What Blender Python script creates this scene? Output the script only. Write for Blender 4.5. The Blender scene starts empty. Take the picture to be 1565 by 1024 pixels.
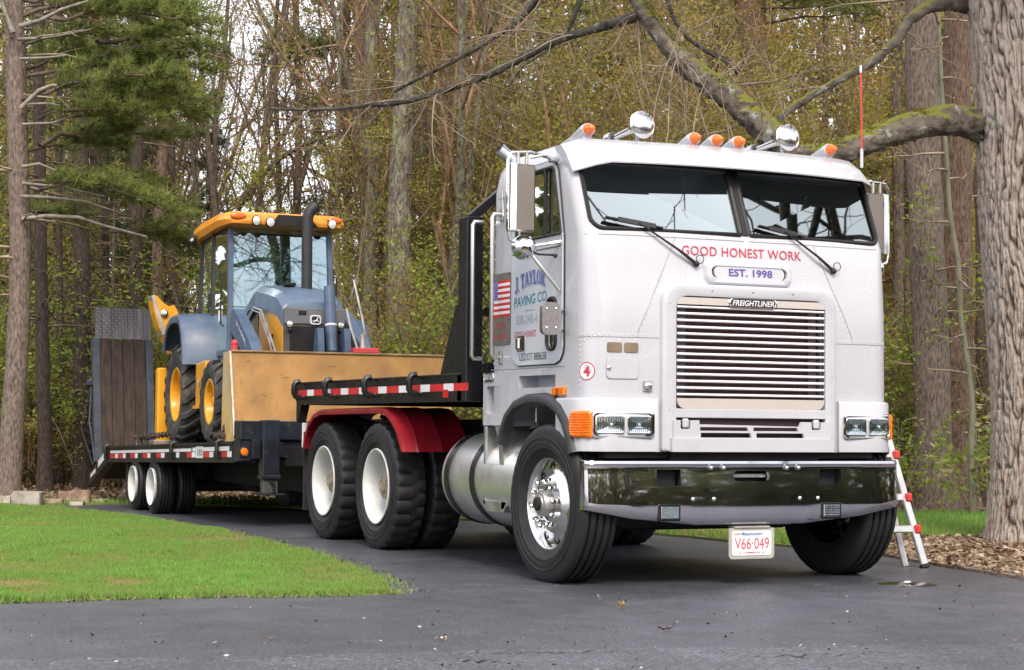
import bpy, bmesh, math, random
import numpy as np
from mathutils import Vector, Matrix
from mathutils.geometry import delaunay_2d_cdt

scene = bpy.context.scene
col = scene.collection
R = math.radians

# ------------------------------------------------------------------ camera
FPX, IW, IH = 2729.9187, 1565.0, 1024.0
CAMP = np.array([-6.0794, -9.7967, 1.0044]); YAW, PITCH, ROLL = 0.4227, 0.0499, 0.0093
_f = np.array([math.sin(YAW)*math.cos(PITCH), math.cos(YAW)*math.cos(PITCH), math.sin(PITCH)])
_r0 = np.array([math.cos(YAW), -math.sin(YAW), 0.0]); _u0 = np.cross(_r0, _f)
_c, _s = math.cos(ROLL), math.sin(ROLL)
_r, _u = _c*_r0 + _s*_u0, -_s*_r0 + _c*_u0
cam_data = bpy.data.cameras.new('camera'); cam = bpy.data.objects.new('camera', cam_data); col.objects.link(cam)
cam_data.sensor_width = 36.0; cam_data.lens = FPX/IW*36.0
cam_data.clip_start = 0.1; cam_data.clip_end = 2000.0
_m = Matrix.Identity(4)
for _i in range(3):
    _m[_i][0], _m[_i][1], _m[_i][2], _m[_i][3] = _r[_i], _u[_i], -_f[_i], CAMP[_i]
cam.matrix_world = _m
scene.camera = cam

# ------------------------------------------------------------------ sky, sun, exposure
SUN_AZ, SUN_EL = R(198), R(44)          # clockwise from +Y
world = bpy.data.worlds.new('World'); scene.world = world; world.use_nodes = True
wn, wl = world.node_tree.nodes, world.node_tree.links
wn.clear()
sky = wn.new('ShaderNodeTexSky'); sky.sky_type = 'NISHITA'; sky.sun_disc = False
sky.sun_elevation = SUN_EL; sky.sun_rotation = SUN_AZ
sky.air_density = 1.0; sky.dust_density = 3.0; sky.ozone_density = 1.0
hs = wn.new('ShaderNodeHueSaturation'); hs.inputs['Saturation'].default_value = 0.9
mixw = wn.new('ShaderNodeMix'); mixw.data_type = 'RGBA'; mixw.inputs[0].default_value = 0.56
mixw.inputs[7].default_value = (12.6, 12.2, 12.6, 1.0)      # thin even evening overcast
bg = wn.new('ShaderNodeBackground'); bg.inputs['Strength'].default_value = 0.15
wo = wn.new('ShaderNodeOutputWorld')
wl.new(sky.outputs[0], hs.inputs['Color']); wl.new(hs.outputs[0], mixw.inputs[6])
wl.new(mixw.outputs[2], bg.inputs[0]); wl.new(bg.outputs[0], wo.inputs[0])

sun_data = bpy.data.lights.new('sun', 'SUN'); sun_data.energy = 2.1; sun_data.angle = R(18)
sun_data.color = (1.0, 0.86, 0.68)
sun = bpy.data.objects.new('sun', sun_data); col.objects.link(sun)
_d = Vector((math.sin(SUN_AZ)*math.cos(SUN_EL), math.cos(SUN_AZ)*math.cos(SUN_EL), math.sin(SUN_EL)))
sun.rotation_euler = _d.to_track_quat('Z', 'Y').to_euler(); sun.location = (10, -30, 30)

vs = scene.view_settings
vs.view_transform = 'Standard'; vs.look = 'None'; vs.exposure = 0.46; vs.gamma = 1.0; vs.use_curve_mapping = False
scene.render.engine = 'CYCLES'
scene.cycles.max_bounces = 8; scene.cycles.transparent_max_bounces = 16
scene.cycles.sample_clamp_indirect = 3.0
scene.cycles.use_denoising = True; scene.cycles.denoising_prefilter = 'ACCURATE'; scene.cycles.caustics_reflective = False; scene.cycles.caustics_refractive = False
scene.cycles.diffuse_bounces = 4; scene.cycles.glossy_bounces = 4

# ------------------------------------------------------------------ pixel -> direction helpers
def ray(px, py): return _f + _r*(px-IW/2)/FPX - _u*(py-IH/2)/FPX
def onx(px, py, x): d = ray(px, py); return CAMP + d*(x-CAMP[0])/d[0]
def ony(px, py, y): d = ray(px, py); return CAMP + d*(y-CAMP[1])/d[1]
def onz(px, py, z): d = ray(px, py); return CAMP + d*(z-CAMP[2])/d[2]
def atd(px, py, dep): return CAMP + ray(px, py)*dep
def ground_z(x, y):
    t = min(max((y-5.0)/6.0, 0.0), 1.0); t = t*t*(3-2*t)
    return -0.09*t
def gz_np(x, y):
    t = np.clip((y-5.0)/6.0, 0, 1); t = t*t*(3-2*t); return -0.09*t
def ong(px, py):
    z = 0.0
    for _ in range(8):
        p = onz(px, py, z); z = ground_z(p[0], p[1])
    return onz(px, py, z)

# ------------------------------------------------------------------ materials
MATS = {}
def ramp(nt, stops):
    n = nt.nodes.new('ShaderNodeValToRGB'); e = n.color_ramp.elements
    while len(e) < len(stops): e.new(0.5)
    for k, (p, c) in enumerate(stops):
        e[k].position = p; e[k].color = (*c, 1.0)
    return n
def mat(name, c, rough=0.5, metal=0.0, var=0.12, vs_=4.0, bump=0.0, bs=60.0, spec=0.5, coat=0.0, c2=None, c2scale=3.0, c2lo=.45, c2hi=.62, aniso=None, rvar=0.0, stretch=None):
    """principled with noise variation; c2 = patches of a second colour (wear, dirt, moss) with their own shape"""
    if name in MATS: return MATS[name]
    m = bpy.data.materials.new(name); m.use_nodes = True; nt = m.node_tree; N, L = nt.nodes, nt.links
    b = N['Principled BSDF']
    b.inputs['Roughness'].default_value = rough; b.inputs['Metallic'].default_value = metal
    b.inputs['Specular IOR Level'].default_value = spec; b.inputs['Coat Weight'].default_value = coat
    b.inputs['Coat Roughness'].default_value = 0.08
    tc = N.new('ShaderNodeTexCoord'); src = tc.outputs['Object']
    if stretch:
        mp = N.new('ShaderNodeMapping'); mp.inputs['Scale'].default_value = stretch
        L.new(src, mp.inputs[0]); src = mp.outputs[0]
    no = N.new('ShaderNodeTexNoise'); no.inputs['Scale'].default_value = vs_; no.inputs['Detail'].default_value = 6
    L.new(src, no.inputs['Vector'])
    lo = tuple(max(0, x*(1-var*1.6)) for x in c); hi = tuple(min(1, x*(1+var*1.6)) for x in c)
    rp = ramp(nt, [(0.3, lo), (0.7, hi)]); L.new(no.outputs['Fac'], rp.inputs[0]); out = rp.outputs[0]
    if c2:
        n2 = N.new('ShaderNodeTexNoise'); n2.inputs['Scale'].default_value = c2scale; n2.inputs['Detail'].default_value = 8
        n2.inputs['Roughness'].default_value = .65
        L.new(src, n2.inputs['Vector'])
        r2 = ramp(nt, [(c2lo, (0, 0, 0)), (c2hi, (1, 1, 1))]); L.new(n2.outputs['Fac'], r2.inputs[0])
        mx = N.new('ShaderNodeMix'); mx.data_type = 'RGBA'; L.new(r2.outputs[0], mx.inputs[0]); L.new(out, mx.inputs[6])
        mx.inputs[7].default_value = (*c2, 1); out = mx.outputs[2]
    L.new(out, b.inputs['Base Color'])
    if rvar:
        mr = N.new('ShaderNodeMapRange'); mr.inputs[3].default_value = max(0.02, rough-rvar); mr.inputs[4].default_value = rough+rvar
        n3 = N.new('ShaderNodeTexNoise'); n3.inputs['Scale'].default_value = vs_*2.3; n3.inputs['Detail'].default_value = 5
        L.new(src, n3.inputs['Vector']); L.new(n3.outputs['Fac'], mr.inputs[0]); L.new(mr.outputs[0], b.inputs['Roughness'])
    if bump:
        nb = N.new('ShaderNodeTexNoise'); nb.inputs['Scale'].default_value = bs; nb.inputs['Detail'].default_value = 4
        L.new(src, nb.inputs['Vector'])
        bp = N.new('ShaderNodeBump'); bp.inputs['Strength'].default_value = bump; bp.inputs['Distance'].default_value = 0.02
        L.new(nb.outputs['Fac'], bp.inputs['Height']); L.new(bp.outputs[0], b.inputs['Normal'])
    MATS[name] = m
    return m
def glass(name, tint=(.55, .68, .64), refl=0.16, gc=(.86, .97, .95)):
    if name in MATS: return MATS[name]
    m = bpy.data.materials.new(name); m.use_nodes = True; nt = m.node_tree; N, L = nt.nodes, nt.links
    N.remove(N['Principled BSDF'])
    t = N.new('ShaderNodeBsdfTransparent'); t.inputs[0].default_value = (*tint, 1)
    g = N.new('ShaderNodeBsdfGlossy'); g.inputs['Roughness'].default_value = 0.015; g.inputs[0].default_value = (*gc, 1)
    lw = N.new('ShaderNodeFresnel'); lw.inputs[0].default_value = 1.5
    mr = N.new('ShaderNodeMapRange'); mr.inputs[1].default_value = 0.03; mr.inputs[2].default_value = 1.0
    mr.inputs[3].default_value = refl; mr.inputs[4].default_value = 1.0
    L.new(lw.outputs[0], mr.inputs[0])
    x = N.new('ShaderNodeMixShader'); L.new(mr.outputs[0], x.inputs[0]); L.new(t.outputs[0], x.inputs[1]); L.new(g.outputs[0], x.inputs[2])
    L.new(x.outputs[0], N['Material Output'].inputs[0])
    MATS[name] = m; return m
def leafmat(name, stops, trans=0.35, rough=.6):
    """foliage: colour from a per-leaf attribute, part of the light passes through"""
    if name in MATS: return MATS[name]
    m = bpy.data.materials.new(name); m.use_nodes = True; nt = m.node_tree; N, L = nt.nodes, nt.links
    N.remove(N['Principled BSDF'])
    at = N.new('ShaderNodeAttribute'); at.attribute_name = 'tone'
    rp = ramp(nt, stops); L.new(at.outputs['Fac'], rp.inputs[0])
    d = N.new('ShaderNodeBsdfDiffuse'); t = N.new('ShaderNodeBsdfTranslucent'); x = N.new('ShaderNodeMixShader'); x.inputs[0].default_value = trans
    L.new(rp.outputs[0], d.inputs[0]); L.new(rp.outputs[0], t.inputs[0]); L.new(d.outputs[0], x.inputs[1]); L.new(t.outputs[0], x.inputs[2])
    L.new(x.outputs[0], N['Material Output'].inputs[0])
    MATS[name] = m; return m

# ------------------------------------------------------------------ mesh helpers
def tag(o, label=None, cat=None, group=None, kind=None):
    if label: o['label'] = label
    if cat: o['category'] = cat
    if group: o['group'] = group
    if kind: o['kind'] = kind
    return o
def empty(name, loc=(0, 0, 0), label=None, cat=None, group=None, rot=(0, 0, 0)):
    o = bpy.data.objects.new(name, None); col.objects.link(o); o.location = loc; o.rotation_euler = rot
    o.empty_display_size = 0.2
    return tag(o, label, cat, group)
def link(name, me, parent=None, loc=None, rot=None):
    o = bpy.data.objects.new(name, me); col.objects.link(o)
    if parent is not None: o.parent = parent
    if loc is not None: o.location = loc
    if rot is not None: o.rotation_euler = rot
    return o
def copy_tree(o, parent=None):
    c = o.copy(); col.objects.link(c); c.parent = parent
    for ch in o.children: copy_tree(ch, c)
    return c

class MB:
    def __init__(s): s.v = []; s.f = []; s.m = []
    def add(s, vs_, fs, mi=0):
        k = len(s.v); s.v.extend([tuple(p) for p in vs_]); s.f.extend([tuple(i+k for i in f) for f in fs]); s.m.extend([mi]*len(fs)); return s
    def box(s, x0, x1, y0, y1, z0, z1, bev=0.0, mi=0, seg=1, mtx=None):
        bm = bmesh.new(); bmesh.ops.create_cube(bm, size=1.0)
        sx, sy, sz = abs(x1-x0), abs(y1-y0), abs(z1-z0)
        bmesh.ops.scale(bm, vec=(sx, sy, sz), verts=bm.verts)
        if bev: bmesh.ops.bevel(bm, geom=bm.edges[:], offset=min(bev, .45*min(sx, sy, sz)), segments=seg, affect='EDGES', profile=.5)
        bmesh.ops.translate(bm, vec=((x0+x1)/2, (y0+y1)/2, (z0+z1)/2), verts=bm.verts)
        if mtx is not None: bmesh.ops.transform(bm, matrix=mtx, verts=bm.verts)
        bm.verts.ensure_lookup_table()
        s.add([v.co[:] for v in bm.verts], [[v.index for v in f.verts] for f in bm.faces], mi); bm.free(); return s
    def obox(s, c, size, rot, bev=0.0, mi=0):
        """box of a size about c, turned by a Matrix"""
        mt = Matrix.Translation(Vector(c)) @ rot.to_4x4()
        a, b, d = size
        return s.box(-a/2, a/2, -b/2, b/2, -d/2, d/2, bev, mi, mtx=mt)
    def bar(s, p0, p1, w, h, up=(0, 0, 1), bev=0.0, mi=0):
        p0, p1 = Vector(p0), Vector(p1); d = p1-p0; y = d.normalized(); x = y.cross(Vector(up)).normalized(); z = x.cross(y)
        rot = Matrix((x, y, z)).transposed()
        return s.obox((p0+p1)/2, (w, d.length, h), rot, bev, mi)
    def tube(s, pts, r, n=8, cap=True, closed=False, mi=0):
        P = [Vector(p) for p in pts]; k = len(P)
        rr = r if hasattr(r, '__len__') else [r]*k
        rings = []; prev = None
        for i in range(k):
            if closed: t = (P[(i+1) % k]-P[i-1])
            else: t = P[min(i+1, k-1)]-P[max(i-1, 0)]
            t = t.normalized() if t.length > 1e-9 else Vector((0, 0, 1))
            if prev is None:
                a = Vector((0, 0, 1)) if abs(t.z) < .9 else Vector((1, 0, 0)); u = t.cross(a).normalized()
            else:
                u = (prev - t*prev.dot(t)); u = u.normalized() if u.length > 1e-6 else t.orthogonal().normalized()
            prev = u; w = t.cross(u)
            rings.append([P[i]+u*(rr[i]*math.cos(2*math.pi*j/n))+w*(rr[i]*math.sin(2*math.pi*j/n)) for j in range(n)])
        return s.loft(rings, cap and not closed, closed, mi)
    def loft(s, rings, cap=True, closed=False, mi=0):
        n = len(rings[0]); k = len(rings); v = [p for r_ in rings for p in r_]; f = []
        for i in range(k if closed else k-1):
            a, b = i*n, ((i+1) % k)*n
            for j in range(n): f.append((a+j, a+(j+1) % n, b+(j+1) % n, b+j))
        if cap: f.append(tuple(range(n))[::-1]); f.append(tuple((k-1)*n+j for j in range(n)))
        return s.add(v, f, mi)
    def lathe(s, prof, o=(0, 0, 0), axis='x', n=32, mi=0, mod=None):
        """prof = [(radius, along)]; closed ends where radius 0"""
        o = Vector(o); A = {'x': (Vector((1, 0, 0)), Vector((0, 1, 0)), Vector((0, 0, 1))), 'y': (Vector((0, 1, 0)), Vector((0, 0, 1)), Vector((1, 0, 0))), 'z': (Vector((0, 0, 1)), Vector((1, 0, 0)), Vector((0, 1, 0)))}
        if isinstance(axis, str): a, u, w = A[axis]
        else:
            a = Vector(axis).normalized(); u = a.orthogonal().normalized(); w = a.cross(u)
        rings = []
        for i, (r_, h) in enumerate(prof):
            rg = []
            for j in range(n):
                t = 2*math.pi*j/n; q = max(r_, 1e-5)
                if mod: q = mod(i, j, q)
                rg.append(o+a*h+u*(q*math.cos(t))+w*(q*math.sin(t)))
            rings.append(rg)
        return s.loft(rings, cap=False, mi=mi)
    def prism(s, poly, axis, a, b, mi=0):
        """poly in the plane across axis: x -> (y,z), y -> (x,z), z -> (x,y)"""
        def P(p, t): return {'x': (t, p[0], p[1]), 'y': (p[0], t, p[1]), 'z': (p[0], p[1], t)}[axis]
        n = len(poly); v = [P(p, a) for p in poly]+[P(p, b) for p in poly]
        f = [tuple(range(n))[::-1], tuple(range(n, 2*n))]+[(i, (i+1) % n, n+(i+1) % n, n+i) for i in range(n)]
        return s.add(v, f, mi)
    def sphere(s, c, r, nu=16, nv=10, sc=(1, 1, 1), mi=0):
        rings = []
        for i in range(nv+1):
            t = math.pi*i/nv; q = max(math.sin(t), 1e-4)
            rings.append([(c[0]+r*sc[0]*q*math.cos(2*math.pi*j/nu), c[1]+r*sc[1]*q*math.sin(2*math.pi*j/nu), c[2]+r*sc[2]*math.cos(t)) for j in range(nu)])
        return s.loft(rings, cap=False, mi=mi)
    def mesh(s, name, mats, smooth=35, fix=True):
        me = bpy.data.meshes.new(name); me.from_pydata(s.v, [], s.f)
        for m_ in (mats if isinstance(mats, (list, tuple)) else [mats]): me.materials.append(m_)
        if any(s.m): me.polygons.foreach_set('material_index', s.m)
        if fix:
            bm = bmesh.new(); bm.from_mesh(me); bmesh.ops.remove_doubles(bm, verts=bm.verts, dist=1e-5)
            bmesh.ops.recalc_face_normals(bm, faces=bm.faces); bm.to_mesh(me); bm.free()
        if smooth:
            me.polygons.foreach_set('use_smooth', [True]*len(me.polygons)); me.set_sharp_from_angle(angle=R(smooth))
        me.update(); return me
    def build(s, name, mats, parent=None, smooth=35, fix=True, loc=None, rot=None):
        return link(name, s.mesh(name, mats, smooth, fix), parent, loc, rot)

def rrect(x0, x1, y0, y1, r, n=5):
    """rounded rectangle outline; r a number or four corner radii (x1y0, x1y1, x0y1, x0y0)"""
    rs = r if hasattr(r, '__len__') else (r,)*4
    out = []
    for (cx, cy, a0, q) in ((x1-rs[0], y0+rs[0], -90, rs[0]), (x1-rs[1], y1-rs[1], 0, rs[1]), (x0+rs[2], y1-rs[2], 90, rs[2]), (x0+rs[3], y0+rs[3], 180, rs[3])):
        if q <= 0: out.append((cx, cy)); continue
        for i in range(n+1):
            t = R(a0+90*i/n); out.append((cx+q*math.cos(t), cy+q*math.sin(t)))
    return out
def boolean(me, cutters, op='DIFFERENCE'):
    """mesh minus the meshes of cutters (list of MB), by the exact solver"""
    o = bpy.data.objects.new('tmp', me); col.objects.link(o); tmp = []
    for c in cutters:
        cm = c.mesh('cut', [], 0); co = bpy.data.objects.new('tmpc', cm); col.objects.link(co); tmp.append(co)
        md = o.modifiers.new('b', 'BOOLEAN'); md.operation = op; md.object = co; md.solver = 'EXACT'
    dg = bpy.context.evaluated_depsgraph_get(); dg.update()
    res = bpy.data.meshes.new_from_object(o.evaluated_get(dg))
    for x in tmp+[o]: bpy.data.objects.remove(x)
    res.polygons.foreach_set('use_smooth', [True]*len(res.polygons)); res.set_sharp_from_angle(angle=R(30))
    return res
def text2d(txt, shear=0.0, bold=0.0, space=1.0):
    cu = bpy.data.curves.new('t', 'FONT'); cu.body = txt; cu.size = 1.0; cu.shear = shear; cu.offset = bold; cu.space_character = space
    cu.fill_mode = 'FRONT'; cu.resolution_u = 3
    o = bpy.data.objects.new('t', cu); col.objects.link(o)
    dg = bpy.context.evaluated_depsgraph_get(); dg.update()
    me = bpy.data.meshes.new_from_object(o.evaluated_get(dg))
    v = [(p.co.x, p.co.y) for p in me.vertices]; f = [tuple(p.vertices) for p in me.polygons]
    bpy.data.objects.remove(o); bpy.data.meshes.remove(me)
    xs = [p[0] for p in v]; ys = [p[1] for p in v]; x0, x1, y0, y1 = min(xs), max(xs), min(ys), max(ys)
    return [((p[0]-x0)/(x1-x0), (p[1]-y0)/(y1-y0)) for p in v], f
def lettering(txt, fn, mt, parent, name='lettering', **k):
    """letters laid on a surface: fn maps (0..1, 0..1) to a point"""
    v, f = text2d(txt, **k); o = None
    ext = sorted((min(v[a][0] for a in p), max(v[a][0] for a in p)) for p in f); cuts = []; hi = ext[0][1]
    for a, b in ext:                                            # one part a word
        if a > hi: cuts.append((a-hi, (a+hi)/2))
        hi = max(hi, b)
    cuts = sorted(c for _, c in sorted(cuts)[len(cuts)-txt.count(' '):]) if ' ' in txt else []
    for w in range(len(cuts)+1):
        lo_, hi_ = (cuts[w-1] if w else -1), (cuts[w] if w < len(cuts) else 2)
        fw_ = [p for p in f if lo_ < v[p[0]][0] < hi_]; idx = sorted({a for p in fw_ for a in p}); mp = {a: n for n, a in enumerate(idx)}
        me = bpy.data.meshes.new(name); me.from_pydata([fn(*v[a]) for a in idx], [], [tuple(mp[a] for a in p) for p in fw_]); me.materials.append(mt); o = link(name, me, parent)
    return o
# bulk geometry by numpy --------------------------------------------
def np_mesh(name, V, F, mt, tone=None, smooth=False):
    """V (n,3), F (m,k) constant k"""
    me = bpy.data.meshes.new(name); n, (m, k) = len(V), F.shape
    me.vertices.add(n); me.vertices.foreach_set('co', np.ascontiguousarray(V, np.float32).ravel())
    me.loops.add(m*k); me.loops.foreach_set('vertex_index', np.ascontiguousarray(F, np.int32).ravel())
    me.polygons.add(m); me.polygons.foreach_set('loop_start', np.arange(0, m*k, k, dtype=np.int32))
    if smooth: me.polygons.foreach_set('use_smooth', np.ones(m, bool))
    if tone is not None:
        a = me.attributes.new('tone', 'FLOAT', 'POINT'); a.data.foreach_set('value', np.ascontiguousarray(tone, np.float32))
    for m_ in (mt if isinstance(mt, (list, tuple)) else [mt]): me.materials.append(m_)
    me.update(calc_edges=True); return me
def leaf_quads(C, size, rng, flat=0.0, asp=0.6):
    """diamond leaves of random turn at centres C; flat pulls them level"""
    n = len(C); a = rng.normal(size=(n, 3)); a[:, 2] *= (1-flat); a /= np.linalg.norm(a, axis=1)[:, None]+1e-9
    b = rng.normal(size=(n, 3)); b[:, 2] *= (1-flat); b -= a*(a*b).sum(1)[:, None]; b /= np.linalg.norm(b, axis=1)[:, None]+1e-9
    s = (np.ones(n)*size if np.isscalar(size) else size)[:, None]
    V = np.stack([C-a*s*.5, C+b*s*asp*.5, C+a*s*.5, C-b*s*asp*.5], 1).reshape(-1, 3)
    return V, np.arange(4*n).reshape(n, 4)
def tubes_np(lines, name, mt):
    """lines = [(pts (k,3), radii (k), sides)] joined to one quad mesh"""
    VV, FF, o = [], [], 0
    for P, rr, n in lines:
        P = np.asarray(P, float); k = len(P); T = np.gradient(P, axis=0); T /= np.linalg.norm(T, axis=1)[:, None]+1e-9
        m0 = T.mean(0); ref = np.array([0., 0, 1]) if abs(m0[2]) < .8*np.linalg.norm(m0)+1e-9 else np.array([1., .1, 0])
        U = np.cross(T, ref); U /= np.linalg.norm(U, axis=1)[:, None]+1e-9; Wv = np.cross(T, U)
        th = 2*np.pi*np.arange(n)/n
        rr = np.asarray(rr, float)
        V = P[:, None]+rr[:, None, None]*(U[:, None]*np.cos(th)[None, :, None]+Wv[:, None]*np.sin(th)[None, :, None])
        i = np.arange(k-1)[:, None]*n; j = np.arange(n)[None]; j2 = (j+1) % n
        F = np.stack([i+j, i+j2, i+n+j2, i+n+j], -1).reshape(-1, 4)+o
        VV.append(V.reshape(-1, 3)); FF.append(F); o += k*n
    return np_mesh(name, np.concatenate(VV), np.concatenate(FF), mt, smooth=True)
# ================================================================== SETTING: ground, driveway, lawns
rng = np.random.default_rng(7); random.seed(7)
def sheet(name, outline, dz, mt, step=0.6, lip=0.0):
    """flat polygon draped on the terrain, dz above it, with an edge lip down to the ground"""
    P = np.array(outline, float); n = len(P)
    x0, y0 = P.min(0); x1, y1 = P.max(0)
    gx, gy = np.meshgrid(np.arange(x0, x1, step), np.arange(y0, y1, step)); G = np.stack([gx.ravel(), gy.ravel()], 1)
    G = G[inside(G, P)]
    pts = [Vector(p) for p in P.tolist()+G.tolist()]
    vv, _, ff, *_r3 = delaunay_2d_cdt(pts, [(i, (i+1) % n) for i in range(n)], [], 1, 1e-4)
    V = [(v.x, v.y, ground_z(v.x, v.y)+dz) for v in vv]; F = [tuple(f) for f in ff]
    if lip:
        k = len(V); V += [(p[0], p[1], ground_z(p[0], p[1])-0.05) for p in P.tolist()]
        key = {(round(v[0], 3), round(v[1], 3)): i for i, v in enumerate(V[:k])}
        idx = [key.get((round(p[0], 3), round(p[1], 3))) for p in P.tolist()]
        for i in range(n):
            j = (i+1) % n
            if idx[i] is not None and idx[j] is not None: F.append((idx[i], idx[j], k+j, k+i))
    me = bpy.data.meshes.new(name); me.from_pydata(V, [], F); me.materials.append(mt)
    me.polygons.foreach_set('use_smooth', [True]*len(F)); me.set_sharp_from_angle(angle=R(40))
    return tag(link(name, me), kind='structure')
def inside(G, P):
    x, y = G[:, 0], G[:, 1]; c = np.zeros(len(G), bool); j = len(P)-1
    for i in range(len(P)):
        xi, yi, xj, yj = P[i][0], P[i][1], P[j][0], P[j][1]
        if yi != yj: c ^= ((yi > y) != (yj > y)) & (x < (xj-xi)*(y-yi)/(yj-yi)+xi)
        j = i
    return c
def wob(pts, amp, seg, closed=True):
    """resample an outline and roughen it"""
    out = []; n = len(pts)
    for i in range(n if closed else n-1):
        a, b = np.array(pts[i][:2]), np.array(pts[(i+1) % n][:2]); L_ = np.linalg.norm(b-a); k = max(1, int(L_/seg)) if L_ < 30 else 1
        for j in range(k):
            q = a+(b-a)*j/k; out.append(q+rng.normal(size=2)*amp*(1 if j else .4))
    if not closed: out.append(np.array(pts[-1][:2]))
    return out
def gp(l): return [tuple(ong(*p)[:2]) for p in l]

# --- materials
def asphalt_mat(name, base, spec_amt, bumpd):
    m = bpy.data.materials.new(name); m.use_nodes = True; nt = m.node_tree; N, L = nt.nodes, nt.links; b = N['Principled BSDF']
    tc = N.new('ShaderNodeTexCoord')
    def noise(s, d=5, r=.6):
        n = N.new('ShaderNodeTexNoise'); n.inputs['Scale'].default_value = s; n.inputs['Detail'].default_value = d; n.inputs['Roughness'].default_value = r
        L.new(tc.outputs['Object'], n.inputs['Vector']); return n
    big, fine, mid = noise(.35, 6, .6), noise(55, 4, .75), noise(3.2, 7, .7)
    r1 = ramp(nt, [(.3, tuple(.62*x for x in base)), (.5, base), (.72, tuple(1.4*x for x in base))]); L.new(big.outputs['Fac'], r1.inputs[0])
    r2 = ramp(nt, [(.28, (.22, .22, .22)), (.48, (.75, .75, .75)), (.60, (1.45, 1.45, 1.45)), (.72, (4.2, 4.1, 3.9))]); L.new(fine.outputs['Fac'], r2.inputs[0])
    mx = N.new('ShaderNodeMix'); mx.data_type = 'RGBA'; mx.blend_type = 'MULTIPLY'; mx.inputs[0].default_value = 1
    L.new(r1.outputs[0], mx.inputs[6]); L.new(r2.outputs[0], mx.inputs[7])
    r3 = ramp(nt, [(.35, (.75, .75, .75)), (.65, (1.25, 1.25, 1.25))]); L.new(mid.outputs['Fac'], r3.inputs[0])
    mx2 = N.new('ShaderNodeMix'); mx2.data_type = 'RGBA'; mx2.blend_type = 'MULTIPLY'; mx2.inputs[0].default_value = 1
    L.new(mx.outputs[2], mx2.inputs[6]); L.new(r3.outputs[0], mx2.inputs[7]); L.new(mx2.outputs[2], b.inputs['Base Color'])
    mr = N.new('ShaderNodeMapRange'); mr.inputs[3].default_value = .30; mr.inputs[4].default_value = .55; L.new(mid.outputs['Fac'], mr.inputs[0]); L.new(mr.outputs[0], b.inputs['Roughness'])
    b.inputs['Specular IOR Level'].default_value = spec_amt
    bp = N.new('ShaderNodeBump'); bp.inputs['Strength'].default_value = .55; bp.inputs['Distance'].default_value = bumpd
    L.new(fine.outputs['Fac'], bp.inputs['Height']); L.new(bp.outputs[0], b.inputs['Normal'])
    return m
m_asph = asphalt_mat('asphalt', (.064, .068, .084), .8, .012)
m_road = asphalt_mat('old_road_asphalt', (.090, .095, .114), .8, .02)
m_soil = mat('forest_floor', (.15, .11, .07), .9, var=.35, vs_=2.5, bump=.6, bs=25, c2=(.18, .13, .08), c2scale=9)
m_turf = mat('turf_soil', (.13, .16, .05), .9, var=.3, vs_=3, bump=.4, bs=60, c2=(.20, .17, .085), c2scale=1.1, c2lo=.56, c2hi=.70)
m_mulch = mat('bark_mulch', (.22, .16, .115), .9, var=.4, vs_=14, bump=.9, bs=45, c2=(.34, .27, .21), c2scale=30)

N_ = 110; _t = np.linspace(-1, 1, N_+1)
gx = 22*_t+158*_t**5; gy = 8+22*_t+170*_t**5
gxx, gyy = np.meshgrid(gx, gy); gv = np.stack([gxx.ravel(), gyy.ravel(), gz_np(gxx, gyy).ravel()-.03], 1)
gi = (np.arange(N_)[:, None]*(N_+1)+np.arange(N_)[None]).ravel()
tag(link('ground', np_mesh('ground', gv, np.stack([gi, gi+1, gi+N_+2, gi+N_+1], 1), m_soil)), kind='structure')

edge_far = gp([(1700, 906), (1565, 886), (1500, 876), (1440, 867), (1390, 858), (1345, 849), (1230, 838), (1110, 828), (1050, 822), (850, 803), (440, 776), (290, 772), (190, 771), (90, 771.5), (0, 771), (-140, 770.5)])
_a = np.array(edge_far[0]); _z = np.array(edge_far[-1])
edge_w = wob(edge_far, .012, .3, False); drive = [tuple(p) for p in edge_w]
drive = drive+[(-30, _z[1]), (-30, -20), (-4, -20), (3, -13.2), (40, -13.2), (40, _a[1]-3)]
sheet('driveway', drive, 0.0, m_asph, step=1.5)
road_edge = gp([(-140, 1012), (300, 1006), (600, 1000), (760, 994), (1100, 992), (1565, 984), (1750, 981)])
re_ = [tuple(p) for p in wob(road_edge, .02, .25, False)]
sheet('road', re_+[(38, re_[-1][1]-2), (38, -13.4), (3.2, -13.4), (-4, -19.8), (-28, -19.8), (-28, re_[0][1])], 0.006, m_road, step=2.0)

lawn_px = [(-140, 926), (0, 922), (130, 918), (260, 914), (400, 912), (520, 911), (596, 908.5), (601, 904), (586, 893), (560, 880), (520, 865), (480, 850), (440, 839), (400, 828), (350, 817), (300, 808), (250, 799), (200, 790), (150, 783.5), (95, 778), (40, 775.5), (-140, 774)]
lawn1 = wob(gp(lawn_px), .030, .16)
sheet('lawn', [tuple(p) for p in lawn1], .008, m_turf, step=.5, lip=.05)
woods_edge = gp([(1900, 795), (1520, 788), (1340, 785), (1050, 781), (750, 776), (440, 767.5), (290, 766.5), (190, 767), (90, 768), (0, 767), (-140, 766)])
mulch_up = gp([(1335, 826), (1380, 824), (1450, 825), (1500, 823), (1540, 828), (1600, 838), (1720, 846)])
_k5 = int(np.argmin([np.hypot(*(p-np.array(edge_far[5]))) for p in edge_w])); lawn2 = [p+np.array((0, -.05))+rng.normal(size=2)*.012 for p in edge_w[_k5:][::-1]]
lawn2 = lawn2+[np.array(p) for p in mulch_up]+[np.array((30, mulch_up[-1][1]+2))]+[np.array((32, woods_edge[0][1]+1))]+wob(woods_edge, .1, .8, False)
sheet('lawn', [tuple(p) for p in lawn2], .02, m_turf, step=.7, lip=.05)
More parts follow.
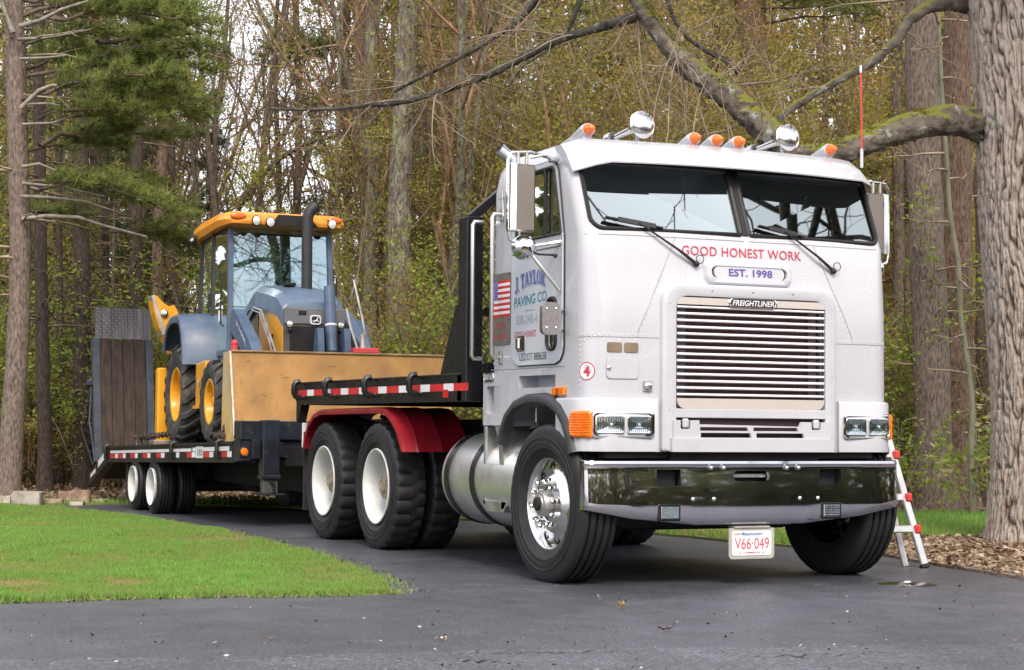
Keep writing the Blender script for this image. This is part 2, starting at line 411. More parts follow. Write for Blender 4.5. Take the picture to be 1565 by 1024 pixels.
mulch = [p+np.array((0, -.05))+rng.normal(size=2)*.014 for p in edge_w[:_k5+1]]+wob([np.array(p) for p in mulch_up], .02, .25, False)
sheet('mulch_bed', [tuple(p) for p in mulch], .02, m_mulch, step=.4, lip=.05)

# --- grass blades
m_grass = leafmat('grass_blades', [(0, (.42, .33, .18)), (.22, (.34, .32, .13)), (.4, (.21, .33, .08)), (.75, (.18, .36, .075)), (1, (.29, .47, .12))], trans=.3)
def vnoise(x, y, s, seed=0):
    """smooth value noise on arrays"""
    g = np.random.default_rng(seed).random((64, 64)); X, Y = x*s, y*s; i, j = np.floor(X).astype(int), np.floor(Y).astype(int)
    fx, fy = X-i, Y-j; fx = fx*fx*(3-2*fx); fy = fy*fy*(3-2*fy)
    a, b, c_, d_ = g[i % 64, j % 64], g[(i+1) % 64, j % 64], g[i % 64, (j+1) % 64], g[(i+1) % 64, (j+1) % 64]
    return (a*(1-fx)+b*fx)*(1-fy)+(c_*(1-fx)+d_*fx)*fy
def grass(name, outline, n, h, dz, dead=.0, lim=None):
    P = np.array([tuple(p) for p in outline]); lo, hi = P.min(0), P.max(0)
    if lim: lo = np.maximum(lo, lim[0]); hi = np.minimum(hi, lim[1])
    # denser near the camera
    G = rng.random((n*4, 2))*(hi-lo)+lo; G = G[inside(G, P)]
    rel = G-CAMP[:2]; dd = np.hypot(rel[:, 0], rel[:, 1]); keep = rng.random(len(G)) < np.clip((11/dd)**1.6, 0, 1); G = G[keep][:n]; dd = dd[keep][:n]
    k = len(G)
    pa = vnoise(G[:, 0]+50, G[:, 1]+50, 1.3, 1)*.55+vnoise(G[:, 0]+50, G[:, 1]+50, 4.1, 2)*.45
    clump = vnoise(G[:, 0]+50, G[:, 1]+50, 9, 3)
    hh = h*(.5+.6*clump+.5*rng.random(k))*(.75+.5*pa)
    tone = np.clip(.2+.75*pa+rng.normal(size=k)*.22, .03, 1)
    dz_ = (vnoise(G[:, 0]+50, G[:, 1]+50, 2.1, 5) > 1-dead)
    if dead:
        patch = np.clip((vnoise(G[:, 0]+50, G[:, 1]+50, .9, 8)*.5+vnoise(G[:, 0]+50, G[:, 1]+50, 3, 9)*.5-(1-dead))*6, 0, 1)
        hh *= 1-.65*patch; tone = tone*(1-patch)+(.02+.3*rng.random(k))*patch
    az = rng.random(k)*2*np.pi; ln = rng.random(k)*.6
    w = .004+.0045*(dd/14); side = np.stack([np.cos(az), np.sin(az), np.zeros(k)], 1)*w[:, None]
    base = np.stack([G[:, 0], G[:, 1], gz_np(G[:, 0], G[:, 1])+dz-.006], 1)
    az2 = rng.random(k)*2*np.pi
    tip = base+np.stack([np.cos(az2)*hh*ln, np.sin(az2)*hh*ln, hh], 1)
    V = np.stack([base-side, base+side, tip], 1).reshape(-1, 3)
    o = link(name, np_mesh(name, V, np.arange(3*k).reshape(k, 3), m_grass, np.repeat(tone, 3)))
    return o
tag(grass('grass', lawn1, 330000, .038, .008, dead=.43, lim=((-15, -6), (8, 20))), 'short green lawn grass with tan worn patches in the driveway bend', 'grass', kind='stuff')
tag(grass('grass', lawn2, 110000, .055, .02, lim=((-12, -2), (14, 26))), 'narrow strip of green grass between the pavement and the woods', 'grass', kind='stuff')
# ragged fringe of blades, soil and crumbs along the lawn border
bl = np.array([tuple(p) for p in lawn1]); near = bl[(bl[:, 0] > -13) & (np.hypot(bl[:, 0]-CAMP[0], bl[:, 1]-CAMP[1]) < 22)]
kf = 9000; q_ = near[rng.integers(0, len(near), kf)]+rng.normal(size=(kf, 2))*np.array([.07, .025])
hh = .012+.026*rng.random(kf); az = rng.random(kf)*6.28; sd = np.stack([np.cos(az), np.sin(az), np.zeros(kf)], 1)*.0038; b3 = np.stack([q_[:, 0], q_[:, 1], gz_np(q_[:, 0], q_[:, 1])+.002], 1)
tp_ = b3+np.stack([rng.normal(size=kf)*.5*hh, rng.normal(size=kf)*.5*hh, hh], 1)
tag(link('grass', np_mesh('grass', np.stack([b3-sd, b3+sd, tp_], 1).reshape(-1, 3), np.arange(3*kf).reshape(kf, 3), m_grass, np.repeat(np.clip(.45+.3*rng.normal(size=kf), 0, 1), 3))), 'ragged fringe of stray grass blades along the lawn border', 'grass', kind='stuff')
# --- bark chips and fallen leaves on the mulch bed and the forest floor edge
P_ = np.array([tuple(p) for p in mulch]); G = rng.random((9000, 2))*(P_.max(0)-P_.min(0))+P_.min(0); G = G[inside(G, P_)]
G = G[G[:, 0] < 14]
C_ = np.stack([G[:, 0], G[:, 1], gz_np(G[:, 0], G[:, 1])+.026+rng.random(len(G))*.02], 1)
V, F = leaf_quads(C_, .03+.05*rng.random(len(G)), rng, flat=.75)
m_chip = leafmat('dry_chips', [(0, (.11, .07, .045)), (.4, (.25, .18, .12)), (.8, (.38, .29, .21)), (1, (.54, .46, .38))], trans=.1)
tag(link('mulch', np_mesh('mulch', V, F, m_chip, np.repeat(rng.random(len(G)), 4))), 'pale brown bark chips and dead leaves beside the pavement under the big rough-barked tree', 'mulch', kind='stuff')
# --- specks and crumbs on the pavement
G = np.array([ong(rng.uniform(-50, 1620), 1040-150*rng.random()**1.4)[:2] for _ in range(650)])
G = G[~inside(G, np.array([tuple(p) for p in lawn1]))]; G = G[~inside(G, P_)]
C_ = np.stack([G[:, 0], G[:, 1], gz_np(G[:, 0], G[:, 1])+.008], 1)
V, F = leaf_quads(C_, .008+.022*rng.random(len(G))**2.5, rng, flat=.8)
m_speck = leafmat('pavement_specks', [(0, (.02, .017, .015)), (.55, (.05, .04, .035)), (.7, (.28, .22, .15)), (1, (.55, .53, .5))], trans=0)
kb = 2600; q_ = near[rng.integers(0, len(near), kb)]+rng.normal(size=(kb, 2))*np.array([.12, .03])+np.array([0, -.02]); V2, F2 = leaf_quads(np.stack([q_[:, 0], q_[:, 1], gz_np(q_[:, 0], q_[:, 1])+.006], 1), .012+.022*rng.random(kb)**2, rng, .7)
tone_ = np.concatenate([np.repeat(rng.random(len(G)), 4), np.repeat(.5+.25*rng.random(kb), 4)]); V, F = np.concatenate([V, V2]), np.concatenate([F, F2+len(V)])
tag(link('debris', np_mesh('debris', V, F, m_speck, tone_)), 'tiny stones, twigs and leaf crumbs scattered over the pavement', 'debris', kind='stuff')
cr = MB()
for (a, b, n_, w_) in (((640, 1003), (1010, 997), 40, .006), ((1120, 1006), (1330, 1003), 26, .008), ((700, 1012), (770, 1015), 12, .022)):
    prev = None
    for i in range(n_+1):
        t = i/n_; q = ong(a[0]+(b[0]-a[0])*t, a[1]+(b[1]-a[1])*t+1.2*math.sin(i*1.7)+rng.normal()*.9); ww = w_*(.25+rng.random())*math.sin(math.pi*min(max(t, .04), .96))
        cur = [(q[0], q[1]-ww, q[2]+.0085), (q[0], q[1]+ww, q[2]+.0085)]
        if prev and rng.random() < .85: cr.add(prev+cur[::-1], [(0, 1, 2, 3)])
        prev = cur
tag(cr.build('pavement_cracks', mat('crack_dark', (.012, .012, .013), .9, var=.2), fix=False, smooth=0), 'dark cracks and scars in the pavement near the road edge', 'cracks', kind='stuff')
def fallen(name, px, py, L_, w, c, label, curl=.012, az=0.3):
    p = ong(px, py); o = empty(name, (p[0], p[1], p[2]+.005), label, 'leaf', 'fallen leaves on the driveway', rot=(0, 0, az))
    mb = MB(); n = 7; V = []; F = []
    for i in range(n):
        t = i/(n-1); ww = w*math.sin(math.pi*min(max(t*.92+.04, 0), 1))**.7
        for s_ in (-1, 0, 1): V.append(((t-.5)*L_, s_*ww/2, .004+curl*(abs(s_)*.9+(2*t-1)**2)+.004*math.sin(i*2.1)))
    for i in range(n-1):
        for j in range(2): a = i*3+j; F.append((a, a+1, a+4, a+3))
    mb.add(V, F); mb.build('blade', mat('leaf_'+name+str(px), c, .8, var=.3, vs_=40), o, fix=False)
    st = MB(); st.tube([(-.5*L_, 0, .012), (-.68*L_, .004, .008)], .0012, 5); st.build('stalk', MATS['leaf_'+name+str(px)], o)
fallen('fallen_leaf', 950, 931, .05, .036, (.34, .22, .08), 'curled tan dead leaf on the driveway in front of the truck', .02, .5)
fallen('fallen_leaf', 1016, 965, .07, .022, (.16, .04, .03), 'thin reddish-brown dead leaf lying on the driveway', .008, -.25)
fallen('fallen_leaf', 675, 979, .05, .025, (.55, .5, .42), 'pale dry leaf lying flat near the road edge', .006, .1)
p = ong(1387, 893)
mb = MB(); mb.lathe([(0, .004), (.10, .004), (.16, .003), (.19, .001)], (p[0], p[1], p[2]), 'z', 24)
tag(mb.build('scrap_shadow', mat('scrap_shadow_dark', (.012, .012, .014), .12, var=.2)), 'dark patch painted as the shadow of the white scrap beside the stepladder', 'shadow_patch')  # dark disc painted in as the scrap's cast shadow
mb = MB(); mb.obox((p[0], p[1], p[2]+.014), (.05, .03, .012), Matrix.Rotation(.5, 3, 'Z'), .004)
tag(mb.build('paper_scrap', mat('scrap_white', (.8, .8, .78), .7)), 'small white scrap on its painted shadow patch on the pavement', 'scrap')
# ================================================================== THE TRUCK  (front at y=0, -x is the passenger side)
m_white = mat('white_truck_paint', (.515, .53, .575), .26, var=.03, vs_=2.5, coat=.4, rvar=.07, bump=.05, bs=2.6, c2=(.45, .44, .43), c2scale=5, c2lo=.60, c2hi=.86)
m_white2 = mat('white_door_paint', (.55, .585, .64), .3, var=.03, vs_=2.0, coat=.35, rvar=.07, bump=.05, bs=2.6, c2=(.49, .49, .48), c2scale=5, c2lo=.62, c2hi=.86)
m_black = mat('black_steel_paint', (.007, .008, .011), .28, var=.25, vs_=6, rvar=.08, c2=(.022, .02, .019), c2scale=5, c2lo=.56, c2hi=.78)
m_blackm = mat('underbody_black', (.010, .010, .011), .75, var=.3, vs_=6)
m_rubber = mat('tyre_rubber', (.011, .012, .0145), .6, var=.25, vs_=12, bump=.12, bs=90, c2=(.024, .024, .025), c2scale=7, c2lo=.5, c2hi=.8)
m_gasket = mat('window_rubber', (.014, .012, .013), .55, var=.2)
m_flare = mat('fender_rubber', (.03, .032, .038), .5, var=.2, vs_=9, c2=(.07, .07, .075), c2scale=6, c2lo=.55, c2hi=.8)
m_chrome = mat('chrome', (.78, .78, .79), .05, 1.0, var=.03, rvar=.03)
m_chromeb = mat('bumper_chrome', (.56, .56, .61), .05, 1.0, var=.04, vs_=7, rvar=.03, bump=.02, bs=5)
m_alu = mat('brushed_aluminium', (.62, .61, .60), .3, 1.0, var=.03, vs_=14, rvar=.03, stretch=(1, 1, 6))
m_alud = mat('cast_aluminium', (.42, .42, .41), .5, .85, var=.2, vs_=8, rvar=.1, bump=.08, bs=80)
m_poly = mat('polished_wheel', (.74, .74, .74), .17, 1.0, var=.06, vs_=20, rvar=.05)
m_grillw = mat('grille_slat_metal', (.86, .83, .84), .3, .55, var=.03)
m_dark = mat('cab_interior', (.018, .019, .020), .8, var=.3)
m_amber = mat('amber_lens', (.85, .20, .012), .18, var=.12, vs_=50, coat=.5)
m_amberd = mat('amber_marker_lens', (.80, .16, .015), .2, var=.15, vs_=60, coat=.5)
m_red = mat('red_lens', (.55, .02, .015), .25, var=.1)
m_redp = mat('red_fender_plastic', (.27, .010, .022), .33, var=.12, vs_=5, rvar=.08, c2=(.19, .010, .018), c2scale=3)
m_ltape_r = mat('tape_red', (.60, .03, .035), .35, var=.1); m_ltape_w = mat('tape_white', (.80, .82, .85), .35, var=.06)
m_wrim = mat('white_rim_paint', (.66, .68, .68), .4, var=.08, vs_=6, c2=(.36, .28, .19), c2scale=7, c2lo=.57, c2hi=.78)
m_tred = mat('lettering_red', (.50, .045, .075), .5, var=.05); m_tblue = mat('lettering_blue', (.045, .06, .38), .5, var=.05)
m_tpurp = mat('lettering_violet', (.11, .07, .34), .5, var=.05); m_tteal = mat('lettering_teal', (.02, .22, .31), .5, var=.05)
m_tgrey = mat('lettering_grey', (.30, .36, .44), .5, var=.05); m_tblack = mat('lettering_black', (.03, .035, .06), .5, var=.05)
m_lens = mat('lamp_glass', (.78, .80, .82), .16, .7, var=.12, vs_=9, bump=.12, bs=14, coat=.8, stretch=(3, 3, 1))
g_wind = glass('windscreen_glass', (.30, .42, .38), .36)
g_side = glass('door_glass', (.30, .36, .33), .10)

truck = empty('flatbed_truck', (0, 0, 0), 'white cabover truck with chrome bumper, short black flatbed and headache rack', 'truck')

# ---------------------------------------------------------------- cab shell
def lerp(z, tab):
    for (a, b), (c, d) in zip(tab, tab[1:]):
        if z <= c: return b+(d-b)*max(0, (z-a))/(c-a)
    return tab[-1][1]
YF = [(.8, .01), (1.75, .01), (2.2, .05), (2.7, .26), (2.80, .36), (2.84, .42), (2.866, .60)]
CA = [(.8, .02), (1.75, .025), (2.2, .045), (2.7, .045), (2.87, .05)]
HWT = [(.8, 1.14), (2.2, 1.14), (2.62, 1.135), (2.76, 1.105), (2.83, 1.06), (2.866, .93)]
YR = [(.8, 1.53), (2.62, 1.53), (2.74, 1.515), (2.81, 1.46), (2.85, 1.36), (2.866, 1.22)]
RCT = [(.8, .16), (1.75, .16), (2.2, .115), (2.7, .115), (2.87, .16)]
def ring(z, off=0.0):
    hw, yf, a, yr, rc = lerp(z, HWT)-off, lerp(z, YF)+off, lerp(z, CA), lerp(z, YR)-off, lerp(z, RCT)
    q = hw-rc; pts = []
    for i in range(13):
        x = -q+2*q*i/12; pts.append((x, yf+a*x*x))
    yc = yf+a*q*q+rc
    for i in range(1, 7): t = R(-90+15*i); pts.append((q+rc*math.cos(t), yc+rc*math.sin(t)))
    for i in range(1, 8): pts.append((hw, yc+(yr-.06-yc)*i/8))
    for i in range(0, 4): t = R(30*i); pts.append((hw-.06+.06*math.cos(t), yr-.06+.06*math.sin(t)))
    L_ = len(pts)
    for i in range(1, 6): pts.append((hw-.06-(hw-.06)*2*i/6, yr))
    for i in range(0, 4): t = R(90+30*i); pts.append((-hw+.06+.06*math.cos(t), yr-.06+.06*math.sin(t)))
    for i in range(7, 0, -1): pts.append((-hw, yc+(yr-.06-yc)*i/8))
    for i in range(6, 0, -1): t = R(-90+15*i); pts.append((-q-rc*math.cos(t), yc+rc*math.sin(t)))
    return [(p[0], p[1], z) for p in pts]
def surf(s, z, off=0.0):
    """point on the cab skin: s = distance along the front from its centre, round the corner and back along the side"""
    RC = lerp(z, RCT); hw, yf, a = lerp(z, HWT), lerp(z, YF), lerp(z, CA); q = hw-RC; sg = -1 if s < 0 else 1; t = abs(s)
    yc = yf+a*q*q+RC
    if t <= q: return Vector((sg*t, yf+a*t*t-off, z))
    t -= q
    if t <= RC*math.pi/2:
        w = t/RC; return Vector((sg*(q+(RC+off)*math.sin(w)), yc-(RC+off)*math.cos(w), z))
    return Vector((sg*(hw+off), yc+t-RC*math.pi/2, z))
zs = [.84, 1.0, 1.17, 1.4, 1.6, 1.75, 1.9, 2.05, 2.2, 2.4, 2.6, 2.68, 2.74, 2.79, 2.825, 2.85, 2.864]
outer = MB(); outer.loft([ring(z) for z in zs])
inner = MB(); inner.loft([ring(z, .045) for z in (1.42, 1.6, 1.75, 2.05, 2.2, 2.4, 2.6, 2.7, 2.76, 2.79)])
cut = MB()
for sg in (-1, 1):
    pl = rrect(.03, 1.078, 2.235, 2.665, (.07, .04, .02, .02)); cut.prism([(sg*p[0], p[1]) for p in pl], 'y', -.3, .55)
grl = MB(); grl.prism(rrect(-.548, .548, 1.11, 1.815, .07), 'y', -.3, .14)
side = MB()
dw = [(.40, 2.225), (1.10, 2.225), (1.10, 2.64), (1.06, 2.665), (.55, 2.665), (.515, 2.64)]
side.prism(dw, 'x', -1.4, -.9); side.prism(dw, 'x', .9, 1.4)
peep = rrect(.47, .61, 1.49, 1.815, (.05, .06, .05, .05)); side.prism(peep, 'x', -1.4, -.9)
arch = MB(); ap = [(.16, .7), (.19, .85), (.25, .95), (.33, 1.05), (.45, 1.13), (.60, 1.175), (.85, 1.175), (1.08, 1.13), (1.22, 1.04), (1.27, .99), (1.8, .99), (1.8, .7)]
arch.prism(ap, 'x', -1.4, 1.4)
well = MB()
for sg in (-1, 1):
    a, b = sorted((sg*.98, sg*1.4)); well.box(a, b, .50, 1.07, 1.245, 1.325)
cab = link('cab', boolean(outer.mesh('cab', m_white, 30), [inner, cut, grl, side, arch, well]), truck)

# glass, gaskets
def pane_pts(sg):
    pl = rrect(.022, 1.086, 2.227, 2.70, (.07, .02, .01, .01))
    a0, a1 = surf(.03, 2.227), surf(.03, 2.70); b0, b1 = surf(1.078, 2.227), surf(1.078, 2.70)
    out = []
    for x, z in pl:
        t = (x-.03)/1.048; w = (z-2.227)/.473
        p = (a0.lerp(b0, t)).lerp(a1.lerp(b1, t), w); out.append((sg*x, p.y+.012, z))
    return out
for sg in (-1, 1):
    pp = pane_pts(sg); mb = MB(); n = len(pp)
    mb.add([(p[0], p[1], p[2]) for p in pp], [tuple(range(n))]); mb.build('windscreen_pane', g_wind, cab, fix=False, smooth=0)
    gk = MB(); gk.tube([(sg*x, surf(x, z, .002).y, z) for x, z in rrect(.03, 1.078, 2.235, 2.68, (.07, .03, .02, .02))], .0155, 6, closed=True)
    gk.build('window_gasket', m_gasket, cab)
mb = MB(); mb.bar(surf(0, 2.225, -.004), surf(0, 2.69, -.004), .045, .02, up=(0, -1, 0), bev=.006); mb.build('windscreen_divider', m_gasket, cab)

# door (both sides), with seam and beading
def door(sg):
    X0 = sg*1.141; X1 = sg*1.152
    dp = [(.37, 1.50), (.38, 1.46), (.42, 1.415), (.49, 1.395), (1.06, 1.395), (1.12, 1.415), (1.16, 1.46), (1.175, 1.53), (1.175, 2.62), (1.15, 2.69), (1.10, 2.705), (.56, 2.705), (.50, 2.685), (.47, 2.63), (.375, 2.2)]
    o = MB(); o.prism(dp, 'x', min(X0, X1), max(X0, X1)); c1 = MB(); c1.prism(dw, 'x', -1.4 if sg < 0 else .9, -.9 if sg < 0 else 1.4)
    cs = [c1]
    if sg < 0: c2 = MB(); c2.prism(peep, 'x', -1.4, -.9); cs.append(c2)
    d = link('door', boolean(o.mesh('door', m_white2, 30), cs), truck)
    xs = sg*1.1525
    seam = MB(); seam.tube([(sg*1.144, *p) for p in dp], .0075, 6, closed=True); seam.build('door_seam', m_gasket, d)
    gs = MB(); gs.tube([(sg*1.150, *p) for p in dw], .012, 6, closed=True); gs.build('window_gasket', m_gasket, d)
    g = MB(); g.add([(sg*1.13, *p) for p in dw], [tuple(range(len(dw)))]); g.build('window_pane', g_side, d, fix=False, smooth=0)
    b = MB(); b.box(sg*1.15-.012, sg*1.15+.012, .635, .66, 2.225, 2.66, .004); b.build('vent_window_post', m_gasket, d)
    b = MB(); b.bar((xs, 1.165, 2.143), (xs, .385, 2.143), .003, .006); b.build('belt_line', m_gasket, d)
    h = MB()
    for i in range(34): h.box(xs-.006, xs+.006, .382, .398, 1.53+i*.0205, 1.53+i*.0205+.0165, .002)
    h.tube([(xs, .381, 1.5), (xs, .381, 2.2)], .006, 6); tag(h.build('door_hinge', m_white, d), kind='stuff')
    if sg < 0:
        k = MB(); k.tube([(-1.153, *p) for p in peep], .014, 6, closed=True); k.build('lower_window_gasket', m_gasket, d)
        k = MB(); k.add([(-1.135, *p) for p in peep], [tuple(range(len(peep)))]); k.build('lower_window_pane', g_side, d, fix=False, smooth=0)
    hd = MB(); hd.prism(rrect(.945, 1.07, 1.487, 1.592, .012), 'x', xs-.004*1, xs+.004); hp = hd.build('handle_plate', m_chrome, d)
    hd = MB(); hd.prism(rrect(.955, 1.0, 1.497, 1.582, .008), 'x', min(xs, xs+sg*.006), max(xs, xs+sg*.006)); hd.build('handle_recess', m_gasket, hp)
    hd = MB(); hd.box(min(xs, xs+sg*.022), max(xs, xs+sg*.022), 1.005, 1.06, 1.503, 1.578, .008); hd.build('handle', m_chrome, hp)
    return d
door_r = door(-1); door_l = door(1)

# serif letters drawn as strokes for the arched name
def serif_letters(word):
    T = .2; t = .085; out = []; x = 0.0
    def bar(x0, y0, x1, y1, w):
        dx, dy = x1-x0, y1-y0; L_ = math.hypot(dx, dy); nx, ny = -dy/L_*w/2, dx/L_*w/2
        return [(x0+nx, y0+ny), (x1+nx, y1+ny), (x1-nx, y1-ny), (x0-nx, y0-ny)]
    def ser(cx, y, w): return [(cx-w/2, y-.035), (cx+w/2, y-.035), (cx+w/2, y+.035), (cx-w/2, y+.035)]
    def arc(cx, cy, rx, ry, a0, a1, w, n=14):
        q = []
        for i in range(n):
            s0, s1 = R(a0+(a1-a0)*i/n), R(a0+(a1-a0)*(i+1)/n)
            f = lambda a, k: (cx+(rx+k*(w*(.35+.65*abs(math.cos(a)))/2))*math.cos(a), cy+(ry+k*w*.35/2)*math.sin(a))
            q.append([f(s0, 1), f(s1, 1), f(s1, -1), f(s0, -1)])
        return q
    for ch in word:
        polys = []; w = .7
        if ch == 'J': polys = [bar(.42, .2, .42, 1, T), ser(.42, .97, .42)]+arc(.26, .22, .16, .19, 0, -170, T, 10); w = .62
        if ch == '.': polys = [ser(.1, .07, .16), ser(.1, .03, .16)]; w = .26
        if ch == 'T': polys = [bar(.38, 0, .38, 1, T), bar(0, .955, .76, .955, .09), ser(.38, .035, .42), bar(.04, .75, .04, .96, .07), bar(.72, .75, .72, .96, .07)]; w = .78
        if ch == 'A': polys = [bar(.1, .04, .40, 1, t), bar(.40, 1, .72, .04, T), bar(.2, .33, .62, .33, .07), ser(.1, .035, .28), ser(.71, .035, .36)]; w = .84
        if ch == 'Y': polys = [bar(.38, 0, .38, .45, T), bar(.1, .97, .38, .42, T), bar(.68, .97, .40, .42, t), ser(.1, .965, .34), ser(.68, .965, .28), ser(.38, .035, .42)]; w = .8
        if ch == 'L': polys = [bar(.18, 0, .18, 1, T), ser(.18, .965, .40), bar(0, .045, .6, .045, .09), bar(.57, .05, .57, .3, .07)]; w = .64
        if ch == 'O': polys = arc(.38, .5, .29, .46, 0, 360, T, 26); w = .78
        if ch == 'R': polys = [bar(.18, 0, .18, 1, T), ser(.18, .035, .38), ser(.12, .965, .28), bar(.2, .955, .42, .955, .08), bar(.2, .5, .42, .5, .08), bar(.40, .5, .66, .03, .17), ser(.70, .035, .26)]+arc(.42, .73, .18, .225, 90, -90, T, 10); w = .84
        if ch == ' ': w = .18
        for p in polys: out.append([(x+a, b) for a, b in p])
        x += w+.06
    return out, x-.06
def side_pt(y0, z0, w, h, x=-1.1535, k=0.0):
    """(u,v) on the door: y0 = rear end of the words"""
    return lambda u, v: (x-k, y0-u*w, z0+v*h)
polys, wd = serif_letters('J. TAYLOR')
def arch_pt(u, v, k=0.0):
    dz = .042*(1-(2*u-1)**2)+.028*u            # arched line
    hgt = .088+.02*(2*u-1)**2
    return (-1.1535-k, 1.115-u*.475, 1.872+dz+v*hgt)
for k, (mt, off) in enumerate(((m_tgrey, (.012, -.010)), (m_tblue, (0, 0)))):
    V, F = [], []
    for p in polys:
        b = len(V); V += [tuple(np.array(arch_pt(a/wd, c, .0004*k+.0001*(len(F) % 7)))+np.array((0, -off[0], off[1]))) for a, c in p]; F.append(tuple(range(b, b+len(p))))
    me = bpy.data.meshes.new('lettering'); me.from_pydata(V, [], F); me.materials.append(mt); link('lettering', me, door_r)
lettering('PAVING CO', lambda u, v: (-1.1535, 1.12-u*.505, 1.782+.024*u+v*(.068+.0*u)), m_tteal, door_r, bold=.012)
mb = MB(); mb.bar((-1.1535, .95, 1.757), (-1.1535, .80, 1.760), .001, .005); mb.build('rule_line', m_tgrey, door_r)
lettering('508-248-4', side_pt(1.09, 1.668, .335, .062), m_tgrey, door_r, bold=.0)
lettering('GOOD HONEST', side_pt(1.115, 1.560+.02, .345, .043), m_tred, door_r, bold=.004)
lettering('USDOT 888658', side_pt(1.035, 1.425, .42, .05), m_tblack, door_r, bold=.0)

# front lettering, name plate, number
def front_pt(x0, w, z0, h, off=.004):
    return lambda u, v: tuple(surf(x0+u*w, z0+v*h, off))
lettering('GOOD HONEST WORK', front_pt(-.475, .89, 2.088, .060), m_tred, cab, bold=.006, space=1.06)
np_ = MB(); pr = rrect(-.318, .318, 1.908, 2.062, .06, 8); n = len(pr); d0 = .05
def plate_ring(g, off): return [tuple(surf(p[0]*(1-g/.318), 1.985+(p[1]-1.985)*(1-g/.077), off)) for p in pr]
np_.loft([plate_ring(-.010, -.005), plate_ring(0, .022), plate_ring(.010, .030), plate_ring(.036, .030), plate_ring(.040, .012)], cap=False)
nplate = np_.build('name_plate_surround', m_white, truck)
mb = MB(); q = plate_ring(.038, .010); mb.add(q, [tuple(range(n))]); mb.build('recess', m_gasket, nplate, fix=False)
pr2 = rrect(-.262, .262, 1.942, 2.028, .043, 8)
mb = MB(); mb.loft([[tuple(surf(p[0], p[1], o)) for p in pr2] for o in (.008, .024)]); np2 = mb.build('name_plate', m_white, nplate)
mb = MB()
for sx in (-.14, .10):
    for (za, zb) in ((1.925, 1.95), (2.02, 2.045)): mb.bar(surf(sx, za, .02), surf(sx+.012, zb, .02), .03, .01, up=(0, -1, 0))
tag(mb.build('clips', m_white, nplate), kind='stuff')
lettering('EST. 1998', lambda u, v: tuple(surf(-.155+u*.325, 1.962+v*.048, .0265)), m_tpurp, nplate, bold=.016)
th = [2*math.pi*i/40 for i in range(40)]
mb = MB(); V = [tuple(surf(-1.141+r_*math.cos(t), 1.338+r_*math.sin(t), .0025)) for r_ in (.056, .050) for t in th]
mb.add(V, [(i, (i+1) % 40, 40+(i+1) % 40, 40+i) for i in range(40)]); num = mb.build('number_circle', m_tred, cab, fix=False)
mb = MB(); mb.add([tuple(surf(-1.141+.05*math.cos(t), 1.338+.05*math.sin(t), .0018)) for t in th], [tuple(range(40))]); mb.build('number_ground', mat('decal_white', (.82, .82, .84), .4), cab, fix=False)
lettering('4', lambda u, v: tuple(surf(-1.141-.024+u*.048, 1.305+v*.066, .0035)), m_tred, num, bold=.03)

# seams and rivets
sm = MB()
def seam(p0, p1, n=14, r_=.003):
    sm.tube([surf(p0[0]+(p1[0]-p0[0])*i/n, p0[1]+(p1[1]-p0[1])*i/n, .0) for i in range(n+1)], r_, 4, cap=False)
for sg in (-1, 1):
    seam((sg*1.21, 1.552), (sg*.65, 1.552)); seam((sg*1.21, 2.195), (sg*.02, 2.195)); seam((sg*.80, 1.552), (sg*.80, 1.59), 3); seam((sg*.80, 1.59), (sg*.52, 2.19))
sm.tube([(-1.141, .37, 1.375), (-1.141, 1.53, 1.375)], .003, 4); sm.tube([(1.141, .37, 1.375), (1.141, 1.53, 1.375)], .003, 4)
tag(sm.build('panel_seams', mat('seam_grey', (.30, .31, .33), .6), cab), kind='stuff')  # mid-grey lines along the panel joints
rv = MB()
def rivet(p, nrm, r_=.0078):
    nrm = Vector(nrm).normalized(); u = nrm.orthogonal().normalized(); w = nrm.cross(u); p = Vector(p)
    V = [p+nrm*.0045]+[p+(u*math.cos(i*math.pi/3)+w*math.sin(i*math.pi/3))*r_ for i in range(6)]
    rv.add(V, [(0, 1+i, 1+(i+1) % 6) for i in range(6)])
def rivrow(s0, z0, s1, z1, n):
    for i in range(n):
        s_, z = s0+(s1-s0)*i/(n-1), z0+(z1-z0)*i/(n-1); a = surf(s_, z); b = surf(s_+.01, z); t = b-a
        rivet(surf(s_, z, .0), (t.y, -t.x, 0))
for sg in (-1, 1):
    rivrow(sg*.67, 1.568, sg*1.2, 1.568, 17); rivrow(sg*.78, 1.60, sg*.53, 2.16, 17); rivrow(sg*.47, 1.87, sg*.45, 2.02, 7)
    rivrow(sg*.05, 2.208, sg*1.05, 2.208, 26); rivrow(sg*1.16, 1.53, sg*1.06, 1.56, 5); rivrow(sg*1.2, 1.25, sg*1.2, 1.53, 10)
    rivrow(sg*.74, 1.21, sg*.74, 1.50, 5); rivrow(sg*1.03, 1.53, sg*.82, 1.535, 3)
    for i in range(22): rivet((sg*1.1405, .40+i*.05, 1.362), (sg, 0, 0))
    for i in range(9): rivet((sg*1.1405, 1.48, 1.42+i*.12), (sg, 0, 0))
    for i in range(7): rivet((sg*1.1405, .32, 1.2+i*.05), (sg, 0, 0)); rivet((sg*1.1405, 1.22-.02*i, 1.2+.02*i), (sg, 0, 0))
for i in range(8): rivet(surf(-.3+i*.085, 2.077), (0, -1, .1))
tag(rv.build('rivets', mat('rivet_paint', (.55, .56, .58), .4), cab, fix=False), kind='stuff')

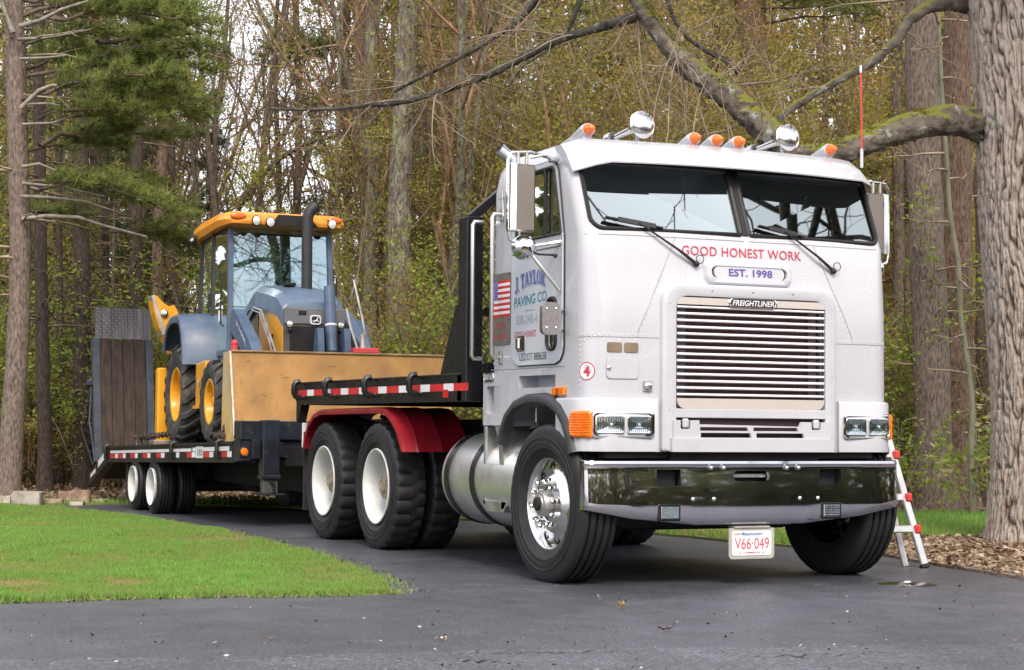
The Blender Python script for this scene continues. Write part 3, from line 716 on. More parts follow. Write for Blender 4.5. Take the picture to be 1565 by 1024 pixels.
# lower front: headlamp panels, grille surround, grille, flap
def hl_panel(sg):
    def rg(z, off):
        pts = []
        for i in range(16):
            s_ = .675+(1.62-.675)*i/15 if False else .675+.80*i/15
            pts.append(surf(sg*s_, z, off))
        return pts
    out = [rg(.842, .004), rg(.842, .028), rg(1.155, .030), rg(1.172, .022), rg(1.175, .004)]
    mb = MB(); k = 16; V = [p for r_ in out for p in r_]; F = []
    for i in range(4):
        for j in range(k-1): F.append((i*k+j, i*k+j+1, (i+1)*k+j+1, (i+1)*k+j))
    F.append((0, k, 2*k, 3*k, 4*k)); F.append(tuple(k-1+i*k for i in range(5)))
    mb.add(V, F); return mb.build('headlamp_panel', m_white, truck, smooth=30)
for sg in (-1, 1): hl_panel(sg)
def rs_ring(x, z0, z1, r_, off, top=None):
    return [(p[0], .01-off+.02*p[0]*p[0], p[1]) for p in rrect(-x, x, z0, z1, r_ if hasattr(r_, '__len__') else (.02, r_, r_, .02), 7)]
gs = MB()
gs.loft([rs_ring(.652, .842, 1.905, .13, -.02), rs_ring(.645, .842, 1.90, .125, .030), rs_ring(.628, .848, 1.885, .115, .046), rs_ring(.575, .86, 1.84, .09, .050), rs_ring(.556, .868, 1.822, .08, .044), rs_ring(.552, .87, 1.818, .075, -.06)], cap=False)
gsur = gs.build('grille_surround', m_white, truck)
bb = MB(); bb.box(-.558, .558, -.032, .02, 1.055, 1.112, .004); bb.build('lower_crossbar', m_white, gsur)
mb = MB()
for sg in (-1, 1):
    for z in (.93, 1.10, 1.33, 1.56, 1.77): mb.sphere((sg*.603, -.028, z), .008, 8, 5, (1, .5, 1))
for x in (-.3, 0, .3): mb.sphere((x, -.035, 1.862), .008, 8, 5, (1, .5, 1))
tag(mb.build('bolts', m_alud, gsur), kind='stuff')
gr = MB(); gr.loft([[(p[0], y, p[1]) for p in rrect(-.55, .55, 1.115, 1.812, .065, 6)] for y in (-.012, .006)], cap=False)
grille = gr.build('grille', m_alu, truck); m_gpl = mat('grille_plate_metal', (.66, .60, .55), .38, .4, var=.03, vs_=30, stretch=(8, 1, 1))  # warm sky reflection put into the plate colour
mb = MB(); mb.prism(rrect(-.549, .549, 1.768, 1.813, (.0, .05, .05, .0), 6), 'y', -.03, -.016); mb.build('upper_plate', m_gpl, grille)
mb = MB(); mb.prism(rrect(-.549, .549, 1.113, 1.178, (.06, .0, .0, .06), 6), 'y', -.026, -.012); mb.build('lower_plate', m_gpl, grille)
NS = 14; sl = MB(); sl.loft([[(x, -.012+yy, zz) for yy, zz in ((-.016, -.002), (-.012, .0085), (.02, .012), (.024, .002), (-.006, -.0075))] for x in (-.548, .548)])
slm = sl.mesh('slat', m_grillw, 25)
for i in range(NS): link('slat', slm, grille, (0, 0, 1.20+i*(1.752-1.20)/(NS-1)))
mb = MB(); mb.box(-.56, .56, .050, .08, 1.05, 1.83); mb.build('radiator', mat('radiator_core', (.12, .065, .075), .7, var=.35, vs_=6, stretch=(30, 1, 1)), grille)
mb = MB()
for x in (-.49, .49): mb = MB(); mb.box(x-.03, x+.03, .03, .045, 1.12, 1.80); mb.build('shutter_post', mat('grille_back_metal', (.24, .19, .20), .5), grille)
def badge(parent, c, w, h, fn, italic=.25):
    """dark oval emblem with a bright rim and raised letters; fn(u,v,off) places it"""
    e = MB(); pl = rrect(-w/2, w/2, -h/2, h/2, h*.48, 7); e.loft([[fn(p[0]*k, p[1]*k, o) for p in pl] for k, o in ((1.0, 0), (1.0, .006), (.94, .009), (.92, .006))], cap=False); b_ = e.build('emblem', m_chrome, parent)
    e = MB(); e.add([fn(p[0]*.93, p[1]*.9, .0062) for p in pl], [tuple(range(len(pl)))]); e.build('emblem_ground', mat('emblem_dark', (.05, .035, .035), .4), b_, fix=False)
    lettering('FREIGHTLINER', lambda u, v: fn((u-.5)*w*.86, (v-.5)*h*.62, .0085), m_ltape_w, b_, shear=italic, bold=.015)
badge(grille, None, .36, .058, lambda u, v, o: (u+.0, -.031-o, 1.789+v))
badge(truck, None, .175, .062, lambda u, v, o: (-1.141-o, 1.555-u, 1.318+v+.012*math.cos(u*14)), .0)

fl = MB()
fl.prism([(-.60, .842), (.60, .842), (.60, .925), (-.60, .925)], 'y', -.062, -.03)
flap = fl.build('lower_flap', m_white, truck, smooth=0)
fz = [(-.585, .925), (.585, .925), (.585, 1.035), (.36, 1.035), (.345, 1.005), (-.40, 1.015), (-.40, 1.04), (-.585, 1.04)]
o = MB(); o.prism(fz, 'y', -.050, -.028); c_ = MB()
for (a, b, z0, z1) in ((-.39, -.018, .962-.03, .962), (.018, .38, .962-.03, .962), (-.395, -.04, .975, .998), (-.005, .335, .975, .998)): c_.prism([(a, z0), (b, z0), (b-.01, z1), (a-.0, z1)], 'y', -.2, .2)
for sx in (-.50, .47): c_.prism(rrect(sx-.035, sx+.035, .985, 1.2, .01), 'y', -.2, .2)
link('vent_panel', boolean(o.mesh('vent_panel', m_white, 0), [c_]), flap)
mb = MB()
for sx in (-.495, .475): mb.box(sx-.022, sx+.022, -.055, -.02, .99, 1.05, .01)
tag(mb.build('catches', m_white, flap), kind='stuff')
mb = MB(); mb.box(-.57, .57, .0, .02, .86, 1.06); mb.build('flap_backing', mat('flap_dark', (.03, .012, .018), .8), flap)
# headlamps
m_refl = mat('lamp_reflector', (.82, .83, .85), .10, 1.0, var=.05, vs_=20); m_flute = glass('lamp_flute_glass', (.85, .88, .9), .12)
def headlamp(sg):
    def q(s_, z, off): return surf(sg*s_, z, .028+off)
    u = MB(); pl = rrect(.703, 1.098, .925, 1.092, .03, 5)
    u.loft([[q(p[0], p[1], 0) for p in pl], [q(p[0], p[1], .012) for p in pl], [q(.9+(p[0]-.9)*.94, 1.008+(p[1]-1.008)*.86, .014) for p in pl], [q(.9+(p[0]-.9)*.92, 1.008+(p[1]-1.008)*.82, -.01) for p in pl]], cap=False)
    h = u.build('headlamp_unit', m_chrome, truck)
    mb = MB(); mb.add([q(.9+(p[0]-.9)*.93, 1.008+(p[1]-1.008)*.84, .002) for p in pl], [tuple(range(len(pl)))]); mb.build('bezel_floor', m_gasket, h, fix=False)
    for (a, b) in ((.725, .888), (.91, 1.075)):
        mb = MB(); pr_ = rrect(a, b, .952, 1.064, .012, 3)
        mb.loft([[q(p[0], p[1], .001) for p in pr_], [q(p[0], p[1], .012) for p in pr_], [q((a+b)/2+(p[0]-(a+b)/2)*.94, 1.008+(p[1]-1.008)*.92, .014) for p in pr_]], cap=False); lamp = mb.build('headlamp', m_chrome, h)
        mb = MB(); r0 = [[q((a+b)/2+(p[0]-(a+b)/2)*.93*k_, 1.008+(p[1]-1.008)*.9*k_, .0125-.010*(1-k_**2)) for p in pr_] for k_ in (1, .85, .7, .5, .3, .12, .01)]
        mb.loft(r0, cap=False); mb.build('reflector', m_refl, lamp, smooth=89)
        mb = MB(); mb.sphere(tuple(q((a+b)/2, 1.008, .006)), .011, 10, 6); mb.build('bulb', m_ltape_w, lamp)
        mb = MB(); nv = 11
        for k_ in range(nv): x_ = a+.012+(b-a-.024)*k_/(nv-1); mb.tube([q(x_, .962, .0128), q(x_, 1.008, .0145), q(x_, 1.054, .0128)], .0036, 5)
        tag(mb.build('lens_flutes', m_flute, lamp), kind='stuff')
        mb = MB(); mb.tube([q(a+.01, .985, .0140), q(b-.01, .985, .0140)], .003, 5); mb.tube([q(a+.01, 1.03, .0140), q(b-.01, 1.03, .0140)], .003, 5); tag(mb.build('lens_bars', m_flute, lamp), kind='stuff')
    mb = MB(); pr_ = rrect(1.09, 1.245, .925, 1.092, (.05, .05, .012, .012), 5)
    mb.loft([[q(p[0], p[1], 0) for p in pr_], [q(p[0], p[1], .018) for p in pr_], [q(1.165+(p[0]-1.165)*.85, 1.008+(p[1]-1.008)*.88, .026) for p in pr_]]); t = mb.build('turn_signal', m_amber, h)
    mb = MB()
    for i in range(9): mb.tube([q(1.105, .945+i*.016, .0265), q(1.165, .945+i*.016, .0285), q(1.225, .945+i*.016, .0265)], .0028, 4)
    tag(mb.build('lens_ribs', m_amber, t), kind='stuff')
for sg in (-1, 1): headlamp(sg)
# small lamps, hatch, horn button on the passenger front
for (a, b) in ((-1.012, -.912), (-.896, -.800)):
    mb = MB(); pl = rrect(a, b, 1.458, 1.518, .012, 3); mb.loft([[surf(p[0], p[1], .0) for p in pl], [surf(p[0], p[1], .006) for p in pl]]); mb.build('smoked_lamp', mat('smoked_lens', (.20, .15, .10), .3, var=.2), cab)
mb = MB(); pl = rrect(-1.015, -.797, 1.292, 1.422, .025, 5); mb.loft([[surf(p[0], p[1], .0) for p in pl], [surf(p[0], p[1], .005) for p in pl], [surf(-.906+(p[0]+.906)*.985, 1.357+(p[1]-1.357)*.97, .007) for p in pl]]); hatch = mb.build('service_hatch', m_white, truck)
mb = MB(); mb.tube([surf(p[0], p[1], .002) for p in pl], .0028, 4, closed=True); mb.build('hatch_seam', mat('seam_grey', (.30, .31, .33), .6), hatch)  # same grey as the panel joints
mb = MB(); mb.sphere(tuple(surf(-1.0, 1.36, .01)), .016, 10, 6, (1, .5, 1)); mb.build('latch', m_chrome, hatch)
mb = MB(); pl = rrect(-.765, -.705, 1.218, 1.282, .004, 2); mb.loft([[surf(p[0], p[1], .0) for p in pl], [surf(p[0], p[1], .012) for p in pl]]); ak = mb.build('air_fitting', m_alud, truck)
mb = MB(); c0 = surf(-.735, 1.25, .012); mb.lathe([(.024, 0), (.024, .012), (.015, .016), (.0, .016)], c0, (0, -1, 0), 14); mb.build('cap', m_chrome, ak)

# bumper
def bumper():
    mb = MB(); prof = []
    # x stations along the face: (s, end wrap)
    st = [(sg_*x_, y_) for sg_, tab_ in ((-1, ((1.166, .035), (1.162, .022), (1.148, .006), (1.10, -.010), (.85, -.022), (.4, -.03), (0, -.033))), (1, ((.4, -.03), (.85, -.022), (1.10, -.010), (1.148, .006), (1.162, .022), (1.166, .035)))) for x_, y_ in tab_]
    rings = []
    for x, y in st:
        e = min(1, abs(x)/1.166); zb = .378+max(0, (e-.52)/.48)**1.0*.10
        t1_, t2_ = .0135, .005
        rings.append([(x, y+.062, .775), (x, y+.032, .788), (x, y+.016, .783), (x, y+.0085, .767), (x, y+t1_-.001, .756), (x, y+t1_, .748), (x, y+.0095, .70), (x, y+.0045, .62), (x, y+.0022, .57), (x, y+.0004, .51), (x, y, zb+.055), (x, y+.001, zb+.045), (x, y+.006, zb+.022), (x, y+.02, zb+.006), (x, y+.05, zb), (x, y+.075, zb+.01), (x, y+.045, .56), (x, y+.045, .74)])
    n = len(rings[0]); V = [p for r_ in rings for p in r_]; F = []
    for i in range(len(rings)-1):
        for j in range(n): F.append((i*n+j, i*n+(j+1) % n, (i+1)*n+(j+1) % n, (i+1)*n+j))
    F.append(tuple(range(n))); F.append(tuple((len(rings)-1)*n+j for j in range(n)))
    mb.add(V, F); c = MB()
    for x in (-.60, .60): c.prism(rrect(x-.085, x+.085, .63, .732, .004), 'y', -.4, .2); c.prism(rrect(x-.078, x+.078, .412, .515, .006), 'y', -.4, .12)
    c.prism(rrect(-.135, .135, .655, .722, .033, 6), 'y', -.4, .2)
    return link('bumper', boolean(mb.mesh('bumper', m_chromeb, 35), [c]), truck)
bump = bumper()
for x in (-.60, .60):
    mb = MB(); mb.box(x-.09, x+.09, .06, .07, .625, .737); mb.build('tow_hole', m_blackm, bump)
    mb = MB(); mb.box(x-.079, x+.079, -.035, .06, .411, .516, .006); fg = mb.build('fog_lamp', m_black, bump)
    mb = MB(); mb.box(x-.062, x+.062, -.040, -.03, .425, .502, .004); mb.build('reflector', m_refl, fg)
    mb = MB()
    for k_ in range(5): mb.tube([(x-.058, -.042, .434+k_*.015), (x+.058, -.042, .434+k_*.015)], .006, 6)
    tag(mb.build('lens_flutes', m_flute, fg), kind='stuff')
mb = MB(); mb.box(-.15, .15, .07, .08, .64, .735); mb.build('slot_backing', m_blackm, bump)
mb = MB(); mb.tube([(-.13, .03, .69), (.13, .03, .69)], .014, 8); mb.build('tow_pin', m_alud, bump)
for (x, z) in ((-.30, .742), (-.21, .742), (.26, .742), (.35, .742), (-.43, .545), (-.28, .545), (.36, .545), (.50, .545)):
    mb = MB(); mb.sphere((x, -.033+.03*x*x, z), .0145, 10, 6, (1, .6, 1)); mb.build('bolt', m_chrome, bump)
mb = MB(); mb.box(-.55, .55, .05, .15, .73, .86); mb.box(-1.0, 1.0, .08, .2, .80, .84)
tag(mb.build('front_crossmember', mat('rusty_frame', (.035, .022, .022), .7, var=.4), truck), kind='stuff')
# licence plate
pc = np.array((-.0, -.13)); mb = MB(); mb.prism(rrect(-.168, .168, .165, .36, (.025, .008, .008, .025)), 'y', -.025, -.018); mb.box(-.13, .13, -.035, .05, .362, .372)
lp = mb.build('licence_plate', mat('plate_holder', (.50, .49, .46), .4, .3, var=.1), truck, smooth=0)
mb = MB(); mb.prism(rrect(-.145, .145, .187, .343, .014), 'y', -.028, -.0255); pl_ = mb.build('plate_sheet', mat('plate_white', (.78, .79, .79), .4, var=.04), lp, smooth=0)
def pt(x0, w, z0, h): return lambda u, v: (x0+u*w, -.0289, z0+v*h)
m_pred = mat('plate_red', (.55, .05, .12), .4); m_pblue = mat('plate_blue', (.06, .20, .55), .4)
lettering('V66·049', pt(-.127, .254, .226, .072), m_pred, lp)
lettering('Massachusetts', pt(-.075, .14, .313, .022), m_pblue, lp, shear=.15, bold=.02)
lettering('DEC', pt(-.130, .035, .315, .012), m_pred, lp, bold=.02); lettering('COMMERCIAL', pt(-.062, .124, .199, .011), m_pred, lp, bold=.02)
mb = MB()
for x in (-.085, .085): mb.sphere((x, -.029, .204), .006, 8, 5, (1, .5, 1))
for x in (-.088, .075): mb.box(x-.008, x+.008, -.0292, -.028, .319, .326)
tag(mb.build('plate_screws', m_alud, lp), kind='stuff')

# visor over the windscreen
vt = [(-1.0, .012), (-.98, .0), (-.75, 0), (-.5, 0), (-.25, 0), (0, 0), (.25, 0), (.5, 0), (.75, 0), (.98, 0), (1.0, .012)]
mb = MB(); rings = []
for i in range(25):
    u = -1+2*i/24; e = max(0, (abs(u)-.86)/.14); x = u*1.135
    ytop = .41+.05*u*u+.06*e*e; zt = 2.845-.035*e*e-.012*u*u
    ylo = .075+.05*u*u+.16*e**2; zl = 2.664-.018*u*u-.045*e
    rings.append([(x, ytop+.03, zt-.004), (x, ytop-.06, zt+.003), (x, (ytop+ylo)/2-.03, (zt+zl)/2+.024), (x, ylo, zl+.008), (x, ylo+.003, zl), (x, ylo+.016, zl+.004), (x, (ytop+ylo)/2, (zt+zl)/2), (x, ytop, zt-.04)])
mb.loft(rings); mb.build('sun_visor', m_white, truck)
# wipers
def wiper(px0, tip, b0, b1):
    p0 = Vector(surf(px0[0], px0[1], .02)); q0, q1 = [Vector(surf(a, b, .012)) for a, b in (b0, b1)]; j = q0.lerp(q1, .55)+Vector((0, -.03, 0))
    w = MB(); w.tube([p0, p0.lerp(j, .35)+Vector((0, -.02, 0)), j], [.012, .008, .005], 6); w.sphere(p0, .02, 10, 6); o = w.build('wiper', m_gasket, truck)
    w = MB(); w.bar(q0, q1, .012, .03, up=(0, -1, .3), bev=.003); w.build('blade', m_gasket, o)
    w = MB(); w.bar(q0.lerp(q1, .2)+Vector((0, -.02, .0)), q0.lerp(q1, .85)+Vector((0, -.024, 0)), .035, .012, up=(0, -1, .3), bev=.003); w.build('blade_frame', m_gasket, o)
    w = MB(); w.tube([p0+Vector((.02+.028*math.cos(t), -.01, .03+.028*math.sin(t))) for t in th[::4]], .003, 5, closed=True); w.build('hose_loop', m_gasket, o)
wiper((-.385, 2.03), None, (-.985, 2.305), (-.60, 2.25)); wiper((.66, 2.03), None, (.11, 2.305), (.44, 2.25))
# roof lamps, horns, antenna, stack
def roof_lamp(x, y):
    o = MB(); o.loft([[(x+a*.050*k_, y+yy, 2.905+zz+b*.043*k_) for a, b in ((math.cos(t), math.sin(t)) for t in th[::3])] for k_, yy, zz in ((.15, .40, -.045), (.45, .22, -.03), (.75, .10, -.012), (.95, .02, 0), (1.0, -.01, 0), (.94, -.018, 0))]); h = o.build('marker_lamp', m_white, truck)
    o = MB(); o.lathe([(.041, 0), (.039, .012), (.027, .040), (.015, .066), (.008, .070), (0, .070)], (x, y-.016, 2.906), (0, -1, 0), 16); o.build('lens', m_amberd, h)
    o = MB(); o.box(x-.03, x+.03, y+.0, y+.2, 2.84, 2.875); o.build('foot', m_white, h)
for x in (-.955, -.17, 0.0, .17, .90): roof_lamp(x, .44)
def air_horn(x, y):
    o = MB(); o.lathe([(.016, .44), (.02, .30), (.026, .16), (.040, .06), (.065, .015), (.088, -.004), (.092, -.01), (.088, -.012), (.06, .004), (.03, .03), (0, .034)], (x, y, 2.965), (0, 1, -.07), 26); h = o.build('air_horn', m_chrome, truck)
    o = MB(); o.lathe([(.088, -.010), (.075, -.022), (.045, -.034), (0, -.038)], (x, y, 2.965), (0, 1, -.07), 26); o.build('horn_cover', m_poly, h)
    for yy in (.06, .34): o = MB(); o.tube([(x, y+yy, 2.855), (x, y+yy, 2.95)], .014, 8); o.build('bracket', m_white, h)
    o = MB(); o.lathe([(.04, .40), (.045, .43), (.045, .47), (0, .48)], (x, y, 2.965), (0, 1, -.07), 14); o.build('driver', m_alu, h)
air_horn(-.565, .43); air_horn(.555, .43)
mb = MB(); mb.sphere((.215, .50, 2.862), .05, 14, 8, (1, 1, .7)); mb.build('roof_dome', m_white, truck)
ab = onx(1317, 243, 1.06); at_ = onx(1315.5, 100, 1.06)
mb = MB(); mb.tube([ab-np.array((0, 0, .06)), ab+np.array((0, 0, .07))], .011, 8); an = mb.build('antenna', m_white, truck)
mb = MB(); mb.tube([ab+np.array((0, 0, .07)), (ab+at_)/2, at_-np.array((0, 0, .05))], .0065, 6); mb.build('mast', mat('antenna_red', (.62, .05, .04), .4), an)
mb = MB(); mb.tube([at_-np.array((0, 0, .05)), at_], .008, 6); mb.build('tip', m_ltape_w, an)
mb = MB(); mb.tube([ony(815, 330, 1.80), ony(806, 285, 1.80), ony(795, 256, 1.80), ony(762, 228, 1.80)], [.048, .048, .048, .052], 18, cap=False); st_o = mb.build('exhaust_stack', m_chrome, truck)
mb = MB(); mb.tube([ony(775, 237, 1.80), ony(766, 231, 1.80)], .045, 14); mb.build('stack_mouth', m_blackm, st_o)
# mirrors (passenger side, then mirrored for the driver side)
def mirror(sg):
    X, Y = (-1.40, .47) if sg < 0 else (1.41, .60)
    o = MB(); o.box(X-.088, X+.088, Y-.02, Y+.045, 2.225, 2.655, .012); m_ = o.build('mirror', mat('mirror_warm_sheen', (.27, .235, .20), .36, .9, var=.05, vs_=3), truck)  # steel housing, its warm reflection put into the base colour
    o = MB(); o.box(X+sg*.045, X+sg*.089, Y-.026, Y+.0, 2.225, 2.655, .004); o.build('edge_trim', m_chrome, m_)
    o = MB(); o.box(X-.08, X+.08, Y+.046, Y+.05, 2.235, 2.645); o.build('mirror_glass', m_chrome, m_)
    o = MB(); Lx = X+sg*.055
    o.tube([(sg*1.15, .50, 2.70), (sg*1.22, .48, 2.715), (X-sg*.06, Y, 2.735), (Lx+sg*.02, Y, 2.725), (Lx+sg*.045, Y, 2.68), (Lx+sg*.045, Y, 2.24), (Lx+sg*.03, Y, 2.17), (X+sg*.0, Y, 2.135), (X-sg*.1, Y, 2.14), (sg*1.15, .42, 2.17)], .011, 8); o.build('loop_tube', m_chrome, m_)
    o = MB(); o.tube([(X-sg*.02, Y, 2.135), (sg*1.16, .40, 1.85)], .011, 8); o.build('strut', m_chrome, m_)
    o = MB(); o.box(sg*1.17-.03, sg*1.17+.03, .46, .52, 2.685, 2.715, .008); o.tube([(X-sg*.03, Y, 2.655), (X-sg*.03, Y, 2.74)], .012, 8); o.tube([(X+sg*.03, Y, 2.655), (X+sg*.03, Y, 2.735)], .012, 8); o.tube([(X-sg*.06, Y, 2.70), (sg*1.26, .46, 2.72)], .009, 6); tag(o.build('clamps', m_alud, m_), kind='stuff')
    o = MB(); o.lathe([(.0, -.06), (.045, -.052), (.075, -.02), (.082, .02), (.076, .03), (0, .03)], (X-sg*.02, Y+.0, 2.125), (0, 1, 0), 20); o.build('convex_mirror', m_chrome, m_)
    o = MB(); o.tube([(X-sg*.06, Y, 2.1), (X-sg*.12, Y-.01, 2.085), (sg*1.2, .40, 2.08)], .008, 6); o.sphere((sg*1.195, .40, 2.075), .015, 8, 6); o.build('cable', m_gasket, m_)
for sg in (-1, 1): mirror(sg)
mb = MB(); mb.prism(rrect(-1.345, -1.225, 1.565, 1.77, .035, 5), 'y', .27, .31); sm_ = mb.build('spot_mirror', mat('pitted_steel', (.34, .32, .31), .4, .9, var=.08, vs_=40, rvar=.05), truck)
for (x, z) in ((-1.315, 1.73), (-1.25, 1.73), (-1.315, 1.61), (-1.25, 1.61)): mb = MB(); mb.sphere((x, .27, z), .007, 8, 5); mb.build('bolt', m_chrome, sm_)
for z in (1.725, 1.605): mb = MB(); mb.tube([(-1.25, .29, z), (-1.19, .30, z+.002), (-1.155, .38, z)], .008, 6); mb.build('arm', m_chrome, sm_)
# grab handles
for (y, z0, z1) in ((1.36, 1.46, 2.44), (1.70, 1.46, 2.42)):
    mb = MB(); xo = -1.215; mb.tube([(-1.10 if y < 1.5 else -1.14, y, z0), (xo+.01, y, z0), (xo, y, z0+.02), (xo, y, z1-.02), (xo+.01, y, z1), (-1.10 if y < 1.5 else -1.14, y, z1)], .016, 10); gh = mb.build('grab_handle', m_alu, truck)
    if y < 1.5:
        for z in (z0, z1): mb = MB(); mb.box(-1.153, -1.139, y-.022, y+.022, z-.045, z+.045, .004); mb.build('foot_plate', m_alud, gh)
for sg in (1,):
    mb = MB(); mb.tube([(1.10, 1.36, 1.46), (1.215, 1.36, 1.48), (1.215, 1.36, 2.42), (1.10, 1.36, 2.44)], .016, 8); mb.build('grab_handle', m_alu, truck)
mb = MB(); mb.box(-1.150, -1.139, 1.26, 1.285, 2.52, 2.56); mb.tube([(-1.165, 1.31, 2.60), (-1.165, 1.29, 2.42)], .008, 6); mb.tube([(-1.165, 1.31, 2.60), (-1.165, 1.305, 2.68)], .004, 6); mb.tube([(-1.165, 1.36, 2.545), (-1.165, 1.255, 2.545)], .005, 6); mb.build('coat_bracket', m_alud, truck)
# flag panel behind the door
mb = MB(); mb.prism(rrect(1.205, 1.525, 1.545, 2.035, .008), 'x', -1.147, -1.141); fp = mb.build('capacity_panel', mat('brushed_panel', (.30, .29, .27), .42, .7, var=.12, vs_=20, stretch=(1, 8, 1)), truck, smooth=0)
fm = MB(); y0, y1, z0, z1 = 1.205, 1.525, 1.735, 1.985; hh = (z1-z0)/13
for i in range(13):
    zz = z1-(i+1)*hh; ya = y1 if i >= 7 else y1-.115
    fm.add([(-1.1478, ya, zz), (-1.1478, y0, zz), (-1.1478, y0, zz+hh), (-1.1478, ya, zz+hh)], [(0, 1, 2, 3)], 0 if i % 2 == 0 else 1)
zc = z1-7*hh; fm.add([(-1.1478, y1, zc), (-1.1478, y1-.115, zc), (-1.1478, y1-.115, z1), (-1.1478, y1, z1)], [(0, 1, 2, 3)], 2)
for i in range(9):
    for j in range(6 if i % 2 == 0 else 5):
        cy, cz = y1-.012-(j+(0 if i % 2 == 0 else .5))*.0185, z1-.009-i*.0147
        fm.add([(-1.1482, cy-.0045, cz), (-1.1482, cy, cz-.0045), (-1.1482, cy+.0045, cz), (-1.1482, cy, cz+.0045)], [(0, 1, 2, 3)], 1)
fm.build('flag', [m_ltape_r, m_ltape_w, m_tblue], fp, fix=False, smooth=0)
lettering('GVW', lambda u, v: (-1.1478, 1.435-u*.16, 1.652+v*.042), m_tred, fp, bold=.01)
lettering('45,000 lbs', lambda u, v: (-1.1478, 1.50-u*.28, 1.578+v*.042), m_tred, fp, bold=.008)
mb = MB()
for (y, z) in ((1.22, 2.02), (1.51, 2.02), (1.22, 1.71), (1.51, 1.71), (1.22, 1.56), (1.51, 1.56)): mb.sphere((-1.148, y, z), .006, 6, 4)
tag(mb.build('screws', m_blackm, fp), kind='stuff')

# fender flares, side markers, wells, steps
def flare(sg):
    c = [(.15, .835), (.19, .93), (.26, 1.04), (.36, 1.125), (.50, 1.18), (.64, 1.20), (.86, 1.195), (1.06, 1.155), (1.19, 1.075), (1.27, .97), (1.30, .88)]
    rings = []
    for i, (y, z) in enumerate(c):
        a, b = c[max(i-1, 0)], c[min(i+1, len(c)-1)]; t = Vector((b[0]-a[0], b[1]-a[1])).normalized(); nv = Vector((-t.y, t.x))
        pr_ = [(.0, .012), (.045, .006), (.062, -.012), (.062, -.05), (.045, -.066), (.0, -.07)]
        rings.append([(sg*(1.135+dx), y+nv.x*dn, z+nv.y*dn) for dx, dn in pr_])
    o = MB(); o.loft(rings); return o.build('fender_flare', m_flare, truck, smooth=45)
for sg in (-1, 1): flare(sg)
mb = MB(); mb.box(-1.163, -1.139, .335, .515, 1.188, 1.243, .006); sm_ = mb.build('side_marker', m_amber, truck)
mb = MB(); mb.box(-1.167, -1.16, .41, .44, 1.195, 1.236, .003); mb.build('lens_divider', mat('amber_dark', (.35, .06, .01), .3), sm_)
mb = MB(); mb.box(-1.0, -.98, .5, 1.07, 1.2, 1.35); mb.build('well_back', m_white, truck)
def step(sg):
    """white panel with a cast step ladder below, at the rear corner of the cab"""
    o = MB(); X0, X1 = sg*.93, sg*1.142
    o.prism([(1.20, .995), (1.66, .995), (1.66, 1.358), (1.20, 1.358)], 'x', min(X0, X1), max(X0, X1)); c_ = MB(); c_.prism(rrect(1.36, 1.60, 1.075, 1.265, .02), 'x', sg*1.02 if sg > 0 else -1.4, 1.4 if sg > 0 else -1.02)
    s_ = link('step_panel', boolean(o.mesh('s', m_white, 0), [c_]), truck)
    pan = MB(); pan.box(min(sg*1.015, sg*1.03), max(sg*1.015, sg*1.03), 1.36, 1.60, 1.075, 1.265); pan.build('step_recess', m_alud, s_)
    b = MB()
    for (y, z) in ((1.52, 1.21), (1.55, 1.13), (1.47, 1.13)): b.sphere((sg*1.035, y, z), .012, 8, 5)
    tag(b.build('bolts', m_blackm, s_), kind='stuff')
    f = MB(); xa, xb = sorted((sg*.93, sg*1.14))
    f.box(xa, xb, 1.605, 1.655, .44, .995, .01)
    fr = [(1.37, .995), (1.33, .9), (1.30, .75), (1.275, .6), (1.26, .47), (1.30, .43)]; bk = [(1.46, .995), (1.40, .9), (1.375, .75), (1.35, .6), (1.34, .49), (1.34, .43)]
    f.prism(fr+bk[::-1], 'x', xa, xb); f.prism([(1.26, .45), (1.30, .405), (1.60, .405), (1.655, .45), (1.655, .475), (1.26, .475)], 'x', xa, xb)
    f.build('step_casting', m_alud, s_, smooth=25)
    for z in (.72,): t = MB(); t.box(xa, xb, 1.36, 1.61, z-.02, z+.012, .004); t.build('tread', m_alud, s_)
    t = MB(); t.box(min(sg*.93, sg*.945), max(sg*.93, sg*.945), 1.33, 1.61, .46, .99); t.build('step_back', mat('step_back_metal', (.2, .2, .2), .6, .6), s_)  # darker grey metal plate closing the back of the steps
for sg in (-1, 1): step(sg)
# cab interior
mb = MB(); mb.box(-1.05, 1.05, .12, 1.45, 1.425, 1.44); mb.box(-1.05, 1.05, .16, .36, 2.02, 2.19, .03); ci = mb.build('dashboard', m_dark, truck)
for x in (-.6, .6):
    mb = MB(); mb.box(x-.25, x+.25, .75, 1.2, 1.7, 1.85, .05, seg=2); mb.box(x-.24, x+.24, 1.15, 1.3, 1.85, 2.42, .05, seg=2); mb.box(x-.13, x+.13, 1.16, 1.26, 2.44, 2.62, .04, seg=2); mb.build('seat', mat('seat_fabric', (.035, .035, .04), .9), truck)
mb = MB(); a_ = Vector((0, -.5, .86)).normalized(); cw = Vector((.60, .47, 2.21)); u_ = Vector((1, 0, 0)); w_ = a_.cross(u_)
mb.tube([cw+u_*.23*math.cos(t)+w_*.23*math.sin(t) for t in th], .016, 8, closed=True)
for t in (0, 2.1, 4.2): mb.tube([cw, cw+u_*.23*math.cos(t)+w_*.23*math.sin(t)], .014, 6)
mb.tube([cw, cw-a_*.35], .03, 8); mb.build('steering_wheel', m_gasket, truck)
mb = MB(); mb.box(-1.0, 1.0, 1.475, 1.483, 1.45, 2.74); mb.build('rear_trim', m_dark, truck)
for x in (-.3, .12): mb = MB(); mb.box(x-.012, x+.012, .33, .35, 2.56, 2.62); mb.build('visor_clip', m_alud, truck)

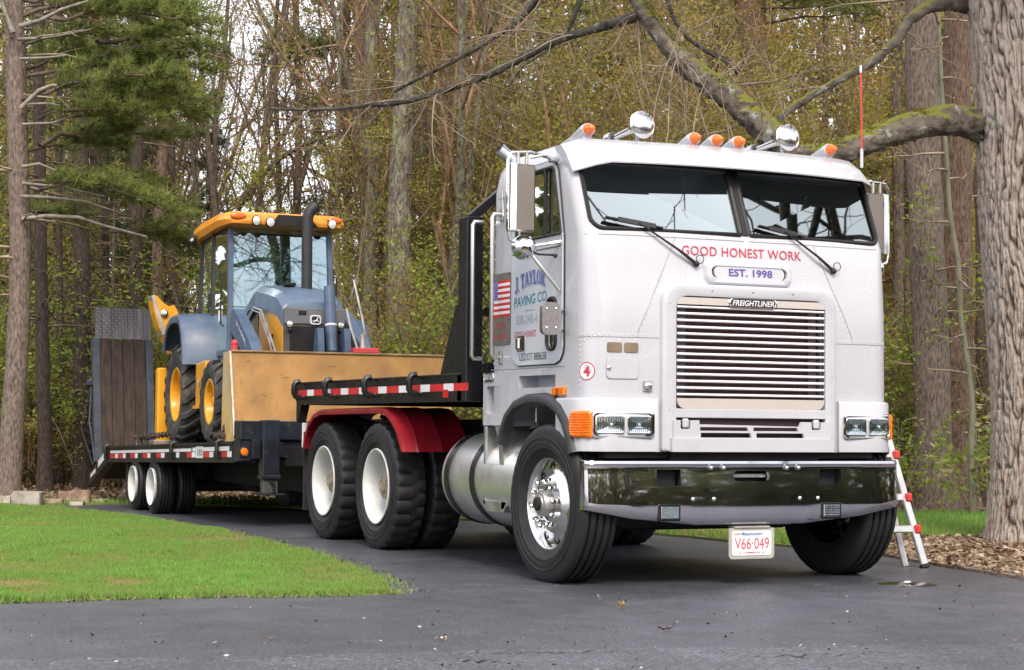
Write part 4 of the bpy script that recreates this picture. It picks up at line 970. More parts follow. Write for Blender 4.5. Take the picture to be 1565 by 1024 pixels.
# ---------------------------------------------------------------- wheels
def tyre_mesh(Rr, w, rb, n=84, kind='rib', name='tyre'):
    """along +x is the outer face; origin in the wheel's middle"""
    h = w/2; pf = [(rb, h*.72), (rb+.012, h*.80), (rb+(Rr-rb)*.28, h*.955), (rb+(Rr-rb)*.30, h*.985), (rb+(Rr-rb)*.55, h), (rb+(Rr-rb)*.78, h*.965), (Rr-.028, h*.93), (Rr-.012, h*.885), (Rr-.001, h*.80)]
    t = []
    if kind == 'rib':
        for g in (.55, .18, -.18, -.55):
            t += [(Rr+.002, h*(g+.075)), (Rr-.016, h*(g+.055)), (Rr-.016, h*(g-.055)), (Rr+.002, h*(g-.075))]
    else:
        for g in (.8, .45, .38, .05, -.05, -.38, -.45, -.8): t.append((Rr, h*g*.98))
    pf = pf+t+[(a, -b) for a, b in pf[::-1]]
    i0 = 6; i1 = len(pf)-7
    def mod(i, j, q):
        if kind == 'lug' and i0 <= i <= i1:
            ph = (j+(2 if i > len(pf)/2 else 0)) % 4
            if i in (i0, i0+1, i0+2, i1, i1-1, i1-2): return q-(.016 if ph in (0,) else 0)
            return q-(.018 if ph in (0,) else 0)
        if kind == 'rib' and i in (7, 8, len(pf)-8, len(pf)-9): return q-(.004 if j % 2 else 0)
        return q
    mb = MB(); mb.lathe(pf, (0, 0, 0), 'x', n, mod=mod); 
    for rr_ in (.45, .62):
        q = rb+(Rr-rb)*rr_; hx = h*(1.0 if rr_ > .5 else .992)
        mb.tube([(hx, q*math.cos(a), q*math.sin(a)) for a in [2*math.pi*i/48 for i in range(48)]], .0035, 4, closed=True)
    return mb.mesh(name, m_rubber, 40, fix=False)
ty_steer = tyre_mesh(.505, .28, .29, kind='rib'); ty_drive = tyre_mesh(.505, .27, .29, n=112, kind='lug')
def steer_rim():
    mb = MB(); mb.lathe([(.270, .05), (.285, .075), (.297, .088), (.303, .095), (.300, .103), (.290, .104), (.280, .094), (.270, .070), (.262, .052), (.252, .050), (.215, .060), (.192, .075), (.175, .092), (.165, .098), (.118, .098), (.112, .094), (.108, -.02)], (0, 0, 0), 'x', 60); me = mb.mesh('wheel', m_poly, 30, fix=False); o = link('wheel', me, None)
    hm = MB(); hm.lathe([(.0285, 0), (.0285, .004), (.024, .005), (.024, -.03), (0, -.03)], (0, 0, 0), 'x', 14, mi=0); hmm = hm.mesh('hand_hole', m_blackm, 30, fix=False)
    for k in range(10):
        a = R(36*k+18); link('hand_hole', hmm, o, (.0545, .232*math.cos(a), .232*math.sin(a)))
    nm = MB(); nm.lathe([(.020, 0), (.020, .022), (.017, .026), (.016, .05), (.010, .062), (0, .064)], (0, 0, 0), 'x', 10); nmm = nm.mesh('lug_nut', m_chrome, 30)
    for k in range(10):
        a = R(36*k); link('lug_nut', nmm, o, (.097, .143*math.cos(a), .143*math.sin(a)))
    h = MB(); h.lathe([(.112, .05), (.108, .085), (.085, .098), (.082, .15), (.075, .165), (.055, .168), (.052, .175), (0, .175)], (0, 0, 0), 'x', 28); h.build('hub', m_alud, o)
    h = MB(); h.lathe([(.044, .172), (.044, .185), (.036, .195), (0, .197)], (0, 0, 0), 'x', 20); h.build('hub_cap', m_blackm, o)
    t = link('tyre', ty_steer, o); return o
ya, yd = .562, 3.707
w0 = steer_rim(); w0.parent = truck; w0.location = (-1.055, ya, .5); w0.rotation_euler = (R(8), 0, R(180+2.5))
w1 = copy_tree(w0, truck); w1.location = (1.055, ya, .5); w1.rotation_euler = (R(20), 0, R(2.5))
def disc_rim(rb, depth, hubr, m_):
    mb = MB(); f = rb/.29
    mb.lathe([(.285*f, .06), (.297*f, .112), (.303*f, .120), (.300*f, .128), (.292*f, .128), (.280*f, .118), (.268*f, .10), (.262*f, .06), (.258*f, -.02), (.245*f, -.10+.12*(1-depth)), (.225*f, -.13+.12*(1-depth)), (.15*f, -.125+.12*(1-depth)), (.135*f, -.12+.12*(1-depth)), (.10*f, -.115)], (0, 0, 0), 'x', 52)
    o = link('wheel', mb.mesh('wheel', m_, 30, fix=False), None)
    h = MB(); h.lathe([(.125*f, -.14), (.115*f, .01), (.10*f, .05), (.06*f, .062), (.055*f, .075), (0, .075)], (0, 0, 0), 'x', 24); h.build('hub', mat('hub_dirty', (.32, .27, .20), .6, .3, var=.3, vs_=20), o)
    nm = MB(); nm.lathe([(.017, 0), (.017, .03), (.010, .032), (.010, .05), (0, .05)], (0, 0, 0), 'x', 6); nmm = nm.mesh('lug_nut', mat('nut_rusty', (.24, .17, .11), .7, .5, var=.3), 30)
    for k in range(8): a = R(45*k); link('lug_nut', nmm, o, (-.122, .132*f*math.cos(a), .132*f*math.sin(a)))
    return o
dr = disc_rim(.29, 1.0, .1, m_wrim); link('tyre', ty_drive, dr); inner_t = link('inner_tyre', ty_drive, dr, (-.31, 0, 0))
first = True
for sg in (-1, 1):
    for k in range(2):
        o = dr if first else copy_tree(dr); first = False
        o.parent = truck; o.location = (sg*1.065, yd+k*1.334, .5); o.rotation_euler = (R(23*k+40), 0, 0 if sg > 0 else math.pi)

# ---------------------------------------------------------------- chassis
mb = MB()
for sg in (-1, 1): mb.box(sg*.43-.04, sg*.43+.04, .12, 6.15, .78, 1.04)
for y in (1.7, 2.6, 3.2, 4.4, 5.6, 6.12): mb.box(-.45, .45, y-.05, y+.05, .8, 1.0)
ch = mb.build('chassis_frame', m_blackm, truck)
mb = MB(); mb.box(-.42, .42, .25, 1.5, .62, 1.38, .05); mb.box(-.25, .25, .3, 1.2, .45, .7, .05); mb.build('engine_block', m_blackm, truck)
for y in (ya,): mb = MB(); mb.tube([(-.95, y, .47), (-.6, y, .38), (.6, y, .38), (.95, y, .47)], .06, 8); mb.build('front_axle', m_blackm, truck)
for k in range(2): mb = MB(); mb.tube([(-.9, yd+1.334*k, .5), (.9, yd+1.334*k, .5)], .085, 10); mb.sphere((0, yd+1.334*k, .5), .24, 14, 10); mb.build('drive_axle', m_blackm, truck)
for sg in (-1, 1):
    mb = MB(); mb.bar((sg*.5, yd-.3, .62), (sg*.5, yd+1.7, .62), .09, .12); mb.build('spring_beam', m_blackm, truck)
    mb = MB(); mb.box(min(sg*.60, sg*1.19), max(sg*.60, sg*1.19), 5.60, 5.615, .22, .92, 0); mb.build('mud_flap', mat('flap_rubber', (.02, .021, .023), .7, var=.3), truck)
# inner wheel arch light bar seen through the arch
mb = MB(); mb.tube([(-1.0, 1.16, .72), (-.85, .72, 1.1)], .016, 6); mb.tube([(-1.05, .98, 1.12), (-1.05, .98, 1.02), (-1.05, .93, 1.015)], .008, 6); mb.build('shift_linkage', m_alu, truck)
# fuel tanks
def tank(sg):
    cx, cz, r_ = sg*.83, .615, .33; ya_, yb_ = 1.05, 2.44
    o = MB(); o.lathe([(0, 0), (.22, .0), (.285, .012), (.315, .035), (r_, .07), (r_, yb_-ya_-.07), (.315, yb_-ya_-.035), (.285, yb_-ya_-.012), (.22, yb_-ya_), (0, yb_-ya_)], (cx, ya_, cz), 'y', 48); t = o.build('fuel_tank', mat('tank_aluminium', (.82, .83, .84), .36, .9, var=.05, vs_=5, rvar=.06, c2=(.55, .54, .52), c2scale=4, c2lo=.55, c2hi=.8), truck)
    for y in (1.80, 2.27):
        o = MB(); o.lathe([(r_+.001, -.032), (r_+.012, -.032), (r_+.012, .032), (r_+.001, .032)], (cx, y, cz), 'y', 48); o.build('tank_strap', m_black, t)
        o = MB(); o.tube([(cx, y, cz+r_), (cx+sg*-.2, y+.0, cz+r_+.05)], .012, 6); o.box(cx-.03, cx+.03, y-.02, y+.02, cz+r_-.01, cz+r_+.05); o.build('strap_bolt', m_alud, t)
    o = MB(); o.tube([(sg*.80, 2.1, .9), (sg*.7, 1.95, 1.0), (sg*.72, 1.8, 1.1)], .02, 8); o.build('fuel_hose', m_blackm, t)
for sg in (-1, 1): tank(sg)

# ---------------------------------------------------------------- flatbed and rack
mb = MB(); Yb0, Yb1 = 1.86, 5.755
mb.box(-1.19, 1.19, Yb0, Yb1, 1.27, 1.325); bed = mb.build('bed_deck', m_black, truck)
for i in range(10):
    w = 2.38/10; pk = MB(); pk.box(-1.19+i*w+.003, -1.19+(i+1)*w-.003, Yb0+.02, Yb1-.02, 1.326, 1.346, .003); pk.build('plank', mat('bed_plank', (.045, .035, .028), .8, var=.35, vs_=5, stretch=(6, 1, 1)), bed)
for sg in (-1, 1):
    a, b = sorted((sg*1.19, sg*1.225)); mb = MB(); mb.prism([(Yb0, 1.16), (5.62, 1.16), (Yb1, 1.20), (Yb1, 1.348), (Yb0, 1.348)], 'x', a, b); sr = mb.build('side_rail', m_black, bed, smooth=0)
    lip = MB(); a, b = sorted((sg*1.16, sg*1.235)); lip.box(a, b, Yb0, Yb1, 1.348, 1.362, .004); lip.build('rail_cap', m_black, bed)
mb = MB(); mb.box(-1.19, 1.19, Yb1-.03, Yb1, 1.16, 1.348); mb.prism([(5.60, 1.16), (5.745, 1.20), (5.745, 1.02), (5.71, 1.0)], 'x', -1.22, -1.14); mb.prism([(5.60, 1.16), (5.745, 1.20), (5.745, 1.02), (5.71, 1.0)], 'x', 1.14, 1.22); mb.build('tail_sill', m_black, bed, smooth=0)
for k, y in enumerate((2.2, 2.9, 3.6, 4.3, 5.0)): mb = MB(); mb.box(-1.15, 1.15, y-.04, y+.04, 1.17, 1.27); mb.build('cross_bearer', m_blackm, bed)
# reflective tape, one strip a piece
y = 5.68; k = 0
while y > 1.98:
    L_ = .27 if k % 2 == 0 else .19
    t = MB(); t.add([(-1.2262, y, 1.238), (-1.2262, y-L_, 1.238), (-1.2262, y-L_, 1.292), (-1.2262, y, 1.292)], [(0, 1, 2, 3)]); t.build('reflector_strip', m_ltape_r if k % 2 == 0 else m_ltape_w, bed, fix=False, smooth=0)
    y -= L_; k += 1
mb = MB(); mb.box(-1.229, -1.225, 2.10, 2.20, 1.19, 1.25, .002); mb.build('side_reflector', m_red, bed)
for y in (5.60, 4.72, 3.72, 2.72):
    mb = MB(); pts = [(-1.235, y, 1.225), (-1.275, y, 1.235), (-1.29, y, 1.26), (-1.29, y, 1.335), (-1.275, y, 1.362), (-1.235, y, 1.37)]
    mb.tube(pts, .026, 8); mb.build('stake_loop', mat('loop_black', (.01, .01, .012), .25, var=.2), bed)
mb = MB(); mb.box(-1.16, -1.13, 5.735, 5.75, 1.07, 1.15); mb.build('tail_reflector', m_red, bed)
mb = MB(); mb.box(-1.2, -1.0, 5.62, 5.63, .78, 1.0); mb.build('corner_plate', m_ltape_w, bed)
# headache rack
mb = MB(); yk = 1.78; mb.box(-1.06, 1.06, yk+.02, yk+.10, 1.36, 1.44, .006); rack = mb.build('headache_rack', m_black, truck)
for sg in (-1, 1): mb = MB(); a, b = sorted((sg*1.225, sg*1.10)); mb.box(a, b, yk, yk+.16, 1.16, 2.47, .006); mb.build('rack_post', m_black, rack)
for sg in (-1, 1):
    t = MB(); t.bar((sg*1.18, yk+.06, 2.46), (sg*.78, yk+.06, 2.80), .06, .07, up=(0, 1, 0), bev=.004); t.build('corner_tube', m_black, rack)
    g_ = MB(); a, b = sorted((sg*1.225, sg*1.213)); g_.prism([(yk+.16, 1.36), (yk+.48, 1.36), (yk+.20, 1.85), (yk+.16, 1.85)], 'x', a, b); g_.build('gusset', m_black, rack, smooth=0)
t = MB(); t.box(-.80, .80, yk+.02, yk+.10, 2.775, 2.835, .004); t.build('top_tube', m_black, rack)
for z in (1.20, 1.80): t = MB(); t.box(-1.06, 1.06, yk+.02, yk+.08, z-.03, z+.03); t.build('cross_tube', m_black, rack)
me_ = MB(); dx, dz = .10, .056; zz = 1.22; r_ = 0
lines = []
while zz < 2.78:
    lim = 1.11 if zz < 2.47 else 1.11-(zz-2.47)*1.1
    n = int(2*lim/dx)
    pts = [(-lim+i*dx/2, yk+.09, zz+(dz*.5 if (i+r_) % 2 else -dz*.5)) for i in range(2*n+1)]
    lines.append((pts, [.006]*len(pts), 4)); zz += dz; r_ += 1
tag(link('expanded_mesh', tubes_np(lines, 'expanded_mesh', m_black), rack), kind='stuff')
# red plastic quarter fenders over the tandem
def redfender(sg):
    c = [(5.52, .77), (5.50, .86), (5.40, .98), (5.24, 1.065), (5.05, 1.10), (4.4, 1.105), (3.6, 1.11), (3.42, 1.10), (3.27, 1.04), (3.14, .95), (3.06, .85), (3.02, .785)]
    rings = []; wds = [(1.225, -.03), (1.228, -.005), (1.222, .012), (1.19, .018), (1.12, .016), (1.10, .024), (1.08, .016), (.92, .016), (.90, .024), (.88, .016), (.70, .016), (.68, .022), (.66, .012), (.66, .0), (1.0, .0), (1.2, -.03)]
    for i, (y, z) in enumerate(c):
        a, b = c[max(i-1, 0)], c[min(i+1, len(c)-1)]; t = Vector((b[0]-a[0], b[1]-a[1])).normalized(); nv = Vector((t.y, -t.x))
        if nv.y < 0 and i not in (0, len(c)-1): nv = -nv
        if i == 0: nv = Vector((1, 0))
        if i == len(c)-1: nv = Vector((-1, 0))
        rings.append([(sg*x, y+nv.x*d, z+nv.y*d) for x, d in wds])
    o = MB(); o.loft(rings); f = o.build('wheel_fender', m_redp, truck, smooth=40)
    for yy in (3.3, 4.4, 5.2): b = MB(); b.tube([(sg*.42, yy, .95), (sg*.66, yy, 1.0), (sg*.9, yy, 1.06)], .02, 6); b.build('fender_bracket', m_blackm, f)
for sg in (-1, 1): redfender(sg)
mb = MB(); mb.box(-.35, .35, 6.0, 6.15, .62, .85, .01); mb.sphere((0, 6.25, .68), .09, 12, 8); mb.build('pintle_hitch', m_blackm, truck)
# ================================================================== THE TRAILER (tag trailer behind the truck, tail slightly low)
trailer = empty('equipment_trailer', (0, 7.7, 0), 'black low-deck equipment trailer with one raised loading ramp, hitched behind the truck', 'trailer')
TO = Vector((0, 7.7, 0))
def tb(mb, name, mt, parent=None, **k):
    mb.v = [tuple(Vector(p)-TO) for p in mb.v]; return mb.build(name, mt, parent or trailer, **k)
def dz_(y): return .80-.0232*(y-7.7)          # deck top along the trailer
m_tblk = mat('trailer_black', (.014, .014, .016), .42, var=.3, vs_=5, rvar=.1, c2=(.05, .045, .04), c2scale=5, c2lo=.55, c2hi=.78)
m_tnavy = mat('trailer_blueblack', (.014, .018, .028), .35, var=.3, vs_=5, rvar=.1, c2=(.05, .05, .055), c2scale=7, c2lo=.56, c2hi=.75)
m_wood = mat('worn_deck_wood', (.050, .035, .029), .85, var=.3, vs_=3, stretch=(6, 6, 1), bump=.2, bs=20, c2=(.095, .07, .06), c2scale=7, c2lo=.56, c2hi=.78)
m_slate = mat('ramp_grey_steel', (.05, .062, .088), .5, .2, var=.2, vs_=8, c2=(.17, .15, .14), c2scale=6, c2lo=.58, c2hi=.75)
Y0, Y1 = 7.66, 13.80
# side rails follow the sloping deck
for sg in (-1, 1):
    a, b = sorted((sg*1.20, sg*1.27)); mb = MB()
    mb.prism([(Y0, dz_(Y0)-.205), (Y1, dz_(Y1)-.20), (Y1, dz_(Y1)), (Y0, dz_(Y0))], 'x', a, b); tb(mb, 'side_rail', m_tblk, smooth=0)
    mb = MB(); a, b = sorted((sg*1.15, sg*1.285)); mb.prism([(Y0, dz_(Y0)-.018), (Y1, dz_(Y1)-.018), (Y1, dz_(Y1)+.008), (Y0, dz_(Y0)+.008)], 'x', a, b); tb(mb, 'rub_rail', m_tblk, smooth=0)
    a, b = sorted((sg*1.16, sg*1.27)); mb = MB()
    mb.prism([(Y1, .46), (15.0, .12), (15.0, .29), (14.41, .47), (Y1, .66)], 'x', a, b); bt = tb(mb, 'beaver_tail', m_tblk, smooth=0)
    mb = MB(); xx = sg*1.2725; mb.add([(xx, Y1+.06, .62-.09), (xx, 14.40, .44-.075), (xx, 14.40, .46), (xx, Y1+.06, .63)], [(0, 1, 2, 3)]); mb.add([(xx, 14.55, .36), (xx, 14.9, .27), (xx, 14.9, .215), (xx, 14.55, .305)], [(0, 1, 2, 3)])
    tag(tb(mb, 'tail_tape', m_ltape_w, fix=False, smooth=0), kind='stuff')
dk = MB(); dk.prism([(Y0, dz_(Y0)-.12), (Y1, dz_(Y1)-.12), (Y1, dz_(Y1)-.06), (Y0, dz_(Y0)-.06)], 'x', -1.2, 1.2); deck = tb(dk, 'deck_frame', m_blackm, smooth=0)
for i in range(9):
    w = 2.3/9; pk = MB(); x0 = -1.15+i*w; pk.prism([(Y0, dz_(Y0)-.055), (Y1, dz_(Y1)-.055), (Y1, dz_(Y1)-.005), (Y0, dz_(Y0)-.005)], 'x', x0+.004, x0+w-.004); tb(pk, 'plank', m_wood, deck, smooth=0)
tl = MB(); tl.prism([(Y1, .54), (15.0, .20), (15.0, .27), (14.4, .45), (Y1, .64)], 'x', -1.16, 1.16); tb(tl, 'tail_deck', m_wood, smooth=0)
for sg in (-.5, .5): mb = MB(); mb.box(sg-.06, sg+.06, Y0, 13.7, .30, .62); tb(mb, 'main_beam', m_blackm)
# tape on the near rail: white line above, red and white blocks below
mb = MB(); xx = -1.2722
mb.add([(xx, 13.62, dz_(13.62)-.085), (xx, 9.35, dz_(9.35)-.085), (xx, 9.35, dz_(9.35)-.052), (xx, 13.62, dz_(13.62)-.052)], [(0, 1, 2, 3)])
tb(mb, 'rail_stripe', m_ltape_w, fix=False, smooth=0)
mb = MB(); mb.add([(xx, 9.30, dz_(9.3)-.085), (xx, 7.80, dz_(7.8)-.085), (xx, 7.80, dz_(7.8)-.04), (xx, 9.30, dz_(9.3)-.045)], [(0, 1, 2, 3)]); tb(mb, 'rail_stripe', m_ltape_w, fix=False, smooth=0)
def rtape(ya_, yb_, mt):
    m2 = MB(); m2.add([(xx, ya_, dz_(ya_)-.15), (xx, yb_, dz_(yb_)-.15), (xx, yb_, dz_(yb_)-.092), (xx, ya_, dz_(ya_)-.092)], [(0, 1, 2, 3)]); tb(m2, 'reflector_strip', mt, fix=False, smooth=0)
def yof(px): return onx(px, 697, -1.272)[1]
for (a, b, w_) in ((168, 176, 0), (176, 180, 1), (180, 188, 0), (188, 192, 1), (199, 206, 0), (206, 210.5, 1), (218, 225.5, 0), (225.5, 230, 1), (239, 246, 0), (246, 251.5, 1), (269, 274, 1), (285.5, 293, 0), (293, 299, 1), (311, 320, 0), (320, 326, 1), (338, 347, 0), (347, 354, 1)):
    rtape(yof(a), yof(b), m_ltape_w if w_ else m_ltape_r)
mb = MB(); mb.add([(-1.2735, yof(299.5), dz_(9.2)-.155), (-1.2735, yof(310.5), dz_(9)-.155), (-1.2735, yof(310.5), dz_(9)-.03), (-1.2735, yof(299.5), dz_(9.2)-.03)], [(0, 1, 2, 3)]); vp = tb(mb, 'vin_plate', m_ltape_w, fix=False, smooth=0)
mb = MB()
for i, px in enumerate((302, 304, 305.3, 307, 308.5)): mb.add([(-1.2742, yof(px), dz_(9.1)-.13), (-1.2742, yof(px+.7), dz_(9.1)-.13), (-1.2742, yof(px+.7), dz_(9.1)-.06), (-1.2742, yof(px), dz_(9.1)-.06)], [(0, 1, 2, 3)])
tag(tb(mb, 'plate_marks', m_tblack, vp, fix=False, smooth=0), kind='stuff')
for px in (164, 265, 335):
    y = yof(px); z = dz_(y); mb = MB(); mb.tube([(-1.28, y, z-.17), (-1.30, y, z-.14), (-1.30, y, z-.0), (-1.28, y, z+.02), (-1.24, y, z+.02)], .022, 8); tb(mb, 'stake_loop', m_tblk)
# headboard, corner box with amber marker, jack, drawbar
hb = MB(); hb.box(-1.27, 1.27, 7.40, 7.655, .825, 1.015, .008); tb(hb, 'headboard', m_tnavy)
for sg in (-1, 1): a, b = sorted((sg*1.27, sg*1.09)); mb = MB(); mb.prism([(7.42, .62), (7.655, .60), (7.655, .823), (7.42, .823)], 'x', a, b); tb(mb, 'corner_box', m_tnavy, smooth=0)
mb = MB(); mb.box(-1.085, 1.085, 7.50, 7.65, .60, .823, .006); tb(mb, 'front_beam', m_tnavy)
mb = MB(); mb.prism([(-1.0, .68), (.6, .44), (.6, .823), (-1.0, .823)], 'y', 7.45, 7.49); tb(mb, 'front_plate', m_tnavy, smooth=0)
p = ony(373.5, 690.5, 7.41); mb = MB(); mb.lathe([(.042, 0), (.042, .008), (.030, .02), (0, .024)], (p[0], 7.418, p[2]), (0, -1, 0), 20); mk = tb(mb, 'amber_marker', m_amber)
mb = MB(); mb.tube([(p[0]+.046*math.cos(t), 7.412, p[2]+.046*math.sin(t)) for t in th[::2]], .009, 6, closed=True); tb(mb, 'marker_grommet', m_gasket, mk)
jx = (ony(401.5, 690, 7.3)[0]+ony(423.5, 690, 7.3)[0])/2
def jack(x):
    mb = MB(); mb.box(x-.085, x+.085, 7.24, 7.40, .455, 1.025, .008); j = tb(mb, 'landing_jack', m_tnavy)
    mb = MB(); mb.box(x-.098, x+.098, 7.23, 7.39, .44, .48, .006); tb(mb, 'jack_collar', m_tnavy, j)
    mb = MB(); mb.box(x-.075, x+.075, 7.26, 7.37, .30, .45, .006); tb(mb, 'jack_leg', mat('jack_grey', (.12, .12, .12), .5, .5), j)
    mb = MB(); mb.tube([(x-.01, 7.255, .43), (x+.03, 7.25, .38), (x+.03, 7.25, .31)], .018, 6); tb(mb, 'jack_pin', m_tblk, j)
    mb = MB(); mb.box(x-.13, x+.13, 7.18, 7.44, .285, .30, .004); tb(mb, 'jack_pad', m_tblk, j)
    mb = MB(); mb.box(x+.09, x+.13, 7.30, 7.38, .66, .80, .004); mb.box(x-.17, x-.09, 7.32, 7.40, .64, .83, .004); tag(tb(mb, 'jack_mounts', m_tnavy, j), kind='stuff')
jack(jx); jack(-jx)
for sg in (-1, 1): mb = MB(); mb.bar((sg*.75, 7.5, .66), (sg*.06, 6.4, .66), .09, .18); tb(mb, 'drawbar', m_blackm)
mb = MB(); mb.tube([(0.05*math.cos(t)*1.4, 6.33+.05*math.sin(t)*1.4, .68) for t in th[::2]], .022, 8, closed=True); tb(mb, 'lunette_ring', m_blackm)
mb = MB(); mb.box(-.5, .1, 6.75, 7.1, .18, .34, .02); tb(mb, 'chain_box', m_blackm)
# wheels
ty_tr = tyre_mesh(.325, .215, .205, n=64, kind='rib', name='tyre')
tw = disc_rim(.213, .85, .07, m_wrim); link('tyre', ty_tr, tw); link('inner_tyre', ty_tr, tw, (-.25, 0, 0))
first = True
for sg in (-1, 1):
    for y in (11.22, 12.22):
        o = tw if first else copy_tree(tw); first = False
        o.parent = trailer; o.location = (sg*1.16, y-7.7, -.09+.32); o.rotation_euler = (R(30*y), 0, 0 if sg > 0 else math.pi)
for y in (11.22, 12.22): mb = MB(); mb.tube([(-1.0, y, .23), (1.0, y, .23)], .06, 8); tb(mb, 'axle', m_blackm)
for sg in (-1, 1):
    mb = MB(); mb.box(min(sg*.7, sg*1.25), max(sg*.7, sg*1.25), 12.72, 12.735, .02, .5); tb(mb, 'mud_flap', MATS['flap_rubber'])
mb = MB(); mb.box(-.35, .1, 8.9, 9.3, .1, .4, .05); mb.tube([(-.3, 9.9, .3), (-.3, 10.5, .3)], .1, 10); tag(tb(mb, 'air_tank', m_blackm), kind='stuff')
# ramp: two steel channels, planks, tread plate on top, leaning back
def rp(x, t, off=0.0):
    """point on the ramp: t 0 at the hinge, 1 at the plate's upper edge"""
    return Vector((x, 14.62+.42*t+off, .43+2.13*t))
xl, xr, tp = -1.265, -.475, .795
mb = MB(); mb.bar(rp(xl+.03, 0), rp(xl+.03, tp), .10, .13, up=(0, 1, 0), bev=.004); ramp_ = tb(mb, 'ramp', m_slate)
mb = MB(); mb.bar(rp(xr-.03, 0), rp(xr-.03, tp), .10, .13, up=(0, 1, 0), bev=.004); tb(mb, 'ramp_channel', m_slate, ramp_)
nP = 4; w = (xr-xl-.16)/nP
for i in range(nP):
    x = xl+.08+w*(i+.5); mb = MB(); mb.bar(rp(x, .0, -.02), rp(x, tp-.005, -.02), w-.006, .05, up=(0, 1, 0), bev=.003); tb(mb, 'plank', m_wood, ramp_)
for t in (.05, .4, .78): mb = MB(); mb.bar(rp(xl+.05, t, .04), rp(xr-.05, t, .04), .05, .06, up=(0, 1, 0)); tb(mb, 'ramp_crossbar', m_slate, ramp_)
m_tread = bpy.data.materials.new('tread_plate'); m_tread.use_nodes = True
def _tread():
    nt = m_tread.node_tree; N, L = nt.nodes, nt.links; b = N['Principled BSDF']; b.inputs['Metallic'].default_value = .7; b.inputs['Roughness'].default_value = .45
    tc = N.new('ShaderNodeTexCoord'); no = N.new('ShaderNodeTexNoise'); no.inputs['Scale'].default_value = 5; no.inputs['Detail'].default_value = 8
    mp = N.new('ShaderNodeMapping'); mp.inputs['Scale'].default_value = (3, 1, .25); L.new(tc.outputs['Object'], mp.inputs[0]); L.new(mp.outputs[0], no.inputs['Vector'])
    r_ = ramp(nt, [(.42, (.10, .10, .115)), (.58, (.15, .145, .155)), (.70, (.30, .22, .19))]); L.new(no.outputs['Fac'], r_.inputs[0]); L.new(r_.outputs[0], b.inputs['Base Color'])
_tread()
mb = MB(); mb.bar(rp((xl+xr)/2+.01, tp+.003, -.035), rp((xl+xr)/2+.01, 1.0, -.035), xr-xl-.02, .012, up=(0, 1, 0)); tpl = tb(mb, 'tread_plate', m_tread, ramp_)
lug = MB(); kx = 17; kz = 11
for i in range(kx):
    for j in range(kz):
        x = xl+.05+(xr-xl-.08)*i/(kx-1); t = tp+.012+(1-tp-.02)*j/(kz-1); c_ = rp(x, t, -.043); s_ = 1 if (i+j) % 2 else -1
        d = Vector((.016*s_, .003, .016)); e_ = Vector((.004, 0, -.004*s_))
        lug.add([c_-d, c_+e_, c_+d, c_-e_], [(0, 1, 2, 3)])
tag(tb(lug, 'tread_lugs', mat('tread_lug_metal', (.24, .235, .245), .35, .8), tpl, fix=False), kind='stuff')
mb = MB(); mb.tube([(-1.29, 14.85, 1.5), (-1.33, 14.75, 1.0), (-1.28, 14.55, .45)], .014, 6); mb.box(-1.36, -1.26, 14.8, 14.9, 1.48, 1.56, .01); tb(mb, 'ramp_spring_rod', m_slate, ramp_)
mb = MB(); mb.tube([(-1.30, 14.85, 1.5), (-1.42, 14.85, .9), (-1.30, 14.6, .4)], .006, 5); tb(mb, 'ramp_cable', m_slate, ramp_)
# tie-down chains
def chain(name, pts, label, r_=.055):
    p0 = Vector(pts[0]); o = empty(name, p0, label, 'chain', 'tie-down chains on the trailer deck'); lk = MB()
    lk.tube([(r_*.55*math.cos(t), r_*math.sin(t), 0) for t in th[::4]], r_*.2, 5, closed=True); lm = lk.mesh('link', mat('chain_steel', (.09, .07, .06), .55, .6, var=.3), 40)
    seg = 0
    for a, b in zip(pts, pts[1:]):
        a, b = Vector(a), Vector(b); d = b-a; n = max(1, int(d.length/(r_*1.35)))
        q = d.to_track_quat('Y', 'Z')
        for i in range(n):
            l_ = link('link', lm, o, a+d*((i+.5)/n)-p0); l_.rotation_mode = 'QUATERNION'; l_.rotation_quaternion = q @ Vector((0, 1, 0)).rotation_difference(Vector((0, 1, 0))) @ Matrix.Rotation(R(90 if seg % 2 else 0), 3, 'Y').to_quaternion(); seg += 1
    return o
def onr(px, py, x=-1.2): return tuple(onx(px, py, x))
c1 = chain('tie_down_chain', [onr(211, 684, -1.24), onr(213, 668, -1.22), onr(256, 664, -1.15)], 'dark steel chain with binder running from the deck edge to the rear machine wheel')
b_ = MB(); o0 = Vector(c1.location); b_.tube([Vector(onr(207, 668))-o0, Vector(onr(225, 670))-o0, Vector(onr(242, 665))-o0], [.03, .022, .03], 8); b_.tube([Vector(onr(222, 668))-o0, Vector(onr(238, 666))-o0], .02, 6); b_.build('binder', MATS['chain_steel'], c1)
c2 = chain('tie_down_chain', [onr(333, 684, -1.24), onr(336, 665, -1.2), onr(350, 648, -1.12)], 'dark steel chain running up from the deck edge to the loader bucket')
b_ = MB(); o0 = Vector(c2.location); b_.tube([Vector(onr(330, 668))-o0, Vector(onr(340, 664))-o0], .03, 8); b_.build('binder', MATS['chain_steel'], c2)
